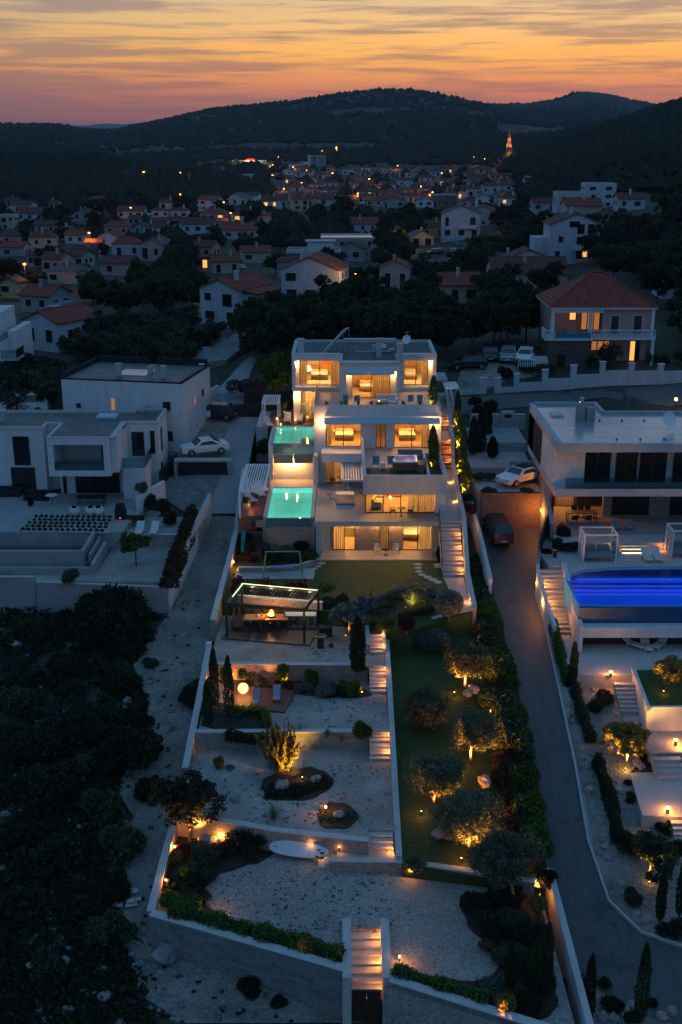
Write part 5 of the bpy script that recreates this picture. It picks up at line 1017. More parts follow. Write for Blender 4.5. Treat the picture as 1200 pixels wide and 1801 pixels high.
bq=thing('barrel_grill','round topped rusty fire pit standing on the gravel','grill',P(564,1139,-1.1));MB().lathe([(.24,0),(.24,.78),(.2,.8)],n=18).build('barrel','wood_dark',bq);MB().lathe([(.2,.8),(.42,.86),(.45,.9),(.40,.9),(.1,.84)],n=22).build('fire_plate','metal_dark',bq)
bo=thing('storage_box','dark box beside the round grill','box',P(573,1118,-1.1),.1);MB().box(-.45,-.3,0,.45,.3,.62).build('box_body','metal_dark',bo,bevel=.02);MB().box(-.47,-.32,.623,.47,.32,.7).build('lid','fabric_dark',bo)
t=thing('log_pot','small dark pot beside the round grill','pot',P(583,1138,-1.1));MB().lathe([(.12,0),(.18,.1),(.16,.25),(.12,.25)],n=12).build('pot_body','metal_dark',t)
# big citrus trees right of the grill + cypress
tr_=tree('fig_tree','leaf_blue',2.6,1.5,.8,10,4200,.15,label='broad blue green tree beside the grill',round_=True,clump=.45);tr_.location=P(615,1118,-1.1)
t=tree('fig_tree','leaf_blue',2.3,1.1,.7,8,3200,.15,label='smaller blue green tree next to the topmost garden flight',round_=True,clump=.45);t.location=P(642,1100,-.7);uplight(*P(608,1122,-1.1),tr_.location.x,tr_.location.y,1.0,12,'spotlight under the broad blue green tree',120)
c=cypress('leaf_cypress',4.0,.52,6500,.08,'tall plump cypress above the middle garden wall');c.location=P(629,1182,-1.1)
gbush(712-70,1180,-1.1,'grass_tuft','leaf_grassy',.35,.4,700,.07,'small grassy tuft beside the plump cypress')
# ---- globe terrace
struct(MB().prism([tuple(P(a,b,-2.1)[:2]) for a,b in ((408,1246),(412,1205),(521,1215),(501,1252))],-2.3,-2.08).build('sun_deck','deck'),'reddish timber deck with the glowing globe')
p=P(428,1219,-2.08);gb=thing('globe_lamp','large glowing orange globe lamp on the red deck','lamp',p);MB().lathe([(.15,0),(.15,.03)],n=20).build('base','metal_white',gb);MB().ball((0,0,.36),.34,28,16).build('globe','globe',gb,smooth=True)
point((p.x,p.y,p.z+.36),420,WARM2,.42,gb)
def lounger_chair(px,py,rz,label):
 t=thing('deck_chair',label,'deck chair',P(px,py,-2.08),rz,'deck chairs on the red deck')
 m=MB();m.add([(-.27,-.5,.25),(.27,-.5,.25),(.27,.05,.28),(-.27,.05,.28),(.27,.55,1.05),(-.27,.55,1.05)],[(0,1,2,3),(3,2,4,5)]);m.add([(-.27,-.5,.22),(.27,-.5,.22),(.27,.07,.25),(-.27,.07,.25),(.27,.58,1.03),(-.27,.58,1.03)],[(3,2,1,0),(5,4,2,3)]);m.build('sling_seat','fabric_lilac',t)
 t.scale=(.82,.82,.82)
 for s in (-.3,.3):m=MB();m.tube((s,-.58,.22),(s,.1,.26),.025);m.tube((s,.1,.26),(s,.6,1.12),.025);m.tube((s,-.5,.26),(s,-.5,0),.025);m.tube((s,.35,.62),(s,.5,0),.025);m.build('side_frame','wood',t)
lounger_chair(451,1236,R(172)-math.pi,'left pale deck chair beside the glowing globe');lounger_chair(487,1230,R(180)-math.pi,'right pale deck chair on the red deck')
for i,(px,py,H) in enumerate(((378,1240,4.1),(404,1264,4.4),(367,1274,3.1))):
 c=cypress('leaf_cypress',H,.33,2600,.075,('tallest slim cypress behind the boundary wall','slim cypress standing alone left of the red deck','shortest slim cypress against the boundary wall')[i]);c.location=P(px,py,-2.15)
hedge('groundcover',[(*P(362,1252,-2.1)[:2],-2.1),(*P(395,1256,-2.1)[:2],-2.1),(*P(425,1262,-2.1)[:2],-2.1)],1.3,.28,'leaf_blue','blue grey groundcover under the slim cypresses','groundcover',500,.06)
hedge('clipped_hedge',[(*P(412,1256,-2.1)[:2],-2.1),(*P(465,1258,-2.1)[:2],-2.1),(*P(473,1282,-2.1)[:2],-2.1)],.45,.5,'leaf_bright','bright green L shaped clipped hedge',dens=700,ls=.06,clip=True)
hedge('hedge',[(*P(398,1292,-2.1)[:2],-2.4),(*P(452,1300,-2.1)[:2],-2.4)],.75,.75,'leaf_dark','dark low hedge on top of the stone wall',dens=700,ls=.07)
for i,(px,py,z,mat,r,h,lab,nm) in enumerate(((427,1195,-2.2,'leaf_green',.42,1.1,'small green tree against the orange lit wall',1),(496,1202,-2.2,'leaf_green',.62,1.45,'leafy shrub right of the deck chairs',1),(549,1208,-2.2,'leaf_green',.55,1.25,'leafy shrub in the middle of the garden wall bed',1),(622,1222,-2.2,'leaf_bright',.7,1.2,'golden lit shrub at the end of the garden wall bed',1),(459,1206,-2.2,'leaf_olive',.5,.8,'dry grassy shrub behind the deck chairs',0),(474,1210,-2.2,'leaf_grassy',.4,.7,'pale dry shrub against the wall',0),(525,1218,-2.2,'leaf_grassy',.45,.6,'low pale shrub right of the spotlight',0),(572,1222,-2.2,'leaf_blue',.8,.8,'broad grey lavender in the wall bed',0),(600,1224,-2.2,'leaf_scrub',.6,.5,'low dark shrub in the wall bed',0),(400,1205,-2.2,'leaf_green',.5,1.4,'shrub between the cypresses and the globe',1),(637,1300,-2.2,'leaf_green',.75,1.45,'big leafy bush beside the third garden flight',1))):
 gbush(px,py,z,'shrub',mat,r,h,2200,.085,lab)
for i,(px,py,tx_,ty_,pw_,lab) in enumerate(((508,1206,500,1196,26,'spotlight right of the leafy shrub by the deck'),(637,1222,622,1214,34,'spotlight under the golden shrub of the wall bed'),(366,1208,372,1200,20,'spotlight on the boundary wall behind the cypresses'),(470,1200,474,1190,12,'spotlight behind the deck chairs'))):
 a=P(px,py,-2.15);b=P(tx_,ty_,-1.6);uplight(a.x,a.y,a.z,b.x,b.y,-1.2,pw_,lab,120)
for i,(px,py,s,lab) in enumerate(((576,1293,.42,'larger small yucca above the low stone wall'),(543+58,1301,.3,'tiny round tuft above the low stone wall'),(527,1285,.45,'yucca beside the golden shrub'))):
 t=spiky('yucca','leaf_yucca',28,s,.05,lab);t.location=P(px,py,-2.2)
# ---- lower terrace: golden shrub, juniper mound, grasses
gs=thing('golden_shrub','big upright feathery shrub lit golden from the right','shrub');P_=[];D_R=[]
for i in range(95):
 a_=RNG.uniform(0,6.283);e_=RNG.uniform(.05,.62);d_=np.array([math.cos(a_)*math.sin(e_),math.sin(a_)*math.sin(e_),math.cos(e_)]);l_=3.0*RNG.uniform(.62,1.05)*(1-.25*e_);n_=95;q_=RNG.random((n_,1))**.8;b_=np.array([RNG.normal()*.22,RNG.normal()*.22,.05]);P_.append(b_+d_*q_*l_+RNG.normal(size=(n_,3))*.075*(1.15-q_));D_R.append(np.repeat(d_[None],n_,0))
leaf_obj('foliage',np.concatenate(P_),.075,'leaf_gold',gs,dirs=np.concatenate(D_R),asp=3.2);m=MB()
for i in range(7):m.tube((0,0,-.1),(.5*math.cos(i*.9),.5*math.sin(i*.9),1.6),.04,.015,5)
m.build('stem','bark',gs);gs.location=P(497,1352,-3.3)
a=P(532,1372,-3.25);uplight(a.x,a.y,a.z,gs.location.x+.3,gs.location.y,-2.0,85,'spotlight in front of the big feathery shrub',110,(1,.52,.06))
hedge('juniper',[(*P(470,1392,-3.3)[:2],-3.3),(*P(505,1398,-3.3)[:2],-3.3),(*P(545,1385,-3.3)[:2],-3.3),(*P(578,1375,-3.3)[:2],-3.3)],1.5,.35,'leaf_dark','spreading dark juniper around the boulders','juniper',450,.1)
hedge('groundcover',[(*P(566,1435,-3.3)[:2],-3.3),(*P(592,1442,-3.3)[:2],-3.3),(*P(620,1434,-3.3)[:2],-3.3)],1.2,.2,'leaf_grassy','round mound of dry groundcover with the lamp','groundcover',450,.07)
p=P(573,1428,-3.3);t=thing('garden_lamp','glowing lamp in a grass tuft on the round mound','lamp',p);MB().lathe([(.05,0),(.05,.25),(.07,.26)],n=10).build('post','metal_dark',t);MB().lathe([(.06,.262),(.07,.36),(.03,.42)],n=12).build('bulb','lamp',t);point((p.x,p.y-.1,p.z+.5),30,WARM2,.07,t)
t=spiky('grass_tuft','leaf_gold',30,.5,.03,'lit grass tuft beside the round mound lamp');t.location=(p.x-.25,p.y+.1,p.z)
t=spiky('yucca','leaf_yucca',52,.95,.06,'large spiky yucca beside the dark bushes above the paddle board');t.location=P(481,1440,-3.3)
gbush(386,1350,-3.3,'grass_tuft','leaf_gold',.4,.75,1800,.08,'upright golden grass clump on the pale gravel');gbush(405,1352,-3.3,'shrub','leaf_blue',.3,.25,500,.07,'tiny grey shrub right of the golden grass clump')
# ---- corner garden bottom left
t=tree('leafy_tree','leaf_dark',4.1,2.0,1.6,14,7000,.14,label='spreading lit tree over the lower left wall',tr=.09);t.location=P(334,1478,-4.5);a=P(346,1486,-4.45);uplight(a.x,a.y,a.z,t.location.x,t.location.y,-1.5,75,'spotlight under the spreading tree',100)
for i,(px,py,mat,r,h,lab) in enumerate(((430,1492,'leaf_scrub',1.15,1.35,'big dark bush left of the paddle board'),(468,1488,'leaf_scrub',.8,1.1,'second dark bush touching the paddle board'),(362,1520,'leaf_field',.9,.8,'broad grey green bush in the corner bed'),(345,1560,'leaf_scrub',.7,.7,'dark bush in the middle of the corner bed'),(322,1505,'leaf_purple',.5,.9,'reddish shrub under the spreading tree'),(308,1516,'leaf_gold',.45,.8,'lit shrub beside the upper wall lamp'),(298,1590,'leaf_green',.6,.8,'green bush in the bottom left corner'),(330,1600,'leaf_green',.8,.8,'rounded green bush near the long wall'),(300,1562,'leaf_scrub',.5,.5,'low bush beside the lower wall lamp'),(380,1495,'leaf_gold',.4,.5,'fiery lit shrub beside the flat boulder'),(395,1462,'leaf_green',.35,.7,'slim shrub against the orange lit wall'))):
 gbush(px,py,-4.5,'shrub',mat,r,h,2400 if r>.6 else 1300,.085,lab)
for i,(px,py,z,pw_,lab) in enumerate(((307,1494,-4.2,28,'upper glowing wall lamp in the corner bed'),(292,1553,-4.3,16,'lower glowing wall lamp in the corner bed'),(387,1478,-4.35,14,'glowing lamp beside the flat boulder'),(383,1450,-4.3,6,'lamp shining on the wall behind the boulder'),(371,1612,-4.45,14,'spotlight in the long hedge, left end'),(533,1668,-4.45,8,'spotlight in the long hedge, right end'),(703,1688,-4.45,9,'spotlight in the hedge right of the gate'),(884,1774,-4.3,26,'bright spotlight among the cypresses'),(945,1560,-4.3,14,'lamp on the right wall of the gravel court'),(924,1456,-3.9,12,'lamp glowing inside the driveway hedge'),(411,992,.35,16,'lamp on the left boundary wall beside the swing'),(405,1196,-2.1,10,'small lamp behind the tallest slim cypress'),(862,1255,-2.2,5,'faint lamp glowing in the middle of the driveway hedge'))):
 p=P(px,py,z);t=thing('garden_lamp',lab,'lamp',p,0,'small garden lamps');MB().tube((0,0,-.2),(0,0,.12),.02).build('stake','metal_dark',t);MB().lathe([(.03,.12),(.05,.15),(.05,.22),(.02,.25)],n=10).build('bulb','lamp',t);point((p.x+.05,p.y-.15,p.z+.3),pw_*3.4,WARM2,.06,t)
for i,(pts,w,h,mat,lab) in enumerate((([(300,1612),(372,1628),(440,1648)],1.1,.9,'leaf_green','left stretch of the leafy hedge above the long block wall'),([(450,1650),(520,1668),(602,1692)],1.1,.95,'leaf_green','right stretch of the leafy hedge above the long block wall'),([(692,1716),(760,1738),(860,1768)],.9,.75,'leaf_green','leafy hedge right of the gate flight'))):
 hedge('hedge',[(*P(a,b,-4.5)[:2],-4.55) for a,b in pts],w,h,mat,lab,dens=520,ls=.10)
# bottom right bed
for i,(px,py,mat,r,h,lab) in enumerate(((845,1600,'leaf_scrub',1.1,.9,'dark spreading bush at the edge of the gravel court'),(880,1590,'leaf_scrub',1.0,1.1,'dark bush under the leaning olive'),(905,1625,'leaf_field',1.0,.8,'grey green bush right of the gravel court'),(870,1650,'leaf_scrub',.9,.7,'low dark bush at the lower court edge'),(945,1605,'leaf_gold',.5,1.1,'lit shrub beside the right wall lamp'),(950,1660,'leaf_scrub',.8,1.0,'dark bush beside the right wall'),(890,1775,'leaf_gold',.6,1.0,'fiery lit shrub among the cypresses'),(950,1740,'leaf_scrub',.9,1.2,'dark bush behind the lowest cypresses'),(965,1560,'leaf_scrub',.6,1.0,'dark bush at the end of the driveway hedge'),(925,1775,'leaf_scrub',.8,.9,'dark bush at the bottom edge beside the wall'))):
 gbush(px,py,-4.5,'shrub',mat,r,h,2400,.085,lab)
hedge('groundcover',[(*P(840,1735,-4.5)[:2],-4.55),(*P(900,1725,-4.5)[:2],-4.55),(*P(925,1690,-4.5)[:2],-4.55)],1.0,.25,'leaf_blue','blue grey groundcover around the lowest cypresses','groundcover',450,.06)
for i,(px,py,z,H,R_) in enumerate(((897,1735,-4.5,2.5,.27),(941,1742,-4.5,2.8,.28),(960,1720,-4.5,3.1,.3),(1033,1798,-6.6,3.9,.3),(1125,1798,-6.6,4.5,.34),(1160,1620,-5.0,3.1,.25),(1195,1610,-4.8,3.5,.28))):
 c=cypress('leaf_cypress',H,R_,2400,.07,('short cypress left of the fiery lit shrub','short cypress with an orange glow behind','taller cypress beside the low white wall','slim cypress below the road bend','tall slim cypress at the bottom right','slim cypress among the rocks right of the driveway','slim cypress at the right edge above the road')[i]);c.location=P(px,py,z)
for i,(px,py,z,mat,r,h,lab) in enumerate(((410,1190,-2.2,'leaf_grassy',.4,.8,'dry shrub filling the corner behind the globe'),(443,1198,-2.2,'leaf_olive',.45,.75,'silvery shrub between the globe and the deck chairs'),(512,1212,-2.2,'leaf_rust',.45,.7,'rusty shrub right of the leafy shrub by the deck'),(537,1216,-2.2,'leaf_olive',.5,.8,'silvery shrub left of the middle leafy shrub'),(588,1218,-2.2,'leaf_olive',.55,.8,'silvery shrub behind the grey lavender'),(606,1214,-2.2,'leaf_green',.45,.9,'green shrub left of the golden lit one'),
 (352,1500,-4.5,'leaf_olive',.6,.8,'silvery bush below the spreading tree'),(400,1500,-4.5,'leaf_rust',.6,.6,'rusty low bush in front of the flat boulder'),(330,1540,-4.5,'leaf_green',.6,.8,'green bush between the two wall lamps'),(365,1545,-4.5,'leaf_field',.6,.6,'grey bush at the edge of the gravel court'),(350,1585,-4.5,'leaf_scrub',.7,.7,'dark bush near the start of the long hedge'),(440,1510,-4.5,'leaf_rust',.5,.4,'low rusty plants left of the paddle boards'),
 (862,1620,-4.5,'leaf_field',.8,.7,'grey bush in the middle of the bottom right bed'),(920,1650,-4.5,'leaf_rust',.8,.8,'rusty bush below the right wall lamp'),(885,1690,-4.5,'leaf_olive',.7,.7,'silvery bush above the lowest cypresses'),(925,1705,-4.5,'leaf_dark',.8,.9,'dark bush between the lowest cypresses'),(855,1668,-4.5,'leaf_grassy',.5,.5,'dry tuft at the lower court edge'),(905,1590,-4.5,'leaf_rust',.7,.8,'rusty bush at the foot of the coped wall'),
 (690,1062,0,'leaf_rust',.4,.5,'small rusty shrub in the agave bed'),(705,1052,0,'leaf_grassy',.4,.5,'dry tuft behind the agave'),(748,1058,0,'leaf_olive',.4,.5,'silvery shrub right of the agave'),(672,1086,0,'leaf_olive',.5,.6,'silvery shrub between the clipped hedges'),(602,1065,-.3,'leaf_dark',.6,.9,'dark shrub at the lawn edge right of the pergola'),(595,1095,-1.0,'leaf_green',.6,1.0,'green shrub behind the storage box'))):
 gbush(px,py,z,'shrub',mat,r,h,2000,.085,lab)
# paddle boards against the wall
def board(x,y,z,L_,W_,mat,label,rx,rz):
 t=thing('paddle_board',label,'paddle board',(x,y,z));n=40;top=[];
 for k in range(n):
  a=2*math.pi*k/n;cx_,cy_=math.cos(a),math.sin(a);top.append((math.copysign(abs(cx_)**.9,cx_)*L_/2,math.copysign(abs(cy_)**.8,cy_)*W_/2*(1-.12*(cx_>.6))))
 MB().prism(top,-.06,.06).build('board',mat,t,bevel=.025)
 t.rotation_euler=(rx,0,rz);return t
bA=Vector((XP(530,53.1,-3.95),53.1,-3.95));
b2=board(bA.x+.15,bA.y+.2,-3.86,3.5,.85,'teal_paint','dark teal paddle board behind the white one',R(60),R(-11));b1=board(bA.x-.12,bA.y-.08,-4.0,3.3,.85,'board_white','white paddle board leaning on the wall',R(52),R(-10))
MB().prism([(.55,-.34),(.57,-.34),(.67,.34),(.65,.34)],.0621,.066).build('stripe','teal_paint',b1)
for a,b in (((1.02,.1),(1.18,.02)),((1.2,-.02),(1.4,-.14)),((.95,-.24),(1.12,-.32)),((-1.4,.06),(-1.34,-.02)),((-1.27,.06),(-1.2,-.02))):MB().box(a[0],a[1],.0622,b[0],b[1],.068).build('deck_fitting','fabric_dark',b1)
p=P(517,1482,-4.1);
step_lamp(-1.5,52.9,-3.6,1,3,'tiny lamp above the paddle boards');step_lamp(P(726,1546,-4.1).x+.05,51.3,-4.15,1,9,'recessed lamp low in the coped wall of the gravel court')
# ---- villa terraces furniture
def slat_pergola(name,label,x0,y0,x1,y1,z,zt,n,posts,mat='metal_white',along='x',tilt=0):
 t=thing(name,label,'pergola',((x0+x1)/2,(y0+y1)/2,z))
 for (x,y) in posts:MB().bx(x,y,z,.14,.14,zt-z).build('post',mat,t,world=True)
 for a in (x0,x1-.12):MB().box(a,y0,zt,a+.12,y1,zt+.16).build('beam',mat,t,world=True)
 for a in (y0,y1-.12):MB().box(x0+.12,a,zt,x1-.12,a+.12,zt+.16).build('beam',mat,t,world=True)
 for i in range(n):
  if along=='x':a=lerp(x0+.14,x1-.2,i/(n-1));MB().box(a,y0+.14,zt+.05,a+.1,y1-.14,zt+.13).build('slat',mat,t,world=True)
  else:a=lerp(y0+.2,y1-.3,i/(n-1));MB().box(x0+.14,a,zt+.05,x1-.14,a+.14,zt+.13).build('slat',mat,t,world=True)
 return t
slat_pergola('white_pergola','white slatted pergola left of the lower pool',-8.35,88.3,-6.2,96.2,3.1,5.3,10,[(-8.27,88.4),(-8.27,96.0),(-6.3,96.0)])
slat_pergola('white_pergola','small white slatted cabana roof behind the upper pool',-7.55,105.6,-5.9,109.2,6.6,8.6,8,[(-7.45,105.7),(-7.45,109),(-6.0,109),(-6.0,105.7)])
slat_pergola('white_pergola','white slatted canopy attached beside the overhanging block',X_(600,92,5.3),91.4,X_(640,92,5.3)-.03,97.0,5.0,5.3,8,[],)
ec=thing('entrance_canopy','flat white entrance canopy on grey pillars at the top of the side stairs','canopy',(10.5,113,7.2));MB().box(9.3,112.5,9.4,10.7,116,9.6).build('roof','concrete_light',ec,world=True)
MB().box(10.2,109.8,9.2,11.6,112.8,9.3).build('skylight','metal_white',ec,world=True)
for x,y in ((9.45,112.7),(11.5,110),(11.5,112.7),(9.45,115.8)):MB().box(x-.1,y-.1,7.2,x+.1,y+.1,9.2).build('post','concrete',ec,world=True)
SL=thing('sun_lounger','','sun lounger');MB().box(-.32,-.95,.28,.32,.25,.34).build('seat','fabric_white',SL);m=MB();m.add([(-.32,.25,.28),(.32,.25,.28),(.32,.9,.72),(-.32,.9,.72),(-.32,.25,.34),(.32,.25,.34),(.32,.87,.78),(-.32,.87,.78)],[(0,3,2,1),(4,5,6,7),(0,1,5,4),(1,2,6,5),(2,3,7,6),(3,0,4,7)]);m.build('backrest','fabric_white',SL)
for a in (-.3,.3):
 for b in (-.8,.3):MB().tube((a,b,.28),(a,b,0),.02).build('leg','metal_white',SL)
 MB().tube((a,-.95,.3),(a,.3,.3),.02).build('rail','metal_white',SL)
SLp=Proto(SL,.8)
for (px,py,z,rz,lab) in ((440,882,3.1,30,'nearest sun lounger under the left white pergola'),(455,872,3.1,30,'middle sun lounger under the left white pergola'),(462,864,3.1,30,'farthest sun lounger under the left white pergola'),(506,742,6.6,0,'left sun lounger behind the upper pool'),(527,742,6.6,0,'right sun lounger behind the upper pool'),(472,750,6.6,20,'sun lounger under the small cabana')):
 SLp.place(P(px,py,z),R(180+rz) if False else R(rz),1,lab,'white sun loungers by the pools')
for (px,py,z,rz,lab) in ((580,878,3.15,90,'armchair left of the terrace table'),(586,886,3.15,100,'armchair in front left of the terrace table'),(633,876,3.15,-90,'armchair right of the terrace table'),(607,866,3.15,0,'armchair behind the terrace table')):CH_G.place(P(px,py,z),R(rz),1.05,lab,'grey armchairs on the pool terrace')
t=dining_table(*P(607,882,3.15),1.5,.9,'metal_white','low white table on the pool terrace');gl=thing('bench_table','long low grey bench in front of the terrace table','bench',P(608,892,3.15));MB().box(-.8,-.25,.2,.8,.25,.42).build('seat','fabric_grey',gl,bevel=.03);MB().box(-.75,-.2,0,.75,.2,.2).build('base','metal_white',gl)
t=thing('round_table','small bistro table near the pergola canopy','table',P(600,853,3.15));MB().lathe([(.25,0),(.03,.03),(.03,.7),(.4,.72),(.4,.75)],n=18).build('pedestal','metal_dark',t)
for (px,py,rz) in ((586,852,90),(612,850,-90)):CH_D.place(P(px,py,3.15),R(rz),.95,'bistro chair '+('left' if px<600 else 'right')+' of the small table by the canopy','bistro chairs on the pool terrace')
t=thing('round_table','small glass table in front of the living room glass','table',P(706,908,3.15));MB().lathe([(.2,0),(.03,.03),(.03,.7),(.35,.72),(.35,.74)],n=18).build('pedestal','metal_dark',t)
for (px,py,rz) in ((691,906,90),(722,906,-90)):CH_D.place(P(px,py,3.15),R(rz),.9,'wire chair '+('left' if px<700 else 'right')+' of the small glass table','wire chairs outside the living room')
for (px,py,rz) in ((664,974,15),(696,974,-15)):CH_W.place(P(px,py,.06),R(rz),.95,'folding chair '+('left' if px<680 else 'right')+' of the table outside the garden level','chairs outside the garden level')
t=thing('round_table','low table between the two garden level chairs','table',P(679,976,.06));MB().lathe([(.22,0),(.03,.03),(.03,.45),(.32,.47),(.32,.5)],n=18).build('pedestal','wood_dark',t)
for (px,py,rz,lab) in ((661,826,0,'left white armchair on the hot tub terrace'),(688,826,0,'right white armchair on the hot tub terrace')):CH_G.place(P(px,py,6.4),R(rz),1.25,lab,'armchairs on the hot tub terrace')
t=dining_table(*P(674,824,6.4),.5,.5,'metal_white','small square side table between the white armchairs');t.scale=(1,1,.7)
ht=thing('hot_tub','wooden sided hot tub with lit turquoise water','hot tub',P(713,829,6.42));MB().box(-1.0,-.0,0,1.0,1.9,.72).build('tub_side','wood',ht,bevel=.03)
m=MB();m.box(-1.03,-.03,.723,1.03,.2,.86);m.box(-1.03,1.7,.723,1.03,1.93,.86);m.box(-1.03,.2,.723,-.8,1.7,.86);m.box(.8,.2,.723,1.03,1.7,.86);m.build('rim','metal_white',ht);MB().box(-.8,.2,.725,.8,1.7,.80).build('water','canvas_blue',ht);point((P(713,829,6.42).x+.3,P(713,829,6.42).y+.9,7.5),6,(1,.35,.3),.05,ht)
sofa(*P(722,808,6.4),0,'fabric_grey','grey corner sofa along the back of the hot tub terrace',2.1);sofa(*P(742,826,6.4),R(-90),'fabric_grey','grey sofa beside the planter of the hot tub terrace',2.0)
t=thing('storage_cabinet','wooden step cabinet beside the hot tub','cabinet',P(741,836,6.42));MB().box(-.25,0,0,.25,1.3,.85).build('cabinet_body','wood',t);MB().box(-.27,-.02,.853,.27,1.32,.89).build('top','wood_dark',t)
sofa(X_(680,103,9.6),101.6,9.6,0,'fabric_white','white sofa in front of the top middle glass',2.0);sofa(X_(690,102,9.6),100.5,9.6,R(-90),'fabric_white','white side sofa on the top terrace',1.5)
for (px,rz,lab) in ((608,0,'left armchair on the top terrace'),(628,0,'second armchair on the top terrace'),(722,0,'armchair at the right of the top terrace'),(738,0,'rightmost armchair of the top terrace')):CH_G.place((X_(px,101,9.6),100.6,9.6),R(rz),1.1,lab,'armchairs on the top terrace')
t=thing('coffee_table','low coffee table with a lamp on the top terrace','table',(X_(667,101,9.6),100.8,9.6));MB().box(-.35,-.3,.28,.35,.3,.34).build('table_top','wood',t);MB().box(-.25,-.2,0,.25,.2,.28).build('base','wood_dark',t);t=thing('lantern','small lantern on the top terrace coffee table','lantern',(X_(667,101,9.6),100.8,9.94));MB().lathe([(.06,0),(.06,.14),(.02,.2)],n=10).build('glow','lamp_soft',t);MB().lathe([(.07,.2),(.03,.26)],n=10).build('cap','metal_dark',t)
# steps, blue cover and planter by the pergola corner
stairs('deck_steps','dark timber steps beside the lower pool wall',-7.35,-6.45,88.7,2.9,86.9,.4,8,'deck_dark')
t=thing('rolled_cover','blue rolled pool cover beside the timber steps','pool cover',(-8.0,87.5,.4));MB().tube((0,-.4,.15),(0,.7,1.6),.2,n=14).build('roll','teal_paint',t);MB().tube((0,-.42,.13),(0,-.46,.1),.05).build('end_cap','steel',t)
t=thing('planter','small square planter with lit flowers at the pergola post','planter',P(434,893,3.1));MB().box(-.3,-.3,0,.3,.3,.45).build('pot','concrete',t);leaf_obj('foliage',shell(500,(0,0,.6),.35),.08,'leaf_green',t);point(t.location+Vector((.4,-.4,.5)),14,WARM2,.06,t)
for i,(px,py,r,h,mat,lab) in enumerate(((465,800,.9,1.6,'leaf_dark','dark bush climbing beside the upper pool block'),(455,790,.8,1.4,'leaf_dark','dark bush between the drive and the upper pool'),(470,770,.7,1.2,'leaf_dark','upper dark bush beside the upper pool block'))):gbush(px,py,3.9,'shrub',mat,r,h,2200,.1,lab)
gbush(500,722,6.6,'shrub','leaf_bright',.35,.9,800,.08,'lit plant behind the upper pool loungers');a=P(500,728,6.7);uplight(a.x,a.y,a.z,a.x,a.y+.6,7.6,16,'spotlight behind the upper pool loungers',120,(1,.6,.1))
for i,(px,py,z) in enumerate(((487,738,6.65),(520,740,6.65),(494,748,6.65),(541,735,6.65))):
 t=thing('candle_lantern',('lantern left of the upper pool loungers','lantern between the upper pool loungers','lantern on the cabana step','low table lantern near the curtained door')[i],'lantern',P(px,py,z));MB().lathe([(.07,0),(.07,.02)],n=10).build('base','metal_dark',t);MB().lathe([(.05,.021),(.05,.16),(.02,.2)],n=10).build('glow','lamp_soft',t);point(t.location+Vector((0,-.1,.4)),5,WARM2,.05,t)
# ================================================================== neighbours
def part(t,name,mat,*boxes,bevel=0,local=False):
 m=MB()
 for b in boxes:m.box(*b)
 return m.build(name,mat,t,world=not local,bevel=bevel)
def win(t,x0,x1,z0,z1,y,mat='glass_dark',fr='metal_dark',n=1,d=.05):
 """window part with frame, pane as sub-part (front faces -y), world coordinates"""
 m=MB();w=.06
 for k in range(n):
  a=lerp(x0,x1,k/n);b=lerp(x0,x1,(k+1)/n)
  m.box(a,y-d,z0,a+w,y+.02,z1);m.box(b-w,y-d,z0,b,y+.02,z1);m.box(a+w,y-d,z0,b-w,y+.02,z0+w);m.box(a+w,y-d,z1-w,b-w,y+.02,z1)
 f=m.build('window',fr,t,world=True)
 p=MB().box(x0+w,y-d*.5,z0+w,x1-w,y-d*.3,z1-w);l=t.location;p.v=[(a-l.x,b-l.y,c-l.z) for a,b,c in p.v];p.build('pane',mat,f);return f
def winx(t,y0,y1,z0,z1,x,s=1,mat='glass_dark'):
 f=part(t,'window','metal_dark',(x,y0,z0,x+.05*s,y1,z1));m=MB().box(x+.052*s,y0+.06,z0+.06,x+.06*s,y1-.06,z1-.06);l=t.location;m.v=[(a-l.x,b-l.y,c-l.z) for a,b,c in m.v];m.build('pane',mat,f)
# ---- left modern house -------------------------------------------
t=thing('modern_house','white flat roofed modern house with a recessed box balcony at the left edge','house',(-25,97,2.8))
part(t,'wall','white',(-34,96,2.4,-25.9,102.4,8.5));part(t,'wall','white',(-25.9,97.6,2.4,-24.7,102.4,8.5));part(t,'wall','white',(-24.7,96,2.4,-18.9,102.4,8.5));part(t,'wall','white',(-18.88,98,2.4,-16.2,103.2,8.5))
part(t,'box_balcony','white',(-24.7,92.4,5.45,-24.2,95.98,8.8),(-20.0,92.4,5.45,-19.5,95.98,8.8),(-24.2,92.4,8.2,-20.0,95.98,8.8),(-24.2,92.4,5.45,-20.0,95.98,5.95));part(t,'wall','white',(-19.48,93.0,5.6,-18.95,95.98,8.75))
part(t,'glass_railing','glass_teal',(-24.2,92.45,5.96,-20.0,92.48,6.75))
win(t,-20.9,-20.05,5.98,8.1,95.97);win(t,-22.9,-22.3,7.4,8.0,95.97);win(t,-28.6,-27.2,5.4,8.0,95.98);win(t,-29.0,-26.9,2.85,5.2,95.98,n=2);win(t,-24.5,-24.2,2.85,5.2,95.98);win(t,-23.4,-19.5,2.85,5.2,95.98,n=4);win(t,-33.6,-31.5,5.4,8.0,95.98,n=2);win(t,-33.6,-30.5,2.85,5.2,95.98,n=3);win(t,-18.6,-17.5,5.7,7.9,97.98,mat='glass_dark');win(t,-16.95,-16.55,5.9,8.0,97.98)
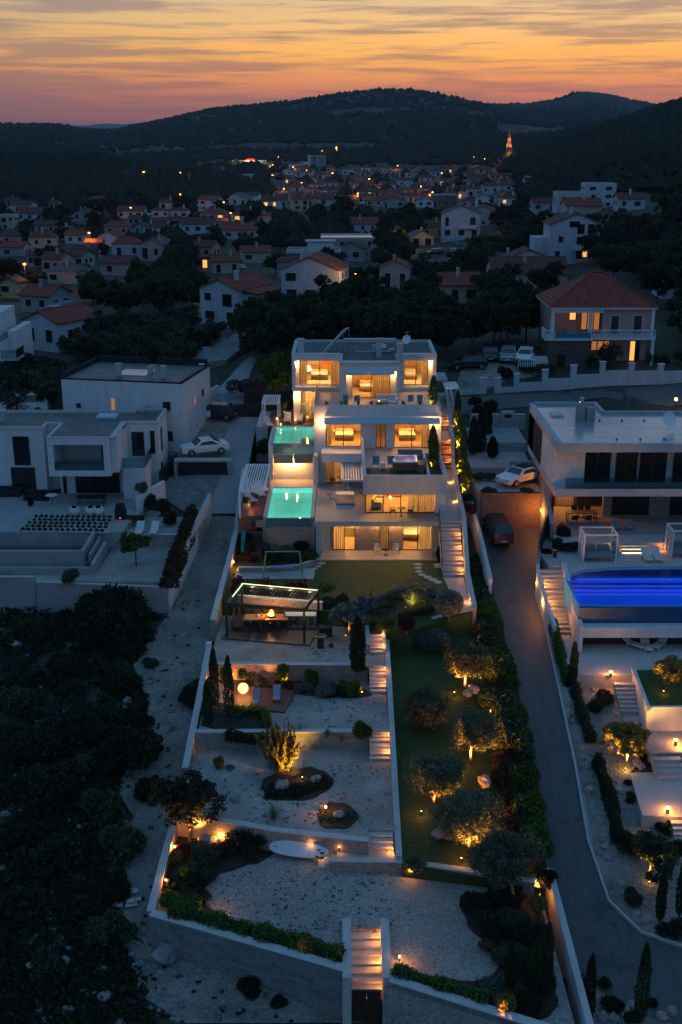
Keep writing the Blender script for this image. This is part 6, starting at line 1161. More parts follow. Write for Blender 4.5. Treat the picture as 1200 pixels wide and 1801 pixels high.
part(t,'balcony','white',(-18.9,94.4,2.4,-16.9,97.97,5.6));part(t,'glass_railing','glass_teal',(-18.9,94.42,5.6,-16.9,94.45,6.5),(-16.93,94.45,5.6,-16.9,97.97,6.5));winx(t,99,100,5.8,7.9,-16.2);winx(t,98.4,99.2,2.9,4.9,-16.2);winx(t,100.4,100.9,3.4,4.2,-16.2)
part(t,'roof','roof_felt',(-34,96.3,8.5,-25.9,102.2,8.58),(-25.9,97.9,8.5,-24.5,102.2,8.58),(-24.5,92.65,8.801,-19.45,97.57,8.82),(-24.5,97.6,8.5,-19.2,102.2,8.585),(-19.2,98.3,8.5,-16.5,103,8.58))
part(t,'roof_parapet','coping',(-34,95.97,8.5,-25.85,96.25,8.83),(-26.1,96.25,8.5,-25.85,97.8,8.83),(-25.85,97.57,8.5,-24.72,97.82,8.83),(-24.72,92.37,8.803,-24.45,97.57,8.85),(-24.45,92.37,8.803,-19.2,92.65,8.85),(-19.45,92.65,8.76,-19.0,98.0,8.85),(-19.0,97.97,8.5,-16.17,98.25,8.83),(-16.42,98.25,8.5,-16.17,103.2,8.83),(-34,102.2,8.5,-18.9,102.43,8.83),(-18.9,102.98,8.5,-16.42,103.22,8.83))
part(t,'skylight','awning',(-22.0,99.6,8.58,-20.2,101.0,8.9),bevel=.08)
m=MB();m.tube((-19.4,97.3,8.58),(-19.4,97.3,10.1),.02);m.tube((-19.8,97.3,9.5),(-19.1,97.3,9.6),.012);m.box(-20.1,97.0,8.58,-18.9,97.5,8.75);m.build('aerial','steel',t,world=True);part(t,'chimney','grey_render',(-30.6,99,8.5,-30.1,99.5,9.5),(-30.7,98.9,9.503,-30.0,99.6,9.56))
m=MB();[m.tube((-21.8+k*.25,97.2+.1*math.sin(k),8.62),(-21.55+k*.25,97.2+.1*math.sin(k+1),8.62),.03,n=6) for k in range(8)];m.build('roof_cable','fabric_dark',t,world=True)
struct(MB().box(-36,85.7,0,-17.4,95.98,2.8).build('terrace','concrete'),'grey paved terrace of the modern house on the left')
struct(MB().prism([(-19.5,88.0),(-17.3,88.0),(-15.9,96),(-17.4,96)],.5,2.75).build('side_terrace','concrete'),'narrow paving beside the modern house')
# unlit pool and stepped walls
t=thing('empty_pool','dark unlit pool with stepped concrete walls on the left','swimming pool',(-26,83.5,1.4));part(t,'rim','concrete',(-36,81.3,.5,-19.6,81.6,2.8),(-19.9,81.6,.5,-19.6,85.68,2.8));part(t,'pool_floor','pool_grey',(-36,81.6,.5,-19.9,85.69,1.6));part(t,'lower_basin','concrete',(-36,80.2,.3,-18.9,80.4,1.9),(-18.9,80.2,.3,-18.6,85.2,2.2));part(t,'basin_floor','pool_grey',(-36,80.4,.3,-18.9,81.28,1.45),(-19.58,81.3,.3,-18.9,85.68,1.9));part(t,'rim','concrete',(-19.3,81.4,1.9,-19.15,85.6,2.5))
struct(MB().box(-36,78.9,-1.6,-12.9,80.2,1.3).build('gravel_garden','gravel'),'pale gravel strip below the unlit pool');struct(MB().prism([(-18.6,80.2),(-12.9,80.2),(-12.0,86.4),(-18.4,86.4)],-1.6,1.32).build('gravel_garden','gravel'),'pale gravel court with the single leafy tree');struct(MB().prism([(-18.0,86.5),(-12.0,86.5),(-11.3,91),(-16.8,91),(-17.4,88)],-1,2.3).build('gravel_garden','gravel'),'pale gravel court with two garden chairs');gwall('retaining_wall',[(-18.4,86.4,-.5,2.35),(-12.2,86.6,-.5,2.35)],.25,'concrete','low concrete wall below the two garden chairs')
gwall('retaining_wall',[(-36,78.8,-2.4,1.75),(-22.8,78.8,-2.4,1.75)],.28,'concrete','taller concrete garden wall at the left edge',cmat='concrete_light');gwall('retaining_wall',[(-22.75,78.8,-2.4,1.35),(-12.9,78.6,-2.4,1.0)],.28,'concrete','lower concrete garden wall behind the big dark bush',cmat='concrete_light')
gwall('boundary_wall',[(-11.3,93.4,.5,3.6),(-12.1,86,-.8,2.5),(-12.95,78.6,-2.4,1.35)],.25,'white','white boundary wall beside the dirt track',cmat='concrete_light')
t=thing('succulent_bed','white gravel bed dotted with dark succulents','planting bed',(*P(118,922,2.8)[:2],2.8));q=[P(a,b,2.8) for a,b in ((32,935),(62,907),(205,908),(190,938))];MB().prism([tuple(a[:2]) for a in q],2.79,2.83).build('gravel_patch','gravel',t,world=True);P_=[]
for i in range(15):
 for j in range(5):
  c=q[0].lerp(q[3],(i+.5+.25*(j%2))/15.6).lerp(q[1].lerp(q[2],(i+.5+.25*(j%2))/15.6),(j+.5)/5);P_.append(shell(26,(c.x-t.location.x,c.y-t.location.y,.1),.14,(1,1,.6)))
leaf_obj('succulent',np.concatenate(P_),.12,'leaf_scrub',t)['kind']='stuff'
for i,px in enumerate((132,160,174)):
 o=thing('planter_pot','round white planter, '+('standing alone near the succulent bed','left of the touching pair','right of the touching pair')[i],'planter',P(px,905,2.8),0,'round white planters on the left terrace');MB().lathe([(.25,0),(.42,.3),(.4,.65),(.34,.66),(.34,.55)],n=18).build('pot','metal_white',o);leaf_obj('foliage',shell(120,(0,0,.6),.2),.1,'leaf_scrub',o)
def outdoor_table(px,py,z,lx,ly,lab,mat):o=dining_table(*P(px,py,z),lx,ly,mat,lab);return o
outdoor_table(162,888,2.8,2.4,1.0,'dark table tennis sized table in front of the modern house','metal_dark');o=thing('tripod_table','white tripod table on the left terrace','table',P(92,885,2.8));MB().lathe([(.5,.72),(.5,.76)],n=20).build('table_top','metal_white',o)
for k in range(3):MB().tube((0,0,.72),(.35*math.cos(k*2.1),.35*math.sin(k*2.1),0),.025).build('leg','metal_white',o)
sofa(*P(68,879,2.8),0,'fabric_dark','black lounge sofa on the left terrace',2.4);sofa(*P(12,872,2.8),0,'fabric_dark','black sofa at the far left of the terrace',2.6)
o=thing('covered_grill','black covered barbecue at the end of the left terrace','grill',P(213,912,2.8));MB().box(-.45,-.35,0,.45,.35,.95).build('cover','fabric_dark',o,bevel=.12);MB().box(-.38,-.28,.95,.38,.28,1.35).build('lid','fabric_dark',o,bevel=.14);MB().box(-.06,-.37,.12,.06,-.352,.2).build('indicator','sign_red',o)
for i,px in enumerate((246,272)):SLp.place(P(px,938,2.3),0,1,('left','right')[i]+' wooden garden chair on the gravel court','garden chairs on the gravel court')
o=thing('bench','low wooden bench above the garden chairs','bench',P(235,925,2.3));MB().box(-.9,-.22,.38,.9,.22,.44).build('seat','wood_dark',o);MB().box(-.9,.2,.44,.9,.26,.85).build('backrest','wood_dark',o)
for s in (-.8,.8):MB().box(s-.04,-.2,0,s+.04,.2,.38).build('leg','wood_dark',o)
gwall('garden_wall',[(-17.2,91.2,1.5,4.0),(-15.4,94.6,1.5,4.4)],.3,'white','white planter wall in front of the paved forecourt',cmat='white')
for i,(px,py,z,mat,r,h,lab) in enumerate(((255,900,2.3,'leaf_dark',1.0,1.7,'large dark shrub in front of the white planter wall'),(285,905,2.3,'leaf_dark',.9,1.5,'second dark shrub beside the planter wall'),(300,925,2.3,'leaf_scrub',.7,1.2,'small dark shrub near the boundary hedge'),(250,868,4.0,'leaf_olive',.6,1.1,'thin branching shrub on top of the planter wall'),(128,1024,1.3,'leaf_olive',.8,1.2,'rounded young olive above the concrete wall'),(78,1008,1.3,'leaf_scrub',.25,.4,'bare twig plant in the pale gravel'),(24,1008,1.3,'leaf_purple',.3,.5,'reddish grass tuft at the far left'),(55,890,2.8,'leaf_scrub',.3,.9,'potted spiky plant on the left terrace'))):gbush(px,py,z,'shrub',mat,r,h,1700,.11,lab)
o=tree('leafy_tree','leaf_green',2.9,1.25,1.0,9,3400,.15,label='single rounded leafy tree on the pale gravel court',tr=.07);o.location=P(240,995,1.3)
hedge('hedge',[(*P(338,900,3)[:2],2.2),(*P(325,950,2)[:2],1.6),(*P(305,1010,1)[:2],1.0),(*P(298,1035,1)[:2],1.0)],1.3,1.5,'leaf_rust','reddish green hedge inside the white boundary wall',dens=330,ls=.12)
# paved forecourt and dark gate
drape('forecourt',[(283,842),(392,832),(385,850),(362,905),(330,905),(290,880),(284,862)],'paver',.1,'paved forecourt behind the planter wall')
o=thing('driveway_gate','dark slatted gate under a pale roof slab','gate',(*P(358,832,3.6)[:2],3.2));MB().box(-2.2,-.08,0,2.2,.08,1.5).build('gate_leaf','metal_dark',o);MB().box(-2.6,-.25,1.52,2.6,.45,1.72).build('lintel','concrete_light',o)
for s in (-2.5,2.5):MB().box(s-.14,-.2,0,s+.14,.3,1.51).build('post','concrete',o)
gwall('slat_fence',[(*P(282,858,3)[:2],2.4,4.5),(*P(312,822,3.6)[:2],3.2,5.0)],.1,'metal_dark','dark slatted fence left of the forecourt gate',cmat='metal_dark')
# ---- white two storey house with dark rimmed flat roof ------------------
t=thing('flat_roof_house','white two storey house with a dark rimmed flat roof and rust chimneys','house',(-14.7,103.4,4.5),R(-11));w,d,h=11.9,8.6,6.7
part(t,'wall','white',(-w,0,-.8,0,d,h-.15),local=True);part(t,'roof','roof_felt',(-w+.3,.3,h-.15,-.3,d-.3,h-.08),local=True)
part(t,'roof_edge','fabric_dark',(-w-.03,-.03,h-.148,0.03,.12,h-.02),(-w-.03,.12,h-.148,-w+.2,d,h+.35),(-.2,.12,h-.148,.03,d,h+.05),(-w+.2,d-.15,h-.148,-6.2,d+.03,h+.55),(-5.4,d-.15,h-.148,-.2,d+.03,h+.55),local=True)
for x,y in ((-7.0,2.2),(-2.4,1.8)):part(t,'chimney','grey_render',(x-.22,y-.22,h-.08,x+.22,y+.22,h+1.05),(x-.27,y-.27,h+1.053,x+.27,y+.27,h+1.12),local=True)
part(t,'roof_patch','roof_membrane',(-7.5,2.6,h-.079,-4.5,5.5,h-.06),local=True);part(t,'skylight','grey_render',(-4.6,3.5,h-.08,-4.2,4.0,h+.6),local=True)
def lwin(t,x0,x1,z0,z1,mat='glass_dark',fr='fabric_white',y=0,nm='window'):
 f=MB().box(x0,y-.05,z0,x1,y-.003,z1).build(nm,fr,t);MB().box(x0+.08,y-.07,z0+.08,x1-.08,y-.052,z1-.08).build('pane',mat,f);return f
def lwinx(t,y0,y1,z0,z1,x=0,mat='glass_dark',fr='fabric_white'):
 f=MB().box(x+.003,y0,z0,x+.05,y1,z1).build('window',fr,t);MB().box(x+.052,y0+.08,z0+.08,x+.07,y1-.08,z1-.08).build('pane',mat,f);return f
lwin(t,-2.0,-1.1,3.9,4.9);lwin(t,-10.6,-10.0,3.8,4.4);lwin(t,-8.2,-6.2,3.0,5.2,'white');lwin(t,-5.7,-4.0,3.0,5.2,'white');lwin(t,-7.1,-6.6,3.0,5.0,'lit_window_dim','wood');lwin(t,-2.0,-1.0,1.0,2.1,'glass_dark');part(t,'balcony','white',(-8.6,-1.5,2.4,-3.4,-.003,3.0),(-8.6,-1.5,3.0,-3.4,-1.38,3.5),(-3.52,-1.38,3.0,-3.4,-.003,4.6),local=True)
lwinx(t,3.2,3.6,3.8,4.6,mat='lit_window_dim');lwinx(t,5.6,6.3,4.0,4.9);lwinx(t,5.4,6.2,.8,2.0,mat='white');lwinx(t,3.6,3.9,1.4,1.9);part(t,'air_conditioner','metal_white',(.003,6.9,1.8,.4,7.7,2.4),local=True)
t=thing('street_lamp','short unlit roof corner lamp on the two storey white house','lamp',P(357,652,11.3));MB().tube((0,0,-.3),(0,0,.6),.03).build('post','steel',t);MB().box(-.35,-.1,.6,.15,.1,.68).build('lamp_head','metal_white',t)
# building on the left edge
t=thing('apartment_house','white building with curved glass balconies cut by the left edge','house',(*P(8,725,5)[:2],5));part(t,'wall','white',(-7,0,-1,.4,9,7.5),local=True);part(t,'wall','white',(.4,2.5,-1,1.2,9,8.2),local=True)
for z in (2.9,5.6):part(t,'balcony','concrete_light',(.4,-.6,z,2.0,2.4,z+.25),local=True);part(t,'glass_railing','glass_teal',(.4,-.6,z+.25,2.0,-.56,z+1.15),(1.96,-.56,z+.25,2.0,2.4,z+1.15),local=True)
lwin(t,-1.1,-.3,3.6,6.2);lwin(t,-4,-2.5,3.6,6.2);lwin(t,-.9,-.2,.2,2.2,'lit_window_dim');part(t,'roof','roof_felt',(-7,0,7.5,.4,9,7.6),local=True);part(t,'upper_storey','white',(-7,3,7.6,-.5,9,10),local=True)
# ---- cars ----------------------------------------------------------------
def car(paint,label,kind='saloon',cat='car'):
 t=thing('parked_car' if kind!='van' else 'parked_van',label,cat)
 L_,W_=4.5,1.78
 side={'saloon':[(-2.25,.32),(-2.25,.72),(-2.05,.84),(-1.1,.93),(-.35,1.40),(.65,1.43),(1.5,1.02),(2.15,.98),(2.25,.75),(2.25,.32)],
   'hatch':[(-2.15,.32),(-2.15,.75),(-1.95,.88),(-1.15,.98),(-.45,1.50),(1.3,1.52),(2.0,1.05),(2.12,.85),(2.12,.32)],
   'van':[(-2.45,.35),(-2.45,.95),(-2.2,1.12),(-1.5,1.28),(-.85,1.92),(2.1,1.95),(2.4,1.2),(2.45,.35)]}[kind]
 m=MB();n=len(side);secs=[]
 mid=.95 if kind!='van' else 1.15
 for yy,k in ((-1,0),(-1,1),(1,1),(1,0)):
  pass
 def yw(x,z):return W_/2*(1-.0 if z<=mid else 1-.30*(z-mid)/.9)*(1-.10*max(0,abs(x)-1.6))
 vs=[(x,-yw(x,z),z) for x,z in side]+[(x,yw(x,z),z) for x,z in side]
 m.add(vs,[tuple(range(n)),tuple(range(n,2*n))[::-1]]+[(i,n+i,n+(i+1)%n,(i+1)%n) for i in range(n)])
 m.build('body',paint,t,bevel=.05)
 top=[p for p in side if p[1]>mid+.05];xs=[p[0] for p in side];
 gi=[i for i,p in enumerate(side) if p[1]>mid+.25];i0,i1=gi[0],gi[-1]
 def scr(a,b,nm):# windscreen panel lying 12 mm over the body between profile points
  d=Vector((b[0]-a[0],b[1]-a[1])).normalized();nx_,nz_=-d.y,d.x;a=(a[0]+d.x*.1,a[1]+d.y*.1);b=(b[0]-d.x*.08,b[1]-d.y*.08);q=[]
  for p in (a,b):y=yw(p[0],p[1])-.1;q+=[(p[0]+nx_*.02,-y,p[1]+nz_*.02),(p[0]+nx_*.02,y,p[1]+nz_*.02)]
  MB().add([q[0],q[1],q[3],q[2]],[(0,1,2,3)]).build(nm,'car_glass',t)
 scr(side[i0-1],side[i0],'windscreen');scr(side[i1],side[i1+1],'rear_window')
 for s in (-1,1):
  a,b,c,d=side[i0-1],side[i0],side[i1],side[i1+1];zt=lambda z:z
  pts=[(a[0]+.35,mid+.04),(b[0]+.08,b[1]-.1),(c[0]-.05,c[1]-.1),(d[0]-.3,mid+.04)]
  MB().add([(x,s*(yw(x,z)+.012),z) for x,z in pts],[(0,1,2,3)]).build('side_window','car_glass',t)
  for x in (-1.4,1.4):
   wh=MB();wh.tube((x,s*(W_/2-.22),.33),(x,s*(W_/2+.01),.33),.33,n=18);wt=wh.build('wheel','tyre',t);MB().tube((x,s*(W_/2+.012),.33),(x,s*(W_/2+.03),.33),.2,n=14).build('rim','steel',wt)
  e=side[1];MB().box(-L_/2-(.22 if kind=='van' else .01),s*.55-.18,e[1]-.16,-L_/2+.12,s*.55+.18,e[1]-.02).build('headlight','steel',t)
  e=side[-1];MB().box(e[0]-.05,s*.66-.12,.62,e[0]+.02,s*.66+.12,.9).build('tail_light','tail',t)
  MB().box(side[i0-1][0]+.3,s*(W_/2) if s>0 else -W_/2-.16,mid,side[i0-1][0]+.42,s*W_/2+.16 if s>0 else -W_/2,mid+.12).build('mirror',paint,t)
 e=side[-1];MB().box(e[0]+.003,-.26,.5,e[0]+.02,.26,.62).build('number_plate','plate',t);MB().box(-side[1][0]*-1-.02,-.26,.42,side[1][0]-.003,.26,.54).build('number_plate','plate',t)
 return t
C1=car('car_white','white saloon parked beside the two storey white house');C1.location=P(360,797,4.75);C1.rotation_euler=(0,0,R(20))
c=car('car_dark','dark car half hidden behind the two storey white house','hatch');c.location=P(381,735,6.0);c.rotation_euler=(0,0,R(-15))
V1=car('car_dark','dark van parked against the brick wall above the driveway','van','van');V1.location=P(874,946,.75);V1.rotation_euler=(0,0,R(-84))
C3=car('car_white','white convertible with a dark top on the gravel pad','saloon');C3.location=P(915,848,4.25);C3.rotation_euler=(0,0,R(38));MB().box(-.3,-.62,1.35,.95,.62,1.46).build('soft_top','fabric_dark',C3,bevel=.05)
for px,py,rz,paint,kind,lab in ((862,632,85,'car_dark','hatch','black car in the middle of the parking court'),(894,634,80,'car_silver','hatch','silver car between the black and the white car'),(924,636,75,'car_white','hatch','white car beside the steps of the pink villa'),(822,648,10,'car_dark','hatch','dark car at the left of the parking court')):c=car(paint,lab,kind);h_=hit(px,py);c.location=h_;c.rotation_euler=(0,0,R(rz))
for px,py,rz,paint,kind,lab in ((804,432,80,'car_blue','hatch','blue car parked up the village road'),(797,447,70,'car_silver','hatch','silver car below the blue one on the village road'),(766,450,20,'car_dark','van','dark van among the trees left of the village road'),(800,460,60,'car_dark','hatch','dark car at the kerb of the village road'),(646,541,70,'car_silver','hatch','silver car behind the pine tops'),(680,524,45,'car_silver','hatch','parked car beyond the warm street lamp')):c=car(paint,lab,kind);c.location=hit(px,py);c.rotation_euler=(0,0,R(rz))
c=car('car_white','white van roof behind the modern house','van','van');c.location=hit(45,724);c.rotation_euler=(0,0,R(4))
# ---- right villa ----------------------------------------------------------
t=thing('modern_villa','large dark windowed villa with a shining flat roof on the right','villa',(24,92,2.2))
part(t,'wall','grey_render',(17.0,86.6,5.5,36,97.0,6.1));part(t,'wall','grey_render',(17.05,86.6,9.15,36,97.0,9.75));part(t,'wall','white',(17.05,88.0,6.1,19.6,88.3,9.15),(17.05,88.3,6.1,17.3,100.5,9.15));part(t,'wall','white',(17.05,97.003,5.5,23,100.5,9.75));part(t,'wall','grey_render',(19.6,88.6,6.1,36,88.9,9.15))
part(t,'wood_cladding','wood_dark',(16.98,93.5,6.2,17.045,97.5,9.1));part(t,'roof','roof_membrane',(17.4,86.95,9.75,36,96.7,9.8),(17.4,96.7,9.75,22.7,100.2,9.8))
part(t,'roof_parapet','grey_render',(17.0,86.55,9.753,36,86.9,9.86),(17.0,86.9,9.753,17.38,100.5,9.95),(17.38,100.22,9.753,23.0,100.5,10.05),(22.72,97.0,9.753,23.0,100.22,10.05),(22.72,96.72,9.753,36,96.99,10.05))
part(t,'chimney','concrete',(20.1,94.5,9.8,20.8,95.2,11.2),(20.9,94.3,9.8,21.6,95.0,10.9),bevel=.03);MB().tube((20.5,94.9,11.2),(20.5,94.9,11.7),.2,n=12).build('flue','steel',t,world=True);m=MB();[m.lathe([(.07,0),(.09,.1),(.02,.13)],c=(22+(k%6)*1.9,88+(k//6)*6.3,9.8),n=8) for k in range(12)];m.build('roof_vent','metal_dark',t,world=True)['kind']='stuff'
part(t,'skylight','steel',(18.2,95.6,9.8,19.2,97.0,9.95));dd=MB().lathe([(.02,0),(.35,.06),(.62,.2),(.64,.22),(.3,.08)],n=18).build('satellite_dish','metal_white',t);dd.location=(3.0,-.5,8.4);dd.rotation_euler=(R(65),0,R(20))
wy=88.55
for a,b,m_ in ((1027,1074,'glass_dark'),(1083,1121,'glass_dark'),(1125,1172,'glass_dark'),(1184,1240,'glass_dark')):
 xa_,xb_=XP(a,wy,7.5),XP(b,wy,7.5);f=win(t,xa_,xb_,6.12,9.1,wy,n=2)
 if a in (1083,1125):
  m=MB();k=0
  while xa_+.15+k*.24<xb_-.1:m.box(xa_+.15+k*.24,wy-.12,6.2,xa_+.23+k*.24,wy-.09,9.05);k+=1
  m.build('slat_blind','wood_dark',t,world=True)
part(t,'glass_railing','glass_teal',(17.9,86.75,6.1,36,86.78,7.0));part(t,'floor','concrete',(17.1,86.7,2.0,36,97,2.22))
part(t,'wall','stone_dark',(17.1,94.2,2.2,36,94.4,5.5));part(t,'wall','stone_dark',(17.0,94.4,.5,17.3,97,5.5));part(t,'pillar','metal_dark',(17.3,89.0,2.2,17.5,89.2,5.5));ly=91.6
for a,b in ((1062,1077),(1144,1179)):part(t,'pillar','stone_wall',(XP(a,ly,4),ly-.1,2.2,XP(b,ly,4),ly+.4,5.5))
for a,b in ((1078,1143),(1180,1250)):win(t,XP(a,ly,4),XP(b,ly,4),2.25,5.45,ly+.15,'glass_dark',n=2)
part(t,'blue_window_glow','window_glow_blue',(XP(1080,ly,4),ly+.09,4.5,XP(1141,ly,4),ly+.095,5.3))  # emissive strip standing in for the blue glow at the window top
f=MB().box(XP(979,93.9,4),94.05,2.3,XP(1011,93.9,4),94.12,5.3);f.build('curtained_window','curtain',t,world=True);part(t,'window','glass_dark',(XP(1016,94,4),94.08,2.3,XP(1062,94,4),94.19,5.3));point((19.2,93.2,4.6),200,WARM2,.15,t);point((21.5,93.2,4.6),14,WARM2,.15,t)
part(t,'interior_shelf','cream',(XP(1115,93.5,4),93.6,3.3,XP(1140,93.5,4),93.9,3.9))
o=dining_table(*P(1022,915,2.22),2.6,1.0,'wood_dark','dark dining table under the overhang of the right villa')
for i,(px,s) in enumerate(((1010,0),(1022,0),(1034,0),(1010,1),(1034,1))):CH_D.place(P(px,908 if s==0 else 922,2.22),0 if s==0 else math.pi,1,'dark chair '+('behind' if s==0 else 'in front of')+' the dining table of the right villa','chairs at the right villa dining table')
# brick wall, pad with white car, upper pads
gwall('retaining_wall',[(11.9,91.7,-.5,4.25),(17.0,91.7,-.5,4.25)],.35,'brick_red','orange lit brick wall behind the parked van',cmat='stone_dark');gwall('retaining_wall',[(17.0,91.6,-.5,5.4),(17.05,86.7,-.8,3.2)],.3,'stone_wall','lamp lit stone wall under the corner of the right villa',cmat='concrete')
wl=thing('wall_lamp','bright double lamp on the stone wall by the garage court','lamp',(16.8,90.4,3.1));MB().box(-.06,-.08,-.15,.03,.08,.15).build('housing','metal_dark',wl);MB().box(-.1,-.05,-.1,-.062,.05,.12).build('lens','lamp',wl);point((16.5,90.3,3.0),130,WARM2,.08,wl)
struct(MB().box(11.6,91.9,1,17.0,96.9,4.15).build('gravel_pad','gravel'),'gravel pad with the white convertible');struct(MB().box(11.5,96.95,1,17.0,102.5,4.9).build('paved_pad','concrete'),'empty concrete pad behind the convertible');struct(MB().box(12.2,102.55,1,17.3,108.4,5.7).build('paved_pad','concrete'),'upper concrete pad beside the side wall')
gwall('retaining_wall',[(14.9,96.95,3,5.5),(17.0,96.95,3,5.5)],.3,'concrete','short pinkish wall right behind the convertible',cmat='concrete');gwall('retaining_wall',[(12.6,108.5,4,7.0),(18.0,108.5,4,7.0)],.3,'concrete','long concrete wall above the upper pad',cmat='concrete_light');gwall('retaining_wall',[(11.8,102.5,3,5.5),(16.9,102.5,3,5.5)],.25,'concrete','low concrete kerb wall between the pads',cmat='concrete')
for i,(px,py) in enumerate(((892,738),(948,738))):o=thing('concrete_unit',('square concrete cistern on the upper wall','tall concrete unit beside the shining roof')[i],'unit',P(px,py,7.0));MB().box(-.6,-.4,0,.6,.4,.8+i*.5).build('block','concrete',o,bevel=.03);MB().box(-.35,-.42,.25,.35,-.403,.6).build('hatch','metal_dark',o)
for i,(px,py,z,mat,r,h,lab) in enumerate(((852,830,4.2,'leaf_green',.5,.6,'small bush left of the convertible'),(883,820,4.2,'leaf_bright',.45,.6,'yellow green bush behind the convertible'),(905,818,4.2,'leaf_dark',.45,.6,'dark bush behind the convertible'),(845,845,4.2,'leaf_green',.8,.7,'broad bush beside the white side wall'),(862,845,4.2,'leaf_green',.6,.7,'bush at the left of the gravel pad'),(860,866,4.2,'leaf_field',.7,.4,'low grey bush on top of the brick wall'),(925,866,4.2,'leaf_field',.8,.4,'low bush in front of the convertible'),(930,790,4.9,'leaf_grassy',.4,.9,'tall dry grass on the concrete pad'),(845,730,6,'leaf_scrub',1.0,1.2,'dark shrub above the side wall'),(862,722,6.3,'leaf_scrub',.9,1.1,'dark shrub below the street'),(836,715,7,'leaf_scrub',1.0,1.3,'dark shrub near the entrance canopy'),(990,950,1.7,'leaf_dark',.7,1.6,'dark round bush at the corner of the right villa terrace'),(980,965,1.7,'leaf_scrub',.8,.8,'dark shrub beside the right villa stairs'),(1005,968,1.7,'leaf_scrub',.9,.7,'low dark shrub left of the white cabana'),(1080,955,1.7,'leaf_bright',.35,.5,'bright shrub lit by the terrace steps'),(960,978,1.3,'leaf_scrub',.5,.7,'dark shrub in the corner planter by the driveway'))):gbush(px,py,z,'shrub',mat,r,h,1500,.1,lab)
for i,(px,py,z,H) in enumerate(((832,800,4.9,3.6),(845,795,4.9,4.0),(856,775,5,3.6),(866,1185-380,4.9,2.0))):c=cypress('leaf_scrub',H,.5,2600,.1,('dark leaning cypress beside the white side wall','dark cypress next to the side wall','wide dark cypress in front of the concrete pad','small dark conifer at the pad edge')[i]);c.location=P(px,py,z)
o=thing('lit_lamp_post','glowing globe lamp at the street edge on the right','lamp',hit(1187,728));MB().tube((0,0,0),(0,0,1.4),.04).build('post','metal_dark',o);MB().ball((0,0,1.5),.16,12,8).build('bulb','lamp',o);point((o.location.x,o.location.y,o.location.z+1.8),60,WARM2,.1,o)
# terrace and pool of the right villa
struct(MB().box(17.1,84.9,.5,36,91.5,2.19).build('terrace','concrete_light'),'upper terrace of the right villa');struct(MB().prism([(15.6,84.0),(15.9,81.2),(16.95,81.2),(16.95,79.3),(18.2,80.4),(20.5,81.0),(24.5,81.2),(36,81.2),(36,84.88),(17.2,84.88),(17.1,89)],-.6,1.62).build('pool_deck','concrete_light'),'pale pool deck of the right villa')
t=stairs('terrace_steps','three underlit floating steps on the right villa terrace',XP(1092,84.6,2),XP(1140,84.6,2),85.2,2.2,84.0,1.65,3,'coping',deep=.1)
for k in range(3):MB().box(XP(1092,84.6,2)+.05,84.06+k*.4-.03,1.64+k*.16,XP(1140,84.6,2)-.05,84.06+k*.4,1.68+k*.16).build('light_strip','strip_warm',t,world=True)
point((XP(1070,84.4,2),84.5,1.95),12,WARM2,.1,t);point((XP(1165,84.4,2),84.5,1.95),12,WARM2,.1,t)
def cabana(px,py,z,label):
 t=thing('pool_cabana',label,'cabana',P(px,py,z),0,'white framed cabanas by the right pool');a=1.25
 for x in (-a,a):
  for y in (-.9,.9):MB().box(x-.05,y-.05,0,x+.05,y+.05,2.2).build('post','metal_white',t)
 m=MB();m.box(-a-.05,-.95,2.2,a+.05,-.85,2.3);m.box(-a-.05,.85,2.2,a+.05,.95,2.3);m.box(-a-.05,-.85,2.2,-a+.05,.85,2.3);m.box(a-.05,-.85,2.2,a+.05,.85,2.3);m.build('top_frame','metal_white',t)
 MB().box(-a+.06,-.85,.3,a-.06,.85,.5).build('daybed','fabric_grey',t,bevel=.04)
 for s in (-1,1):MB().box(s*.55-.45,.35,.5,s*.55+.45,.85,.95).build('cushion','fabric_grey',t,bevel=.06)
 m=MB();k=7
 for i in range(k):m.box(-a-.09+.012*(i%2),-.8+i*.13,.1,-a-.06+.012*(i%2),-.68+i*.13,2.2)
 m.build('drape','fabric_white',t)
cabana(1050,982,1.62,'white framed cabana with a drawn drape left of the lit steps');cabana(1203,975,1.62,'white framed cabana cut by the right edge')
for i,(px,py,lab) in enumerate(((1137,984,'dark striped lounger left of the pair on the right pool deck'),(1155,984,'dark striped lounger right of the pair on the right pool deck'))):SLp.place(P(px,py,1.62),R(0),1,lab,'loungers on the right pool deck')
for i,(px,py,lab) in enumerate(((1080,972,'beanbag seat between the cabana and the lit steps'),(1172,965,'beanbag seat right of the dark loungers'),(1083,932,'left beanbag in front of the blue lit window'),(1106,932,'right beanbag in front of the blue lit window'))):o=thing('beanbag',lab,'seat',P(px,py,1.62 if py>940 else 2.2),0,'beanbags on the right villa terraces');MB().ball((0,0,.3),.42,12,8,(1,1,.7),.05,i).build('cushion','fabric_grey',o,smooth=True);MB().ball((0,.25,.6),.28,10,7,(1.1,.6,1),.05,i).build('backrest','fabric_grey',o,smooth=True)
o=thing('side_table','small white stool table beside the cabana','table',P(1073,976,1.62));MB().lathe([(.16,0),(.1,.2),(.1,.35),(.2,.45)],n=14).build('pedestal','metal_white',o)
o=thing('bollard_lamp','short round bollard at the head of the right villa stairs','lamp',P(976,980,1.62));MB().lathe([(.14,0),(.14,.5),(.2,.52),(.2,.6)],n=14).build('post','metal_dark',o)
t=thing('swimming_pool','large deep blue lit infinity pool with glowing blue lines','swimming pool',(24,78,0));zb=1.5
part(t,'pool_floor','pool_blue',(16.9,74.0,-.3,36,79.0,-.1));part(t,'pool_wall','pool_blue',(16.7,74.0,-.3,16.9,79.3,1.5),(16.7,73.8,-.3,36,74.0,1.5),(16.9,78.95,-.3,36,81.1,.35))
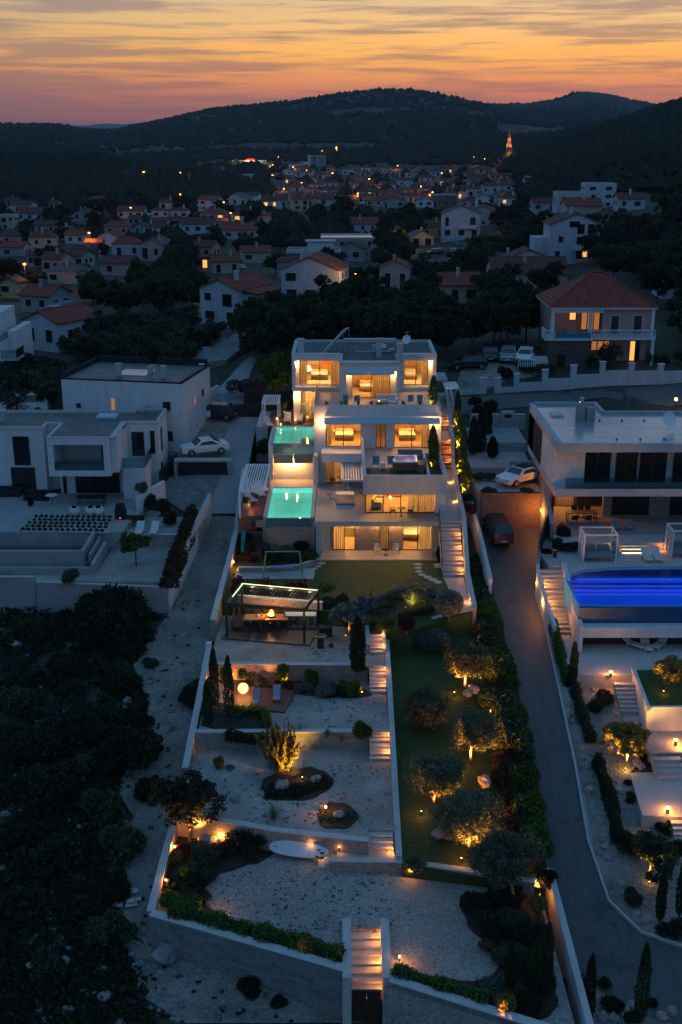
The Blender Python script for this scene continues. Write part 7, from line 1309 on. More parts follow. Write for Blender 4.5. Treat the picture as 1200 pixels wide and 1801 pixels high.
MB().prism([(16.91,79.28),(18.2,80.38),(20.5,80.98),(24.5,81.18),(36,81.18),(36,78.95),(16.91,78.95)],.36,1.2).build('shallow_ledge','pool_blue',t,world=True)
for k in range(3):part(t,'pool_step','pool_blue',(16.95,77.3+k*.55,-.1,36,77.85+k*.55-.003,.1+k*.3));part(t,'light_strip','strip_blue',(17.2,77.24+k*.55,.06+k*.3,36,77.29+k*.55,.12+k*.3))
MB().add([(16.9,74.0,1.48),(36,74.0,1.48),(36,81.18,1.48),(24.5,81.18,1.48),(20.5,80.98,1.48),(18.2,80.38,1.48),(16.9,79.27,1.48)],[(0,1,2,3,4,5,6)]).build('water','water',t,world=True)
for x in (18.6,21.9,25.2,28.5):point((x,74.35,.95),480,(.02,.2,1),.05,t,'pool_light')
l=bpy.data.lights.new('pool_light','AREA');l.shape='RECTANGLE';l.size=18;l.size_y=.12;l.energy=60;l.color=(.04,.2,1);q=bpy.data.objects.new('pool_light',l);COL.objects.link(q);q.parent=t;q.location=Vector((26.5,79.0,1.32))-t.location;q.rotation_euler=(R(85),0,0)  # hidden area strip added to brighten the shallow ledge
part(t,'infinity_wall','navy_glass',(16.72,73.55,.32,36,73.79,1.45));part(t,'ledge','white',(16.72,72.7,-.45,36,73.54,.3));part(t,'pool_base','fabric_dark',(16.72,73.9,-2,36,74.5,-.46))
gwall('stair_wall',[(17.0,81.2,-1.8,1.95),(16.75,73.2,-1.8,.55),(16.75,72.6,-1.8,.45)],.28,'white','tall white wall between the blue pool and its stairs',cmat='white');gwall('stair_wall',[(15.5,83.6,-.8,2.1),(14.95,80.6,-1.2,1.6),(15.0,77,-1.6,.6),(15.25,74.2,-2,-.2)],.2,'white','white outer wall along the driveway side of the pool stairs',cmat='white')
gwall('driveway_fence',[(17.1,88.8,1.2,3.6),(15.55,83.7,1.2,2.9),(15.05,81.4,1.0,2.5)],.06,'metal_dark','dark fence along the bend between the driveway and the pool terrace',cmat='metal_dark')
pst=stairs('pool_stairs','long lit flight beside the blue pool',15.15,16.85,81.1,1.62,75.6,-1.5,15,'concrete_light',x0b=15.2,x1b=16.6,deep=.9)
for y,z in ((79.2,1.05),(77.7,.3),(76.3,-.45)):step_lamp(15.2,y,z,-1,26,group='recessed lamps of the pool stairs',label='recessed lamp in the outer wall of the pool stairs')
for i,(x,y,z,pw_) in enumerate(((14.88,80.4,.6,14),(14.9,77.6,.2,36))):step_lamp(x,y,z,1,pw_,('upper','lower')[i]+' lamp shining onto the asphalt from the pool stair wall','lamps on the driveway side of the pool stairs')
struct(MB().prism([(15.3,75.6),(15.6,69.0),(36,69.0),(36,73.9),(16.6,73.9),(16.6,75.6)],-2.6,-1.5).build('lower_terrace','concrete_light'),'plain lower terrace under the blue pool')
for i,(px,py,rz) in enumerate(((1113,1138,50),(1136,1140,0),(1160,1138,-40))):SLp.place(P(px,py,-1.5),R(rz),.95,('angled white lounger left of the middle one','middle white lounger under the blue pool','angled white chair right of the middle lounger')[i],'white loungers under the blue pool')
# stepped path below
def path_lamp(px,py,z,pw_,lab):o=thing('path_lamp',lab,'lamp',P(px,py-7,z),0,'lamps beside the lower garden steps');MB().box(-.08,-.06,0,.08,.06,.35).build('post','metal_dark',o);MB().box(-.1,-.08,.353,.1,.08,.43).build('lamp_head','lamp',o);[point(o.location+Vector((.1,dy_,.33)),pw_,WARM2,.06,o) for dy_ in (-.4,.3)]
struct(MB().prism([tuple(P(a,b,-1.4)[:2]) for a,b in ((1112,1180),(1300,1175),(1300,1245),(1142,1247))],-3.2,-1.35).build('lawn','grass'),'small dark lawn right of the lower steps');gwall('garden_wall',[(*P(1113,1178,-1.4)[:2],-3,-1.2),(*P(1141,1246,-1.4)[:2],-3.5,-1.25),(*P(1230,1246,-1.4)[:2],-3.5,-1.25)],.22,'white','white wall edging the small dark lawn',cmat='white')
a,b=P(1080,1196,-1.5),P(1125,1196,-1.5);stairs('garden_steps','upper flight of the right garden with a lamp at its head',a.x,b.x,a.y,-1.5,66.3,-2.9,7,'concrete_light',x0b=a.x+.1,x1b=b.x+.05,deep=.5);path_lamp(1074,1198,-1.5,45,'lamp at the head of the upper right garden flight')
struct(MB().prism([tuple(P(a,b,-2.95)[:2]) for a,b in ((1085,1252),(1300,1250),(1300,1322),(1143,1324),(1120,1290))],-3.6,-2.95).build('paved_path','concrete'),'paved landing below the white lawn wall')
a,b=P(1146,1326,-2.95),P(1196,1326,-2.95);stairs('garden_steps','middle flight of the right garden',a.x,b.x,a.y,-2.95,a.y-1.5,-3.75,4,'concrete_light',deep=.5);path_lamp(1188,1318,-2.95,45,'lamp above the middle right garden flight')
struct(MB().prism([tuple(P(a,b,-3.8)[:2]) for a,b in ((1108,1359),(1300,1356),(1300,1440),(1130,1434))],-4.6,-3.8).build('paved_path','concrete_light'),'pale slab of paving at the right edge');a,b=P(1180,1438,-3.8),P(1225,1438,-3.8);stairs('garden_steps','lowest flight cut by the right edge',a.x,b.x,a.y,-3.8,a.y-2.2,-5.0,7,'concrete_light',deep=.5);path_lamp(1174,1438,-3.8,45,'lamp above the lowest right garden flight')
# planting of the right garden
drape('gravel_garden',[(1015,1195),(1080,1198),(1090,1250),(1140,1330),(1110,1360),(1130,1440),(1180,1440),(1240,1560),(1240,1660),(1150,1655),(1085,1610),(1050,1520),(1030,1400),(1000,1270)],'dirt',.12,'stony gravel between the verge and the lower garden steps')
hedge('hedge',[(*hit(972,1118)[:2],-1.0),(*hit(985,1160)[:2],-1.8),(*hit(1000,1210)[:2],-2.6)],.7,1.0,'leaf_green','leafy hedge at the foot of the pool stair wall',dens=450,ls=.09)
hp_=[hit(1010,1215),hit(1022,1260),hit(1040,1310)];hedge('hedge',[tuple(p) for p in hp_],.75,.9,'leaf_dark','dark hedge behind the upper verge boulders',dens=450,ls=.09);hp_=[hit(1050,1345),hit(1075,1420),hit(1088,1490)];hedge('hedge',[tuple(p) for p in hp_],.8,1.0,'leaf_dark','long dark hedge behind the middle verge boulders',dens=450,ls=.09)
c=cypress('leaf_cypress',3.2,.3,2400,.08,'slim cypress at the foot of the pool stairs');c.location=P(1007,1205,-2.2)
o=tree('lit_tree','leaf_gold',3.3,1.6,.5,14,7500,.12,'bark_pale',label='golden lit tree beside the lower garden steps',tr=.07);o.location=hit(1102,1345);a=hit(1098,1352);uplight(a.x,a.y-.3,a.z,o.location.x,o.location.y+.1,o.location.z+2,240,'spotlight under the golden lit tree',110,(1,.5,.06))
o=tree('lit_tree','leaf_field',2.8,1.5,.6,10,4400,.12,label='dark tree with glowing trunk near the right edge',tr=.07);o.location=hit(1142,1545);a=hit(1140,1552);uplight(a.x,a.y-.2,a.z,o.location.x,o.location.y+.1,o.location.z+2,50,'spotlight under the dark tree by the right edge',90,(1,.5,.06))
o=tree('lit_tree','leaf_gold',2.3,1.2,.5,9,3600,.12,label='lit round tree on the small dark lawn',tr=.07);o.location=P(1172,1212,-1.35);a=P(1167,1220,-1.35);uplight(a.x,a.y,a.z,o.location.x+.2,o.location.y,.5,60,'spotlight on the small dark lawn',100,(1,.5,.06))
for i,(px,py,mat,r,h,lab) in enumerate(((1053,1200,'leaf_green',.35,.5,'clipped ball bush left of the first path lamp'),(1065,1235,'leaf_field',.8,.8,'dry grey shrub beside the upper garden flight'),(1048,1250,'leaf_scrub',.7,.8,'dark shrub below the pale rocks'),(1132,1335,'leaf_dark',.35,.5,'dark ball bush left of the middle flight'),(1108,1410,'leaf_dark',.4,.55,'dark ball bush beside the pale slab'),(1106,1380,'leaf_scrub',.35,.3,'low shrub at the corner of the slab'),(1168,1465,'leaf_dark',.5,.8,'dark clipped bush below the lowest lamp'),(1115,1500,'leaf_scrub',1.0,1.2,'large dark shrub left of the glowing trunk'),(1185,1500,'leaf_scrub',.9,1.0,'dark shrub right of the glowing trunk'),(1115,1590,'leaf_field',.7,.8,'dark olive bush above the road bend'),(1180,1640,'leaf_scrub',.9,.8,'wide dark bush at the inside of the road bend'),(1062,1735,'leaf_field',.35,.4,'small round bush below the road bend'),(1078,1775,'leaf_scrub',.6,.6,'dark shrub among the bottom boulders'),(1010,1755,'leaf_scrub',.8,1.2,'dark shrub at the end of the low white wall'),(1145,1770,'leaf_scrub',.35,.4,'small round bush at the bottom right'),(1112,1795,'leaf_field',.4,.4,'small bush at the bottom edge'))):p=hit(px,py);o=bush('shrub',mat,r,h,1800,.09,lab);o.location=p
vpts=[(1000,1240),(1006,1256),(1008,1270),(1012,1285),(1016,1302),(1022,1318),(1026,1335),(1028,1350),(1036,1392),(1040,1415),(1048,1432),(1052,1446),(1054,1464),(1060,1478),(1064,1492),(1068,1508),(1074,1524),(1080,1540),(1088,1556),(1096,1572),(1106,1590),(1118,1606),(1032,1190),(1045,1215),(1088,1395),(1100,1395),(1120,1345),(1128,1350),(1075,1790),(1085,1770),(1098,1780),(1110,1768),(1165,1790),(1180,1780),(1060,1790),(1135,1620)]
for i,(px,py) in enumerate(vpts):p=hit(px,py);rock(p.x,p.y,p.z-.05,RR.uniform(.22,.42)*(1.5 if i in (8,22,34) else 1),('rock','rock','rock_pink')[i%3],'pale boulder in the row along the driveway verge' if i<22 else 'boulder among the right garden planting',i+50,group='boulders along the driveway')
# ---- pink villa -----------------------------------------------------------
Y0=126.5;t=thing('pink_villa','pink villa with a hipped red tile roof and white balustrades','villa',(XP(1056,Y0,9),Y0+4,8.4));xl,xr=XP(967,Y0,11),XP(1146,Y0,11);xm=XP(1033,Y0,11);xg=XP(1058,Y0,11)
part(t,'wall','pink',(xg,Y0,11.5,xr,Y0+.3,14.6));part(t,'wall','pink',(xl+.3,Y0+3,8.4,xr-.1,Y0+9,14.6));part(t,'wall','stone_dark',(xl-.4,Y0-1.5,7.4,xm,Y0+3,11.35));part(t,'wall','pink',(xm+.1,Y0+1.0,8.4,xr-.3,Y0+3,11.3),(xr-.3,Y0+.3,11.5,xr,Y0+3,14.6));part(t,'slab','white',(xl-.8,Y0-1.7,11.353,xm+.2,Y0+1,11.6),(xm+.2,Y0-1.2,11.353,xr+.1,Y0+1,11.6));part(t,'eave','white',(xl-.15,Y0-.5,14.6,xr+.25,Y0+9.4,14.85));part(t,'loggia_beam','white',(xl,Y0-.3,14.2,xg,Y0,14.6))
for x in (xl,xm,xr-.3):part(t,'pillar','white',(x,Y0-.35,11.6,x+.35,Y0,14.2 if x!=xr-.3 else 14.6))
part(t,'pillar','white',(xr-.25,Y0-1.1,8.2,xr+.05,Y0-.8,11.35))
def balus(t,x0,x1,y,z,ax=0):
 m=MB();n=int(abs(x1-x0)/.22);rail=MB()
 for i in range(n+1):
  a=lerp(x0,x1,i/n);c=(a,y,z) if ax==0 else (y,a,z);m.lathe([(.05,0),(.08,.25),(.04,.6),(.06,.75)],c=c,n=6)
 (rail.box(x0,y-.1,z+.753,x1,y+.1,z+.85) if ax==0 else rail.box(y-.1,x0,z+.753,y+.1,x1,z+.85));m.build('balustrade','white',t,world=True);rail.build('handrail','white',t,world=True)
balus(t,xm+.2,xr+.05,Y0-1.1,11.6);balus(t,xl-.75,xl+.2,Y0-1.6,11.6);balus(t,Y0-1.6,Y0+1,xl-.75,11.6,1);balus(t,xm+.3,XP(1060,Y0,9),Y0-.3,8.5)
part(t,'parapet','teal_paint',(xl+.3,Y0-1.65,11.6,xm,Y0-1.5,12.2))
cx,cy=(xl+xr)/2,Y0+4.4
m=MB();z0,z1=14.85,18.1;a,b,c,d=xl-.25,Y0-.6,xr+.35,Y0+9.6;m.add([(a,b,z0),(c,b,z0),(c,d,z0),(a,d,z0),(cx-.6,cy,z1),(cx+.8,cy,z1)],[(0,1,5,4),(1,2,5),(2,3,4,5),(3,0,4),(0,3,2,1)]);m.build('roof','terracotta',t,world=True);m=MB();[m.tube(p,q,.12,n=6) for p,q in (((a,b,z0),(cx-.6,cy,z1)),((c,b,z0),(cx+.8,cy,z1)),((cx-.6,cy,z1),(cx+.8,cy,z1)))];m.build('ridge_tiles','terracotta',t,world=True)
for px in (1081,1121):x=XP(px,Y0,12.5);win(t,x-.5,x+.5,11.65,13.9,Y0-.003,'glass_dark','white')
win(t,XP(1001,Y0+3,13),XP(1013,Y0+3,13),12.9,13.8,Y0+2.98,'lit_window','wood');win(t,XP(1022,Y0+3,13),XP(1055,Y0+3,13),11.8,13.8,Y0+2.98,'lit_window_dim','wood',n=3);win(t,XP(1106,Y0+1,9),XP(1116,Y0+1,9),8.6,10.9,Y0+.98,'lit_window','wood_dark');win(t,XP(1116,Y0+1,9),XP(1124,Y0+1,9),8.6,10.9,Y0+.97,'glass_dark','wood_dark');win(t,XP(1038,Y0+1,9),XP(1070,Y0+1,9),9.8,10.9,Y0+.98,'lit_window_dim','wood_dark',n=3);win(t,XP(979,Y0-1.5,9),XP(994,Y0-1.5,9),7.5,9.8,Y0-1.51,'glass_dark','wood_dark')
point((XP(1000,Y0+2,13),Y0+1.5,13.9),7,WARM2,.1,t);part(t,'garden_furniture','fabric_grey',(XP(996,Y0+1,12),Y0+1,11.6,XP(1012,Y0+1,12),Y0+1.7,12.2))
# stepped garden wall
t=thing('stepped_wall','long stepped white wall with pillars and railings below the pink villa','wall',hit(1000,690));segs=[(800,843,687,0),(843,855,665,1),(869,880,665,1),(880,903,681,0),(903,912,658,1),(912,952,673,0),(952,962,651,1),(962,1002,666,0),(1002,1012,643,1),(1012,1053,659,0),(1053,1062,637,1),(1062,1103,652,0),(1103,1113,639,1),(1113,1155,653,0),(1155,1165,641,1),(1165,1215,653,0)]
for a,b,yt,pil in segs:
 yb=lerp(695,672,(a-800)/400);p=hit(a,yb);q=hit(b,yb-(b-a)*.0575);zt=CAMZ+ray(600,yt).z/ray(600,yt).y*p.y;o=MB().wall([(p.x,p.y,p.z-.5,zt),(q.x,q.y,q.z-.5,zt)],.3 if pil else .2).build('pillar' if pil else 'wall_panel','bluewhite',t,world=True)
 if pil:MB().wall([(p.x-.06,p.y,zt+.003,zt+.08),(q.x+.06,q.y,zt+.003,zt+.08)],.42).build('pillar_cap','white',t,world=True)
 elif 900<a<1110 or a==880:
  m=MB();k=0;l=q.x-p.x
  while k*.15<l:xx=p.x+k*.15;yy=lerp(p.y,q.y,k*.15/l);m.tube((xx,yy,zt),(xx,yy,zt+1.0),.015,n=4);k+=1
  m.wall([(p.x,p.y,zt+.98,zt+1.02),(q.x,q.y,zt+.98,zt+1.02)],.05);m.build('railing','metal_dark',t,world=True)
for i,(px,py,r,h,mat) in enumerate(((1140,640,.6,1.3,'leaf_green'),(1155,642,.5,1.2,'leaf_dark'),(1170,640,.6,1.2,'leaf_dark'),(1195,640,.8,1.6,'leaf_dark'),(1000,640,.6,1.0,'leaf_dark'),(1075,640,1.6,2.6,'leaf_dark'),(1040,645,.8,1.3,'leaf_dark'),(930,652,1.6,1.2,'leaf_dark'),(950,655,1.8,1.2,'leaf_dark'),(890,668,.9,1.6,'leaf_scrub'))):o=bush('shrub',mat,r,h,1600,.14,'shrub '+('left of the three upright ones on the stepped wall','middle of the three upright ones on the stepped wall','right of the three upright ones on the stepped wall','at the right edge above the stepped wall','in front of the stone base of the pink villa','large and round, hiding the pink villa loggia','beside the big round one at the pink villa','clipped broad, left of the pink villa steps','clipped broad, behind the stepped wall','spiky, beside the gate of the parking court')[i]);o.location=hit(px,py)
o=stairs('entrance_steps','white balustraded steps up to the pink villa',XP(935,124,9),XP(962,124,9),124.4,9.9,122.2,8.7,6,'coping');balus(o,XP(912,122,9),XP(940,123,9),122.0,9.0)
# ================================================================== the town
HB=[]
ORD=['leftmost','second from the left','third from the left','fourth from the left','fifth from the left','sixth from the left','seventh from the left','eighth from the left','ninth from the left','tenth from the left','eleventh from the left','twelfth from the left']
def house(x0,x1,yb,wh,roof='gx',wall='bluewhite',rm='terra_dark',rz=0,lit=0,win_=1,dr=.8,desc=None,chim=0,side=1,fl=None):
 """generic house: x0..x1 px width, yb px base, wh wall height in px"""
 c=hit((x0+x1)/2,yb);zc=c.y*CP+(CAMZ-c.z)*SP;k=zc/FPX;far=zc>520;r0=random.Random(int(x0*13+yb));rz=rz or (r0.uniform(-16,16) if not desc else 0)
 w=(x1-x0)*k*.93;h=max(wh*k*1.04,2.6);d=w*dr
 if abs(rz)>15:w*=.8
 names={'terra_dark':'dark red roofed','terracotta':'red roofed','slate':'grey roofed','roof_felt':'flat roofed','roof_membrane':'pale flat roofed'};wn={'bluewhite':'white','white':'white','cream':'cream','pink':'pinkish','greyhouse':'grey','ochre':'ochre','grey_render':'grey','brick_red':'brick'}
 lab=desc or ''
 t=thing('village_house',lab,'house',(c.x,c.y,c.z),R(rz));t['auto']=[x0,x1,yb,names[rm if roof!='flat' else ('roof_membrane' if rm=='roof_membrane' else 'roof_felt')],wn[wall]] and 1
 t['_px']=float((x0+x1)/2);t['_py']=float(yb);t['_d']=names[rm if roof!='flat' else ('roof_membrane' if rm=='roof_membrane' else 'roof_felt')]+' '+wn[wall]
 HB.append((c.x,c.y,max(w,d)*.6,x0,x1,yb-wh*1.5,yb));hr=w*.2 if roof in ('gy','hip') else d*.22;ov=.35
 wm=MB().box(-w/2,0,-2.5,w/2,d,h)
 if roof=='gx':wm.add([(-w/2+.01,0.01,h),(-w/2+.01,d,h),(-w/2+.01,d/2,h+hr-.03),(w/2-.01,.01,h),(w/2-.01,d,h),(w/2-.01,d/2,h+hr-.03)],[(0,1,2)[::-1],(3,4,5)])
 if roof=='gy':wm.add([(-w/2,.01,h),(w/2,.01,h),(0,.01,h+hr-.03),(-w/2,d-.01,h),(w/2,d-.01,h),(0,d-.01,h+hr-.03)],[(0,1,2),(3,4,5)[::-1]])
 if not desc and r0.random()<.5:e_=r0.choice((-1,1));q0,q1=(w*.5,w*r0.uniform(.68,.85)) if e_>0 else (-w*r0.uniform(.68,.85),-w*.5);MB().box(q0+.003*e_,d*.15,-2,q1,d*.75,h*r0.uniform(.45,.7)).build('side_wing',wall,t);MB().box(min(q0,q1)-.0,-1.1,h*.42,max(q0,q1) if e_<0 else q1,d*.14,h*.47).build('terrace','concrete_light',t)
 wm.build('wall',wall,t);m=MB();a,b,e,f=-w/2-ov,w/2+ov,-ov,d+ov;th=.14;s=ov*hr/(d/2) if roof=='gx' else ov*hr/(w/2)
 if roof=='gx':m.add([(a,e,h-s),(b,e,h-s),(b,d/2,h+hr),(a,d/2,h+hr),(b,f,h-s),(a,f,h-s),(a,e,h-s+th),(b,e,h-s+th),(b,d/2,h+hr+th),(a,d/2,h+hr+th),(b,f,h-s+th),(a,f,h-s+th)],[(6,7,8,9),(9,8,10,11),(0,3,2,1),(3,5,4,2),(0,1,7,6),(4,5,11,10),(0,6,9,3),(3,9,11,5),(1,2,8,7),(2,4,10,8)])
 elif roof=='gy':m.add([(a,e,h-s),(a,f,h-s),(0,f,h+hr),(0,e,h+hr),(b,f,h-s),(b,e,h-s),(a,e,h-s+th),(a,f,h-s+th),(0,f,h+hr+th),(0,e,h+hr+th),(b,f,h-s+th),(b,e,h-s+th)],[(6,9,8,7),(9,11,10,8),(0,1,2,3),(3,2,4,5),(0,3,9,6),(3,5,11,9),(0,6,7,1),(4,10,11,5),(1,7,8,2),(2,8,10,4)])
 elif roof=='hip':r=min(w,d)*.35;x_=max(w/2-r,.2);y0_=min(r,d/2-.1);m.add([(a,e,h),(b,e,h),(b,f,h),(a,f,h),(-x_,y0_ if w<d else d/2,h+hr),(x_,y0_ if w<d else d/2,h+hr),(x_,d-y0_ if w<d else d/2+.01,h+hr),(-x_,d-y0_ if w<d else d/2+.01,h+hr)],[(0,1,5,4),(1,2,6,5),(2,3,7,6),(3,0,4,7),(4,5,6,7),(0,3,2,1)])
 else:
  m.box(-w/2+.2,.2,h,w/2-.2,d-.2,h+.05);pm=MB();pm.box(-w/2-.02,-.02,h+.003,w/2+.02,.22,h+.4);pm.box(-w/2-.02,d-.22,h+.003,w/2+.02,d+.02,h+.4);pm.box(-w/2-.02,.22,h+.003,-w/2+.22,d-.22,h+.4);pm.box(w/2-.22,.22,h+.003,w/2+.02,d-.22,h+.4);pm.build('parapet','coping',t)
 m.build('roof',rm if roof!='flat' or rm=='roof_membrane' else 'roof_felt',t)
 if roof!='flat' and not far:m=MB().tube((-w/2-ov,d/2,h+hr+.12),(w/2+ov,d/2,h+hr+.12),.12,n=5) if roof=='gx' else (MB().tube((0,-ov,h+hr+.12),(0,d+ov,h+hr+.12),.12,n=5) if roof=='gy' else MB().tube((-x_,d/2,h+hr+.03),(x_,d/2,h+hr+.03),.12,n=5));m.build('ridge_tiles',rm,t)
 fl=fl or max(1,round(h/2.9));rr=random.Random(int(x0*7+yb));fh=h/fl;nw=2 if far else max(2,min(4,round(w/3.6)))
 if win_:
  for j in range(fl):
   for i in range(nw):
    if rr.random()<.22 and not (i==0 and j==0):continue
    x=lerp(-w/2,w/2,(i+.5)/nw)+rr.uniform(-.3,.3);ww=rr.choice((.5,.55,.8));z0=j*fh+fh*.32;zz=z0+fh*.42
    if rr.random()<.2:z0=j*fh+.15
    L_=lit>0 and rr.random()<lit
    if far:MB().box(x-ww,-.06,z0,x+ww,-.01,zz).build('window','lit_window' if L_ else 'glass_dark',t)
    else:
     fr=MB().box(x-ww-.08,-.06,z0-.08,x+ww+.08,-.005,zz+.08).build('window',('fabric_white','wood_dark','fabric_white')[int(x0)%3],t);MB().box(x-ww,-.09,z0,x+ww,-.062,zz).build('pane','lit_window' if L_ else 'glass_dark',fr)
   if not far:
    sx_=1 if (x0+x1)/2<620 else -1
    for i in range(2):
     y=d*(.3+.4*i);z0=j*fh+fh*.32;xx=sx_*w/2;fr=MB().box(xx+sx_*.005,y-.6,z0,xx+sx_*.06,y+.6,z0+fh*.42).build('window','fabric_white',t);MB().box(xx+sx_*.062,y-.5,z0+.08,xx+sx_*.09,y+.5,z0+fh*.42-.08).build('pane','glass_dark',fr)
 if chim or (roof!='flat' and rr.random()<.5):cx_=w*rr.uniform(-.25,.3);m=MB().box(cx_-.25,d*.3,h,cx_+.25,d*.3+.5,h+hr+.9);m.box(cx_-.33,d*.3-.08,h+hr+.903,cx_+.33,d*.3+.58,h+hr+1.02);m.build('chimney',wall,t)
 return t,w,d,h
B_,T_,D_='bluewhite','terracotta','terra_dark'
# nearer houses -------------------------------------------------------------
def bal(t,x0,x1,z,y=-1.2,mat='white'):
 MB().box(x0,y,z-.15,x1,-.003,z).build('balcony',mat,t);m=MB();m.box(x0,y,z+.003,x1,y+.08,z+.9);m.box(x0,y+.08,z+.003,x0+.08,-.003,z+.9);m.box(x1-.08,y+.08,z+.003,x1,-.003,z+.9);m.build('balcony_rail',mat,t)
t,w,d,h=house(333,440,571,60,'gy',B_,T_,-28,dr=1.15,desc='large white gabled house with a lower porch, behind the dry stone bank',chim=1);MB().box(w/2,d*.15,-2,w/2+2.2,d*.8,h*.86).build('side_wing',B_,t);m=MB();m.add([(w/2-.2,d*.12,h*.95),(w/2+2.6,d*.12,h*.86),(w/2+2.6,d*.83,h*.86),(w/2-.2,d*.83,h*.95),(w/2-.2,d*.12,h*.99),(w/2+2.6,d*.12,h*.9),(w/2+2.6,d*.83,h*.9),(w/2-.2,d*.83,h*.99)],[(0,3,2,1),(4,5,6,7),(0,1,5,4),(1,2,6,5),(2,3,7,6),(3,0,4,7)]);m.build('roof',T_,t);MB().box(-w/2-3,0,2.2,-w/2-.01,3,2.4).build('awning','red_fabric',t)
for k in range(3):MB().box(-w/2-3+k*1.3,0.05,-1,-w/2-2.85+k*1.3,.2,2.2).build('post','white',t)
t,w,d,h=house(20,130,617,50,'gy',B_,T_,-32,dr=1.0,desc='wide white gabled house with few windows above the olive field')
t,w,d,h=house(490,602,532,55,'gy',B_,T_,-10,dr=.9,lit=.15,desc='white gabled house with one lit window behind the pine tops')
house(486,545,488,26,'hip','greyhouse',D_,0,desc='dark house squeezed under the flat white house');t,w,d,h=house(501,602,476,30,'flat',B_,'roof_felt',0,desc='flat white house with a small rooftop room');MB().box(-w*.12,d*.3,h,w*.38,d*.7,h+2.1).build('rooftop_room','white',t);MB().box(-w*.16,d*.26,h+2.1,w*.42,d*.74,h+2.3).build('canopy','concrete_light',t)
t,w,d,h=house(560,668,438,17,'flat','greyhouse','roof_membrane',0,desc='long low building with a wide pale flat roof');house(608,667,408,12,'gx','bluewhite',T_,0,desc='small pale house just behind the long flat roof');house(588,642,460,22,'gy','greyhouse',D_,-15,desc='grey gabled house below the long flat roof')
t,w,d,h=house(665,722,510,38,'gy','greyhouse',T_,-12,desc='narrow grey gabled house beside the warm street lamp');t,w,d,h=house(748,850,535,32,'gx','cream',T_,4,desc='pale house with a red tiled roof right of the pine tops',chim=1)
t,w,d,h=house(773,846,421,42,'gy',B_,D_,-6,dr=.9,lit=.12,fl=2,desc='white gabled house with a closed veranda above the village road',chim=1);bal(t,-w*.05,w*.4,h*.45);house(822,876,398,24,'gy','cream',T_,-8,desc='cream gabled house tucked behind the veranda house');house(735,790,420,20,'gx','ochre',D_,8,desc='ochre house left of the veranda house');house(718,765,432,14,'gy','cream','slate',10,desc='small cream house by the village road')
t,w,d,h=house(872,930,482,24,'gx',B_,D_,-6,desc='low white house below the big white apartment house');house(890,966,490,34,'gy',B_,'terra_dark',0,desc='wide gabled pale house behind the dark pines');house(862,1002,508,14,'gx','pink',D_,0,desc='long low building with a red tiled roof behind the pines',win_=0)
# big white apartment house
t,w,d,h=house(962,1060,461,62,'gy',B_,D_,0,dr=.8,fl=3,desc='tall white three storey house with balconies and one lit orange window',win_=0,chim=1);MB().box(-w/2-2.6,2,-2,-w/2-.01,d,h*.62).build('side_wing',B_,t)
for j in range(3):
 for (a,b,kk) in ((.02,.16,1),(.22,.34,0),(.36,.48,1)):
  if j==0 and a==.22:continue
  z=j*h/3+.3;x0_,x1_=(a-.02)*w,(b)*w;fr=MB().box(x0_,-.05,z+.2,x1_,-.005,z+2.2).build('window','fabric_white',t);MB().box(x0_+.1,-.08,z+.3,x1_-.1,-.052,z+2.1).build('pane','glass_dark',fr)
 if j:bal(t,w*.34,w*.5,j*h/3+.1);
bal(t,-w*.06,w*.32,h/3+.1);fr=MB().box(w*.12,-.05,.9,w*.24,-.005,2.4).build('window','wood_dark',t);MB().box(w*.13,-.08,1.0,w*.23,-.052,2.3).build('pane','lit_window',fr)
for z,a in ((.9,-.4),(3.6,-.35),(6.4,-.15),(6.4,-.05)):fr=MB().box(w*a,-.05,z,w*a+1.1,-.005,z+1.3).build('window','fabric_white',t);MB().box(w*a+.1,-.08,z+.1,w*a+1,-.052,z+1.2).build('pane','glass_dark',fr)
t,w,d,h=house(977,1032,364,22,'flat',B_,'roof_felt',0,desc='left block of the white modern complex on the right slope');t,w,d,h=house(1026,1084,366,38,'flat',B_,'roof_felt',0,desc='tall block of the white modern complex on the right slope',fl=3);house(1085,1136,368,14,'gx',B_,D_,0,desc='low wing right of the white modern complex');house(993,1060,380,12,'gx','cream',T_,0,win_=0,desc='tiled roof in front of the white modern complex');house(935,975,372,14,'gx',B_,D_,0,lit=.3,desc='small house with lit windows left of the white complex')
t,w,d,h=house(1160,1215,520,34,'gy',B_,D_,8,desc='pale house cut by the right edge above the pink villa')
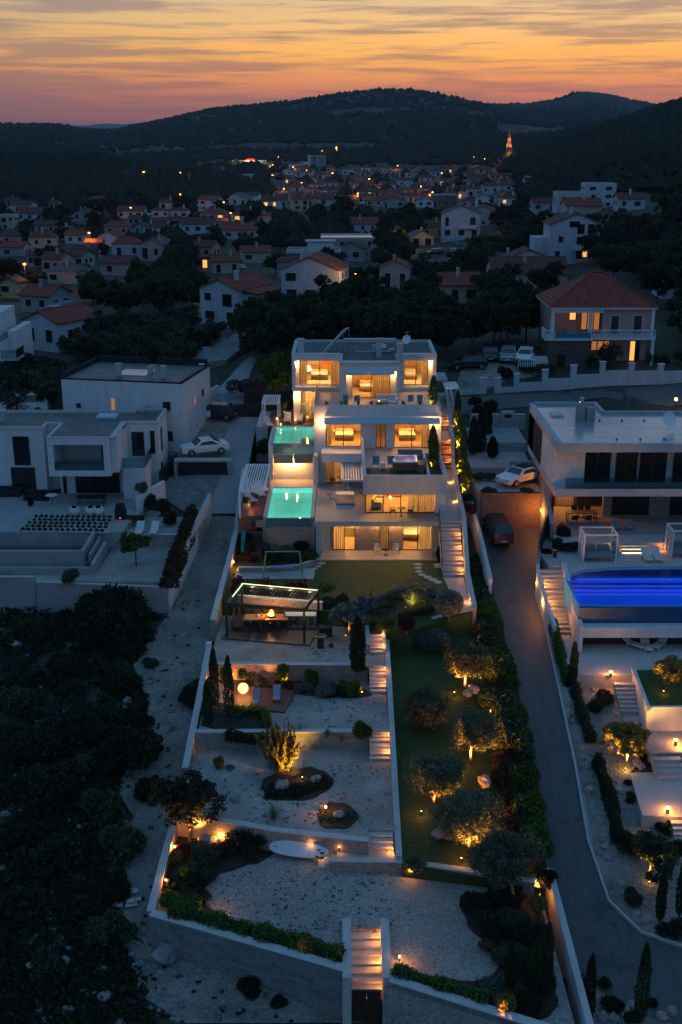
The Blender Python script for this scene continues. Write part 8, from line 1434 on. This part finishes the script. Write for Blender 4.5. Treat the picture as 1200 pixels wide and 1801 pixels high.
# the village: (x0,x1,yb,wallh,roof,wall,roofmat,rz,lit)
VIL=[(0,28,405,24,'flat','cream','roof_felt',0,0),(19,57,376,14,'gx',B_,D_,-12,0),(28,80,388,12,'gx',B_,D_,0,0),(85,104,368,5,'gx','cream',D_,0,0),(156,189,376,24,'hip','ochre',D_,-12,.5),(124,162,387,10,'gy','greyhouse',D_,-20,0),(205,255,384,9,'gx',B_,D_,0,.1),(264,302,383,10,'hip',B_,D_,0,.2),(279,312,367,8,'gx',B_,D_,0,0),(300,332,384,12,'hip',B_,D_,0,0),(60,101,410,12,'gx','greyhouse',D_,0,.15),(90,131,422,16,'gy',B_,D_,-18,0),(113,153,429,12,'gx',B_,T_,0,0),(128,150,404,7,'gx','cream','slate',0,0),(182,232,413,12,'hip','greyhouse',T_,0,0),(165,215,432,14,'gy',B_,T_,-18,0),(236,262,413,12,'gy','greyhouse',D_,0,0),(250,288,414,14,'gx',B_,D_,-8,0),(0,52,430,14,'gx','pink',D_,0,.12),(50,100,434,14,'hip','cream',D_,0,0),(43,78,468,16,'gx','pink',D_,0,.3),(65,118,482,26,'gx','pink',D_,-22,0),(108,155,470,20,'gx','cream',D_,-22,0),(197,251,454,24,'hip',B_,T_,0,0),(236,297,457,26,'gy','pink','slate',-20,.12),(175,235,484,20,'gx','pink',D_,-8,0),(80,140,500,14,'hip','greyhouse','slate',0,0),(120,152,494,16,'gx','cream',D_,0,0),(20,105,548,20,'gx','greyhouse',T_,-24,0),(0,38,522,18,'gy','ochre',D_,-14,.1),(0,45,452,16,'gx','greyhouse',T_,0,0),(329,382,455,20,'gx','pink',D_,-16,.2),(340,368,472,8,'hip','brick_red',T_,0,.3),(371,425,480,8,'gx','cream',T_,12,0),(425,478,462,7,'gx','cream',T_,12,0),(347,386,371,18,'gx',B_,T_,-14,0),(391,438,362,12,'gy',B_,'slate',-15,0),(428,456,354,10,'gx',B_,D_,0,0),(404,450,391,13,'hip',B_,D_,-8,.1),(318,376,411,16,'gx',B_,D_,0,0),(374,402,403,12,'gx','pink',D_,0,.2),(350,398,388,8,'hip','greyhouse',T_,0,.4),(389,457,420,14,'gx',B_,T_,6,0),(460,507,367,14,'gx',B_,D_,0,.2),(514,545,370,18,'hip','cream',T_,0,0),(540,562,364,14,'gx','ochre',D_,0,0),(354,381,322,8,'flat',B_,'roof_felt',0,.5),(410,430,323,14,'flat','pink','roof_felt',0,.3),(430,457,323,14,'flat',B_,'roof_membrane',0,.6),(447,470,323,7,'gx',B_,'slate',0,0),(338,355,302,7,'gx','pink',D_,0,0),(345,362,292,5,'gx','greyhouse',D_,0,0),(364,392,307,9,'gx','pink',D_,0,.1),(471,487,296,6,'flat','brick_red','roof_felt',0,.6),(516,550,312,9,'gx',B_,D_,0,.4),(545,575,293,17,'flat','greyhouse','roof_felt',0,0),(705,732,303,7,'gx','pink',D_,0,0),(602,621,307,5,'flat',B_,'roof_felt',0,0),(552,567,314,6,'gx','cream',D_,0,0),(562,595,345,10,'gx',B_,D_,0,.1),(592,622,336,8,'gx','bluewhite',D_,0,.1),(624,660,332,9,'gx','cream',T_,0,.1),(667,696,334,9,'gx',B_,D_,-8,0),(699,728,328,10,'hip',B_,D_,0,0),(735,760,321,8,'gx',B_,D_,0,0),(760,784,334,15,'gy','pink',D_,0,.5),(778,802,334,8,'gx',B_,D_,0,0),(765,806,362,17,'flat','brick_red','roof_membrane',0,0),(805,820,349,7,'flat',B_,'roof_membrane',0,.5),(722,758,341,9,'gx','pink',D_,0,.2),(642,672,347,10,'gx','greyhouse',D_,0,.15),(670,699,349,9,'gx',B_,T_,-8,0),(672,712,366,12,'gy','greyhouse',D_,-12,0),(562,586,361,8,'gx',B_,D_,0,0),(592,630,362,10,'gx','pink',D_,0,.15),(627,652,356,10,'gx','greyhouse',D_,0,.1),(775,798,306,9,'gx','pink',D_,0,.1),(757,776,310,8,'gx',B_,D_,0,0),(687,702,316,7,'gx','greyhouse',D_,0,0),(820,846,350,16,'hip',B_,D_,0,0),(846,879,342,14,'hip',B_,D_,0,0),(871,898,306,9,'hip','pink',D_,0,.1),(882,904,318,7,'gx','pink',D_,0,0),(840,864,306,8,'gx','pink',D_,0,.1),(822,858,322,8,'gx','greyhouse',D_,0,0),(922,934,321,7,'gy',B_,D_,0,0),(742,762,348,8,'gx','pink',D_,0,.2),(705,725,345,8,'gx',B_,D_,0,.2),(650,668,322,6,'gx','greyhouse',D_,0,0),(600,616,322,6,'gx','cream',D_,0,.2),(572,590,322,6,'gx',B_,D_,0,.2),(528,542,332,6,'gx','pink',D_,0,.4),(484,512,345,8,'hip','greyhouse',D_,0,.2),(796,815,322,6,'gx','pink',D_,0,0),(380,402,345,6,'gx','greyhouse',D_,0,.2),(655,672,336,8,'gx','pink',D_,0,.2),(500,520,322,6,'gx','cream',D_,0,.2),(452,478,392,9,'gx','cream',T_,0,0),(226,246,396,8,'gx','pink',D_,0,.2),(10,34,364,8,'gx','greyhouse',D_,0,0),(270,296,402,8,'gx','cream',D_,0,.2),(296,318,398,8,'gx','greyhouse',D_,0,0),(130,170,460,12,'gx','greyhouse',D_,0,.1),(150,180,444,12,'gx','pink',T_,0,.1)]
for (x0,x1,yb,wh,rf,wl_,rm,rz,lit) in VIL:house(x0,x1,yb,wh,rf,wl_,rm,rz,lit)
for k_ in range(400):
 r0=random.Random(k_*31);px=r0.uniform(500,905);py=r0.uniform(300,366)
 if px>800 and py<300+(px-800)*.1 or sum(1 for h_ in HB if h_[3]-6<px<h_[4]+6 and abs(h_[6]-py)<7) or len(HB)>190:continue
 w_=14+(py-295)*.28;house(px-w_/2,px+w_/2,py,6+(py-295)*.06,r0.choice(('gx','gx','hip','gy')),r0.choice((B_,'white','pink','cream')),r0.choice((T_,D_)),0,.04)
# supermarket
c=hit(438,293);k=(c.y*CP+(CAMZ-c.z)*SP)/FPX;t=thing('supermarket','long low supermarket with a red lit sign and white lamps','shop',c);W_=56*k;MB().box(-W_/2,0,-4,W_/2,18,9*k).build('wall','greyhouse',t);MB().box(-W_/2-.5,-.5,9*k,W_/2+.5,18.5,9*k+.6).build('roof','concrete_light',t);MB().box(-4*k,-1.2,9*k+.7,10*k,-.6,13*k).build('sign_panel','sign_red',t);MB().box(-2*k,-1.3,8*k,8*k,-.55,9*k+.5).build('sign_light','lamp_white',t)
for i in range(8):MB().box(-W_/2+(2+i*5.5)*k,-.2,2*k,-W_/2+(5+i*5.5)*k,-.05,4.5*k).build('window','lamp_white' if i%2 else 'lit_window',t)
for i in range(3):point((c.x-15+15*i,c.y-9,c.z+6),2600,(1,.75,.45),.5,t)
for i,(px,w_) in enumerate(((316,17),(340,14),(358,10))):c=hit(px,279);k=c.y/FPX;t=thing('greenhouse',('longest pale greenhouse at the foot of the hill','middle pale greenhouse at the foot of the hill','small pale greenhouse at the foot of the hill')[i],'greenhouse',c);MB().box(-w_*k/2,0,-2,w_*k/2,10,2.2*k).build('wall','awning',t);MB().prism([(-w_*k/2,-.2),(w_*k/2,-.2),(w_*k/2,10),(-w_*k/2,10)],2.2*k,3*k).build('roof','awning',t)
# church with floodlit openwork spire and the small monument
c=hit(895,286);zc=c.y;k=zc/FPX*1.12;t=thing('church_tower','floodlit stone church tower with an openwork spire on the hill','church',c);MB().box(-7*k,0,-4,9*k,12*k,11*k).build('nave','cream',t);MB().add([(-8*k,-.5,11*k),(10*k,-.5,11*k),(10*k,12.5*k,11*k),(-8*k,12.5*k,11*k),(1*k,0,15*k),(1*k,12*k,15*k)],[(0,1,4),(1,2,5,4),(2,3,5),(3,0,4,5),(0,3,2,1)]).build('roof',T_,t);MB().box(-4.5*k,-2,0,3.5*k,3*k,22*k).build('tower','cream',t);
for z in (6,14,18):
 for x in (-2.5,1):MB().box((x-.6)*k,-2.1,z*k,(x+.9)*k,-1.95,(z+2.3)*k).build('window','glass_dark',t)
m=MB();b=[(-4.5,-2.2),(3.5,-2.2),(3.5,6),(-4.5,6)]
for (z0,r0,z1,r1) in ((22,4,30,2.7),(30,2.7,38,1.5),(38,1.5,46,.2)):
 for i in range(6):
  a=i*math.pi/3;a2=(i+1)*math.pi/3;p=lambda r,z,a:((-.5+r*math.cos(a))*k,(1+r*math.sin(a))*k,z*k);m.tube(p(r0,z0,a),p(r1,z1,a),.45*k,n=5);m.tube(p(r0,z0,a),p(r0,z0,a2),.35*k,n=5);m.tube(p(r0,z0,a),p(r1,z1,a2),.2*k,n=4)
m.tube((-.5*k,k,46*k),(-.5*k,k,50*k),.3*k,n=5);m.build('spire','cream',t)
for (x,y,z,pw_) in ((-5,-9,2,9000),(5,-9,2,9000),(-.5,-7,12,5000),(-.5,1,24,2500),(-.5,-3,33,900)):point((c.x+x*k,c.y+y*k,c.z+z*k),pw_*.34,(1,.24,.03),.6,t,'floodlight')
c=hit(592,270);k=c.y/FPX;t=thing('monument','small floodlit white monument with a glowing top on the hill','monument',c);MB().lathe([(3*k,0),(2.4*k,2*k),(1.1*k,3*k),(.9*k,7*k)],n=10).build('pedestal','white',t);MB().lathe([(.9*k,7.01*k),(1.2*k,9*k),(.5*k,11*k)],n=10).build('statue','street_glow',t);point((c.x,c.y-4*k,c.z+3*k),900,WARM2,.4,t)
# colourful stall behind the pines
c=hit(638,524);t=thing('snack_kiosk','small kiosk with blue and yellow bands behind the pines','kiosk',c);MB().box(-1.5,0,0,1.5,2,2.6).build('wall','teal_paint',t)
for z in (.5,1.2,1.9):MB().box(-1.52,-.03,z,1.52,-.005,z+.3).build('stripe','orange_fabric' if z>1 else 'ochre',t)
MB().box(-1.7,-.3,2.6,1.7,2.2,2.75).build('roof','white',t)
# dry stone bank
o=struct(fill_poly(hp([(335,625),(400,600),(435,590),(437,612),(400,640),(350,655)]),1.2,lambda x,y:G(x,y)+.5+mnoise.noise(Vector((x*.6,y*.6,1)))*.9,'rock_bank','rubble',skirt=1.5),'long bank of grey dry stone beside the lane')
gwall('garden_wall',[(*hit(372,700)[:2],5.5,7.9),(*hit(384,688)[:2],5.5,8.0)],.3,'white','white gate wall at the head of the lane');o=gwall('garden_wall',[(*hit(385,700)[:2],5.5,7.6),(*hit(412,700)[:2],5.5,7.6)],.3,'bluewhite','pale entrance wall beside the lane');gwall('dark_fence',[(*hit(405,730)[:2],5.5,7.0),(*hit(458,728)[:2],5.5,7.2)],.1,'metal_dark','dark slatted gate at the top of the concrete drive',cmat='metal_dark')
t=thing('lilac_bush','lilac flowering bush above the concrete drive','shrub',hit(434,700));leaf_obj('foliage',np.concatenate([shell(700,(x,y,1.2),.95,(1,1,.8),.5) for x,y in ((-1.2,0),(0,.3),(1.1,0),(.2,-.5))]),.13,'leaf_lilac',t);MB().tube((0,0,-.3),(0,0,1.2),.08).build('stem','bark',t)
o=tree('leafy_tree','leaf_green',5.2,2.6,1.0,12,5200,.22,label='fresh green tree left of the villa top storey');o.location=hit(487,705)
# street lamps
SLT=[(490,284),(433,292),(160,429),(268,366),(206,0),(47,498),(318,357),(254,318),(319,317),(531,338),(585,318),(630,355),(480,322),(500,345),(700,302),(776,318),(740,340),(852,290),(833,285),(628,520),(862,440),(704,422),(567,272),(395,373),(407,395),(480,300),(540,312),(650,330),(760,352),(232,384),(516,305)]
k_=0
base_l=thing('street_lamp','warm street lamp','street lamp');MB().tube((0,0,0),(0,0,5),.09,.06,6).build('pole','metal_dark',base_l);MB().ball((0,-.3,5.05),.26,8,6,(1.2,1.2,.6)).build('lamp_head','street_glow',base_l);MB().tube((0,0,4.95),(0,-.4,5.1),.04,n=5).build('arm','metal_dark',base_l);SLPR=Proto(base_l,5)
for (px,py) in SLT:
 if py==0:continue
 h_=hit(px,py+6+(8 if py>400 else 0));sc=1 if h_.y<600 else 1.25;o=SLPR.place(h_,RR.uniform(-.5,.5),sc,'','street lamps in the village');o['_px']=float(px);o['_py']=float(py);o['_d']='glowing';o['auto']=2
 big=px in (862,567,47,490);point((h_.x,h_.y-.8,h_.z+4.4*sc),(140 if h_.y<300 else 500)*(1.6 if big else .6),(1,.42,.07),.3,o)
# ================================================================== trees between the houses
placed=[];HB.append((32,130,7,960,1152,488,640))
def ok(p,px,py,R_,Hpx):
 for (x,y,r,x0,x1,yt,yb) in HB:
  if (p.x-x)**2+(p.y-y-r*.6)**2<(r+R_*.6)**2:return False
  if py>yb+2 and x0-4<px<x1+4 and py-Hpx<yb-6 and (py-Hpx)<yb-.15*(yb-yt):return False
 for q in placed:
  if (p.x-q[0])**2+(p.y-q[1])**2<((R_+q[2])*.55)**2:return False
 return True
def inpoly(x,y,poly):
 c=False;j=len(poly)-1
 for i in range(len(poly)):
  if (poly[i][1]>y)!=(poly[j][1]>y) and x<(poly[j][0]-poly[i][0])*(y-poly[i][1])/(poly[j][1]-poly[i][1])+poly[i][0]:c=not c
  j=i
 return c
NOGO=[[(800,690),(812,640),(835,618),(950,622),(1200,620),(1200,700),(800,700)],[(640,560),(668,515),(700,503),(800,452),(915,400),(918,412),(835,465),(745,508),(700,535),(665,575)],[(372,700),(385,660),(425,635),(445,622),(460,640),(445,700),(430,725)],[(330,628),(400,596),(440,586),(440,615),(400,645),(345,660)],[(96,640),(375,640),(395,730),(300,790),(96,720)],[(950,500),(1155,500),(1155,640),(950,640)]]
def scatter(poly,n,protos,Rw,smin,smax,label,group,tries=40):
 xs=[p[0] for p in poly];ys=[p[1] for p in poly];cnt=0
 for _ in range(n*tries):
  if cnt>=n:break
  px,py=RR.uniform(min(xs),max(xs)),RR.uniform(min(ys),max(ys))
  if not inpoly(px,py,poly) or any(inpoly(px,py,q) for q in NOGO):continue
  p=hit(px,py);s=RR.uniform(smin,smax);pr=RR.choice(protos);Hpx=pr.H*s*FPX/max(p.y,10)
  if not ok(p,px,py,Rw*s,Hpx):continue
  o=pr.place((p.x,p.y,p.z-.3),RR.uniform(0,6.28),(s,s,s*RR.uniform(.85,1.12)),'',group);o['_px']=px;o['_py']=py;o['_d']=label;o['auto']=3;placed.append((p.x,p.y,Rw*s));cnt+=1
 return cnt
def one(px,py,pr,s,label,group):
 p=hit(px,py);o=pr.place((p.x,p.y,p.z-.3),RR.uniform(0,6.28),s,label,group);placed.append((p.x,p.y,3*s))
G1='dark pines behind the villa'
for a in ((452,640,0,1.05,'big dark pine left of the villa roof'),(500,636,1,1.0,'spreading pine behind the solar panel'),(545,622,2,.9,'pine behind the middle of the villa roof'),(590,625,3,.9,'broad pine behind the villa chimneys'),(640,628,0,.95,'pine behind the right half of the villa roof'),(690,630,1,1.0,'spreading pine at the right end of the villa roof'),(740,632,3,1.0,'broad pine beside the top right room'),(785,625,0,1.0,'dark pine left of the parking court'),(830,612,2,.9,'tall pine above the parked cars'),(880,612,3,1.05,'broad pine above the silver car'),(925,600,1,1.1,'spreading pine left of the pink villa'),(900,560,3,1.15,'broad pine behind the pink villa balcony'),(955,540,2,.95,'pine touching the pink villa roof'),(745,590,1,1.0,'pine below the pale red roofed house'),(580,490,3,1.0,'round pine right of the flat white house')):one(a[0],a[1],PINES[a[2]],a[3],a[4],G1)
one(583,552,PINES[2],.85,'pine hiding the right side of the house with one lit window',G1);one(540,556,PINES[1],.7,'low pine in front of the house with one lit window',G1);one(420,590,PINES[0],.6,'small pine right of the big white gabled house',G1)
scatter([(425,620),(440,575),(560,545),(700,545),(860,545),(935,560),(935,618),(860,618),(700,622)],30,PINES,3.3,.8,1.05,'dark pine','pines of the belt behind the villa')
scatter([(105,520),(120,470),(260,455),(420,480),(420,545),(330,560),(200,560)],30,PINES,3.3,.8,1.1,'dark pine','trees of the dark wood left of the big white house')
scatter([(25,650),(30,620),(180,595),(300,575),(430,575),(425,600),(340,640),(110,650)],40,FIELD,2.3,.8,1.2,'grey green olive tree','olive trees in the field behind the white house')
scatter([(430,480),(500,410),(700,390),(860,380),(935,400),(935,480),(860,545),(700,500),(600,520),(480,500)],46,PINES,3.2,.75,1.1,'dark pine','pines around the village road')
scatter([(850,480),(880,380),(960,372),(1200,375),(1200,480),(1160,560),(960,480)],30,PINES,3.2,.9,1.3,'dark pine','pines on the right slope')
scatter([(1050,465),(1260,465),(1260,632),(1158,632),(1150,500)],18,PINES,3.2,.9,1.3,'tall dark pine','pines beside the pink villa')
scatter([(0,545),(0,450),(150,440),(300,400),(480,395),(480,440),(330,470),(130,480)],26,FAR,3.3,.6,.9,'dark leafy tree','trees between the red roofs')
scatter([(0,440),(0,375),(350,365),(520,350),(600,360),(850,350),(950,370),(950,400),(700,395),(500,400),(200,410)],50,FAR,3.5,.7,1.05,'dark leafy tree','trees in the middle of the village')
scatter([(-30,735),(-30,640),(30,625),(180,628),(100,655),(95,720)],16,FIELD,2.0,.8,1.2,'grey green olive tree','olive trees in the field behind the white house')
# bushes in the scrub left of the track
one_s=((195,1120,3.0,'very large dark bush spreading over the track edge'),(120,1180,1.6,'dark bush left of the very large one'),(60,1120,1.5,'dark bush in the upper left scrub'),(235,1350,1.8,'wide dark bush in the middle of the left scrub'),(150,1300,1.9,'dark bush behind the rocks of the left scrub'),(180,1440,1.7,'dark bush beside the narrow part of the track'),(90,1400,1.7,'dark bush deep in the left scrub'),(205,1570,1.3,'dark bush near the broken pale slabs'),(190,1655,1.5,'round dark bush near the wall corner'),(110,1520,1.7,'dark bush at the lower left'),(40,1480,1.6,'dark bush at the left edge'),(345,1215,.8,'low dark bush against the boundary wall'),(338,1240,.7,'second low bush against the boundary wall'),(265,1400,.9,'small bush at the track edge'),(30,1250,1.7,'dark bush at the upper left edge'),(250,1035,1.1,'dark bush right of the concrete wall'),(40,1600,1.6,'dark bush near the lower left corner'),(90,1720,1.5,'dark bush at the bottom left'),(440,1740,.45,'small dry bush below the long block wall'),(490,1765,.4,'tiny dry bush below the gate'),(265,1170,.5,'small bush on the pale rubble'),(215,1210,1.3,'dark bush leaning over the rubble'),(240,1280,1.3,'dark bush at the bend of the track'),(160,1360,1.6,'broad bush in the middle left scrub'),(60,1330,1.7,'broad bush at the far left scrub'),(140,1610,1.5,'broad bush above the stones'),(215,1500,1.2,'bush between the track and the dark scrub'))
for i,(px,py,s,lab) in enumerate(one_s):p=hit(px,py);s=s*.72 if s>1.2 else s;SCRUB[i%3].place((p.x,p.y,p.z-.1),RR.uniform(0,6),(s*RR.uniform(.9,1.25),s*RR.uniform(.9,1.2),s*RR.uniform(.8,1.5)),lab,'dark bushes of the left scrub')
# scrub, loose stones and weeds (uncountable)
def stuff_leaf(name,pts,size,mat,label,**k):
 v=quads(pts,size,**k);me=fast_mesh(name,v,len(pts),4,mat);o=bpy.data.objects.new(name,me);COL.objects.link(o);o['kind']='stuff';o['label']=label;return o
pts=[]
poly=[(-10,1060),(120,1050),(300,1060),(270,1120),(232,1180),(262,1240),(245,1310),(200,1390),(185,1480),(200,1560),(210,1650),(258,1760),(270,1805),(-10,1805)]
for _ in range(1150):
 px,py=RR.uniform(-10,300),RR.uniform(1050,1805)
 if not inpoly(px,py,poly):continue
 p=hit(px,py);r=RR.uniform(.2,.65);pts.append(shell(40,(p.x,p.y,p.z+r*.3),r,(1,1,.7),.3,-.4))
stuff_leaf('undergrowth',np.concatenate(pts),.17,'leaf_scrub','dark undergrowth covering the slope left of the track')
pts=[]
for _ in range(230):
 px,py=RR.uniform(200,520),RR.uniform(1050,1800)
 if 262<px and py>1100 and px<900 and py<1660 and px>400-(py-1000)*.17:continue
 if px>300 and py>1655 and py<1690+(px-270)*.27:continue
 p=hit(px,py);r=RR.uniform(.06,.22);pts.append(shell(16,(p.x,p.y,p.z+.05),r,(1,1,.7),.2,-.2))
stuff_leaf('weeds',np.concatenate(pts),.09,'leaf_scrub','weeds dotted over the pale rubble track')
m=MB()
for i in range(900):
 px,py=RR.uniform(-10,420),RR.uniform(1060,1801)
 if i>500:px,py=RR.uniform(60,330),RR.uniform(1630,1801)
 if px>400-(py-1000)*.17-12 and py<1655:continue
 if px>262 and py>1600 and py<1672+(px-270)*.3:continue
 p=hit(px,py);r=RR.uniform(.05,.2)*(1.5 if RR.random()<.1 else 1);m.ball((p.x,p.y,p.z+r*.3),r,5,4,(1,.8,.65),.3,i)
o=m.build('rubble','rubble');o['kind']='stuff';o['label']='loose pale stones scattered over the track and slope'
for i,(px,py,s) in enumerate(((293,1685,.8),(110,1700,.5),(60,1705,.45),(245,1700,.3),(185,1760,.45),(120,1785,.4),(225,1235,.35),(30,1140,.5),(205,1205,.4))):p=hit(px,py);rock(p.x,p.y,p.z,s,'rubble',('big pitted boulder below the wall corner','rounded boulder at the lower left','pale boulder near the left edge at the bottom','boulder on the path below the wall','flat pale rock near the bottom edge','pale rock at the very bottom','pale rock at the edge of the rubble','pale rock in the upper left scrub','pinkish rock beside the rubble')[i],200+i,group='boulders of the left slope')
t=thing('stone_slabs','stack of broken pale slabs beside the track','slabs',hit(228,1580));
for i in range(9):MB().bx(RR.uniform(-.5,.5),RR.uniform(-.8,.8),.02+.06*(i//3),RR.uniform(.4,.7),RR.uniform(.25,.4),.07,RR.uniform(-.3,.3)).build('slab','coping',t)
pts=[]
for _ in range(900):
 px,py=RR.uniform(330,690),RR.uniform(1140,1700);z=-1.1 if py<1165 else -2.2 if 1222<py<1290 else -3.3 if 1345<py<1450 else -4.6 if 1530<py<1640 else None
 if z is None or px<372-(py-1140)*.16:continue
 p=P(px,py,z)
 if not -8.7<p.x<2.8:continue
 pts.append(shell(5,(p.x,p.y,z+.03),.12,(1,1,.15),.2,-2))
stuff_leaf('leaf_litter',np.concatenate(pts),.06,'leaf_rust','dry leaves and tiny weeds strewn over the pale gravel terraces')
pts=[]
for _ in range(700):
 px,py=RR.uniform(-10,300),RR.uniform(1055,1805)
 if not inpoly(px,py,poly):continue
 p=hit(px,py);pts.append(shell(26,(p.x,p.y,p.z+.15),RR.uniform(.2,.5),(1,1,.6),.2,-.4))
stuff_leaf('dry_grass',np.concatenate(pts),.13,'leaf_field','pale dry grass between the dark bushes of the left slope',up=1.5,asp=2.5)
# far woodland as one mass on the hills and the valley floor
def woodland(name,n,fpos,smin,smax,label):
 vs=[];fs=[];oct_f=[(0,2,4),(2,1,4),(1,3,4),(3,0,4),(2,0,5),(1,2,5),(3,1,5),(0,3,5)];rr=random.Random(5)
 for i in range(n):
  q=fpos(rr)
  if q is None:continue
  x,y,z=q;s=rr.uniform(smin,smax);b=len(vs);h=s*rr.uniform(.8,1.4)
  for (a,c_,d_) in ((1,0,.2),(-1,0,.25),(0,1,.2),(0,-1,.3),(0,0,1),(0,0,-.4)):vs.append((x+a*s*rr.uniform(.6,1.2)+(rr.uniform(-.3,.3)*s if not a else 0),y+c_*s*rr.uniform(.6,1.2),z+d_*h))
  fs+=[(b+p,b+q_,b+r) for p,q_,r in oct_f]
 me=fast_mesh(name,np.array(vs)[np.array(fs).ravel()].reshape(-1,3),len(fs),3,'leaf_far');o=bpy.data.objects.new(name,me);COL.objects.link(o);o['kind']='stuff';o['label']=label
def fa(rr):
 y=560*(2600/560)**rr.random();px=rr.uniform(-500,1600)
 z0=30;x=XP(px,y,z0);z=G(x,y);q=pix((x,y,z))
 if 470<q[0]<915 and 290<q[1]<380 and rr.random()<.93:return None
 if y<1100 and 300<px<930 and rr.random()<.6:return None
 if y>1000 and mnoise.noise(Vector((x*.006,y*.006,7)))<-.12-.25*rr.random():return None
 return (x,y,z)
woodland('far_woodland',44000,fa,2.2,6.5,'dark woods and maquis covering the hills behind the town')
def fb(rr):
 y=rr.uniform(330,640);px=rr.uniform(-500,1600);x=XP(px,y,5);z=G(x,y);q=pix((x,y,z))
 if 470<q[0]<915 and 290<q[1]<366 and rr.random()<.85:return None
 for (hx,hy,r,x0,x1,yt,yb) in HB:
  if (x-hx)**2+(y-hy-r*.6)**2<(r+3)**2:return None
  if x0-2<q[0]<x1+2 and yb<q[1]<yb+12:return None
 if 300<q[0]<520 and 330<q[1]<362:return None
 return (x,y,z)
woodland('valley_woodland',6500,fb,1.8,3.6,'dark trees and thickets filling the gaps of the valley')
def fd(rr):
 y=rr.uniform(2320,2990);px=rr.uniform(720,1500);zt=ZP(interp(R_FAR,px),2950);return (XP(px,2950,zt),y,zt*(sm(0,.5,(y-2250)/1400) if y<2950 else 1)-2)
woodland('far_hill_woodland',7000,fd,5,9,'dark woods covering the far hill on the right')
def fc(rr):
 y=rr.uniform(2380,2600);px=rr.uniform(-60,1100);x=XP(px,y,60);return (x,y,G(x,y))
woodland('ridge_woodland',2600,fc,3.5,6.5,'line of trees along the crest of the hill')
# ================================================================== evening haze over the valley
hz=MB().box(-8000,-40,-22,8000,7900,250).build('haze','concrete');hz['kind']='stuff';hz['label']='thin blue evening haze over the valley'
hm=bpy.data.materials.new('haze');hm.use_nodes=True;ht_=hm.node_tree;ht_.nodes.remove(ht_.nodes['Principled BSDF']);pv=ht_.nodes.new('ShaderNodeVolumePrincipled');pv.inputs['Density'].default_value=.00006;pv.inputs['Color'].default_value=(.72,.84,1,1);pv.inputs['Anisotropy'].default_value=.2
ht_.links.new(pv.outputs[0],ht_.nodes['Material Output'].inputs['Volume']);hz.data.materials.clear();hz.data.materials.append(hm)
# ================================================================== labels that single each thing out
def zone(px,py):
 if py<312:
  if px<500:return 'near the supermarket'
  if px<640:return 'below the small monument'
  return 'just below the church tower'
 if py<345:return 'in the sunken meadow quarter' if False else ('beside the dull green field' if px<500 else 'in the dense far quarter' if px<690 else 'below the church hill')
 if py<378:return 'under the far dark wood' if px<340 else 'behind the dull green field' if px<520 else 'near the dense quarter' if px<740 else 'near the brick building' if px<900 else 'on the right slope below the hill'
 if py<415:return 'near the ochre apartment block' if px<260 else 'in the middle of the left village' if px<480 else 'above the long flat roof' if px<700 else 'beside the veranda house' if px<900 else 'behind the tall white balcony house'
 if py<445:return 'in the second red roofed row' if px<330 else 'behind the flat white house' if px<640 else 'along the village road' if px<870 else 'beside the tall white balcony house'
 if py<480:return 'in the lamplit red roofed lane' if px<310 else 'around the pink house with the round vault' if False else 'above the big white gabled house' if px<500 else 'near the narrow grey house' if px<760 else 'below the tall white balcony house'
 if py<530:return 'in the dark wood below the red roofs' if px<330 else 'right beside the big white gabled house' if px<480 else 'around the white house with one lit window' if px<640 else 'beside the warm street lamp' if px<850 else 'behind the pink villa roof'
 if py<580:return 'above the wide white house' if px<300 else 'between the gabled house and the villa' if px<520 else 'in the belt behind the villa roof' if px<760 else 'between the villa and the pink villa' if px<960 else 'right of the pink villa'
 return 'in the olive field' if px<430 else 'directly behind the villa roof' if px<780 else 'beside the parking court'
WORDN=['first','second','third','fourth','fifth','sixth','seventh','eighth','ninth','tenth','eleventh','twelfth','thirteenth','fourteenth','fifteenth','sixteenth','seventeenth','eighteenth','nineteenth','twentieth']
WORDN+=['twenty-'+w for w in WORDN[:9]]+['thirtieth']+['thirty-'+w for w in WORDN[:9]]+['fortieth']+['forty-'+w for w in WORDN[:9]]+['fiftieth']+['fifty-'+w for w in WORDN[:9]]+['sixtieth']+['sixty-'+w for w in WORDN[:9]]
for o in ALL:
 if o.get('auto') and not o.get('label'):
  zn=zone(o['_px'],o['_py']);d=o['_d'];k=o['auto']
  o['label']=(d+' house '+zn) if k==1 else ('glowing street lamp '+zn) if k==2 else (d+' '+zn)
  if k==1 and 'group' not in o:o['group']='houses of the village'
by={}
for o in ALL:by.setdefault(o.get('label',''),[]).append(o)
for lab,os_ in by.items():
 if len(os_)<2 or not lab:continue
 q_={o:pix(o.matrix_basis.translation) for o in os_};xs_=[q[0] for q in q_.values()];horiz=max(xs_)-min(xs_)>25
 os_.sort(key=lambda o:q_[o][0 if horiz else 1])
 for i,o in enumerate(os_):
  w_=WORDN[i] if i<len(WORDN) else None;o['label']=lab+', '+((w_+(' from the left' if horiz else ' from the top')) if w_ else 'far right one')
  if 'group' not in o:o['group']=lab
for o in ALL:
 if len(o.get('label','').split())>16:o['label']=o['label'].replace(' roofed','-roofed')
 for k in ('auto','_px','_py','_d'):
  if k in o:del o[k]
for pr in FIELD+PINES+FAR+SCRUB+ol+[CH_D,CH_W,CH_G,SLp,SLPR]:
 if not pr.used:
  for c in list(pr.root.children_recursive):bpy.data.objects.remove(c)
  bpy.data.objects.remove(pr.root)
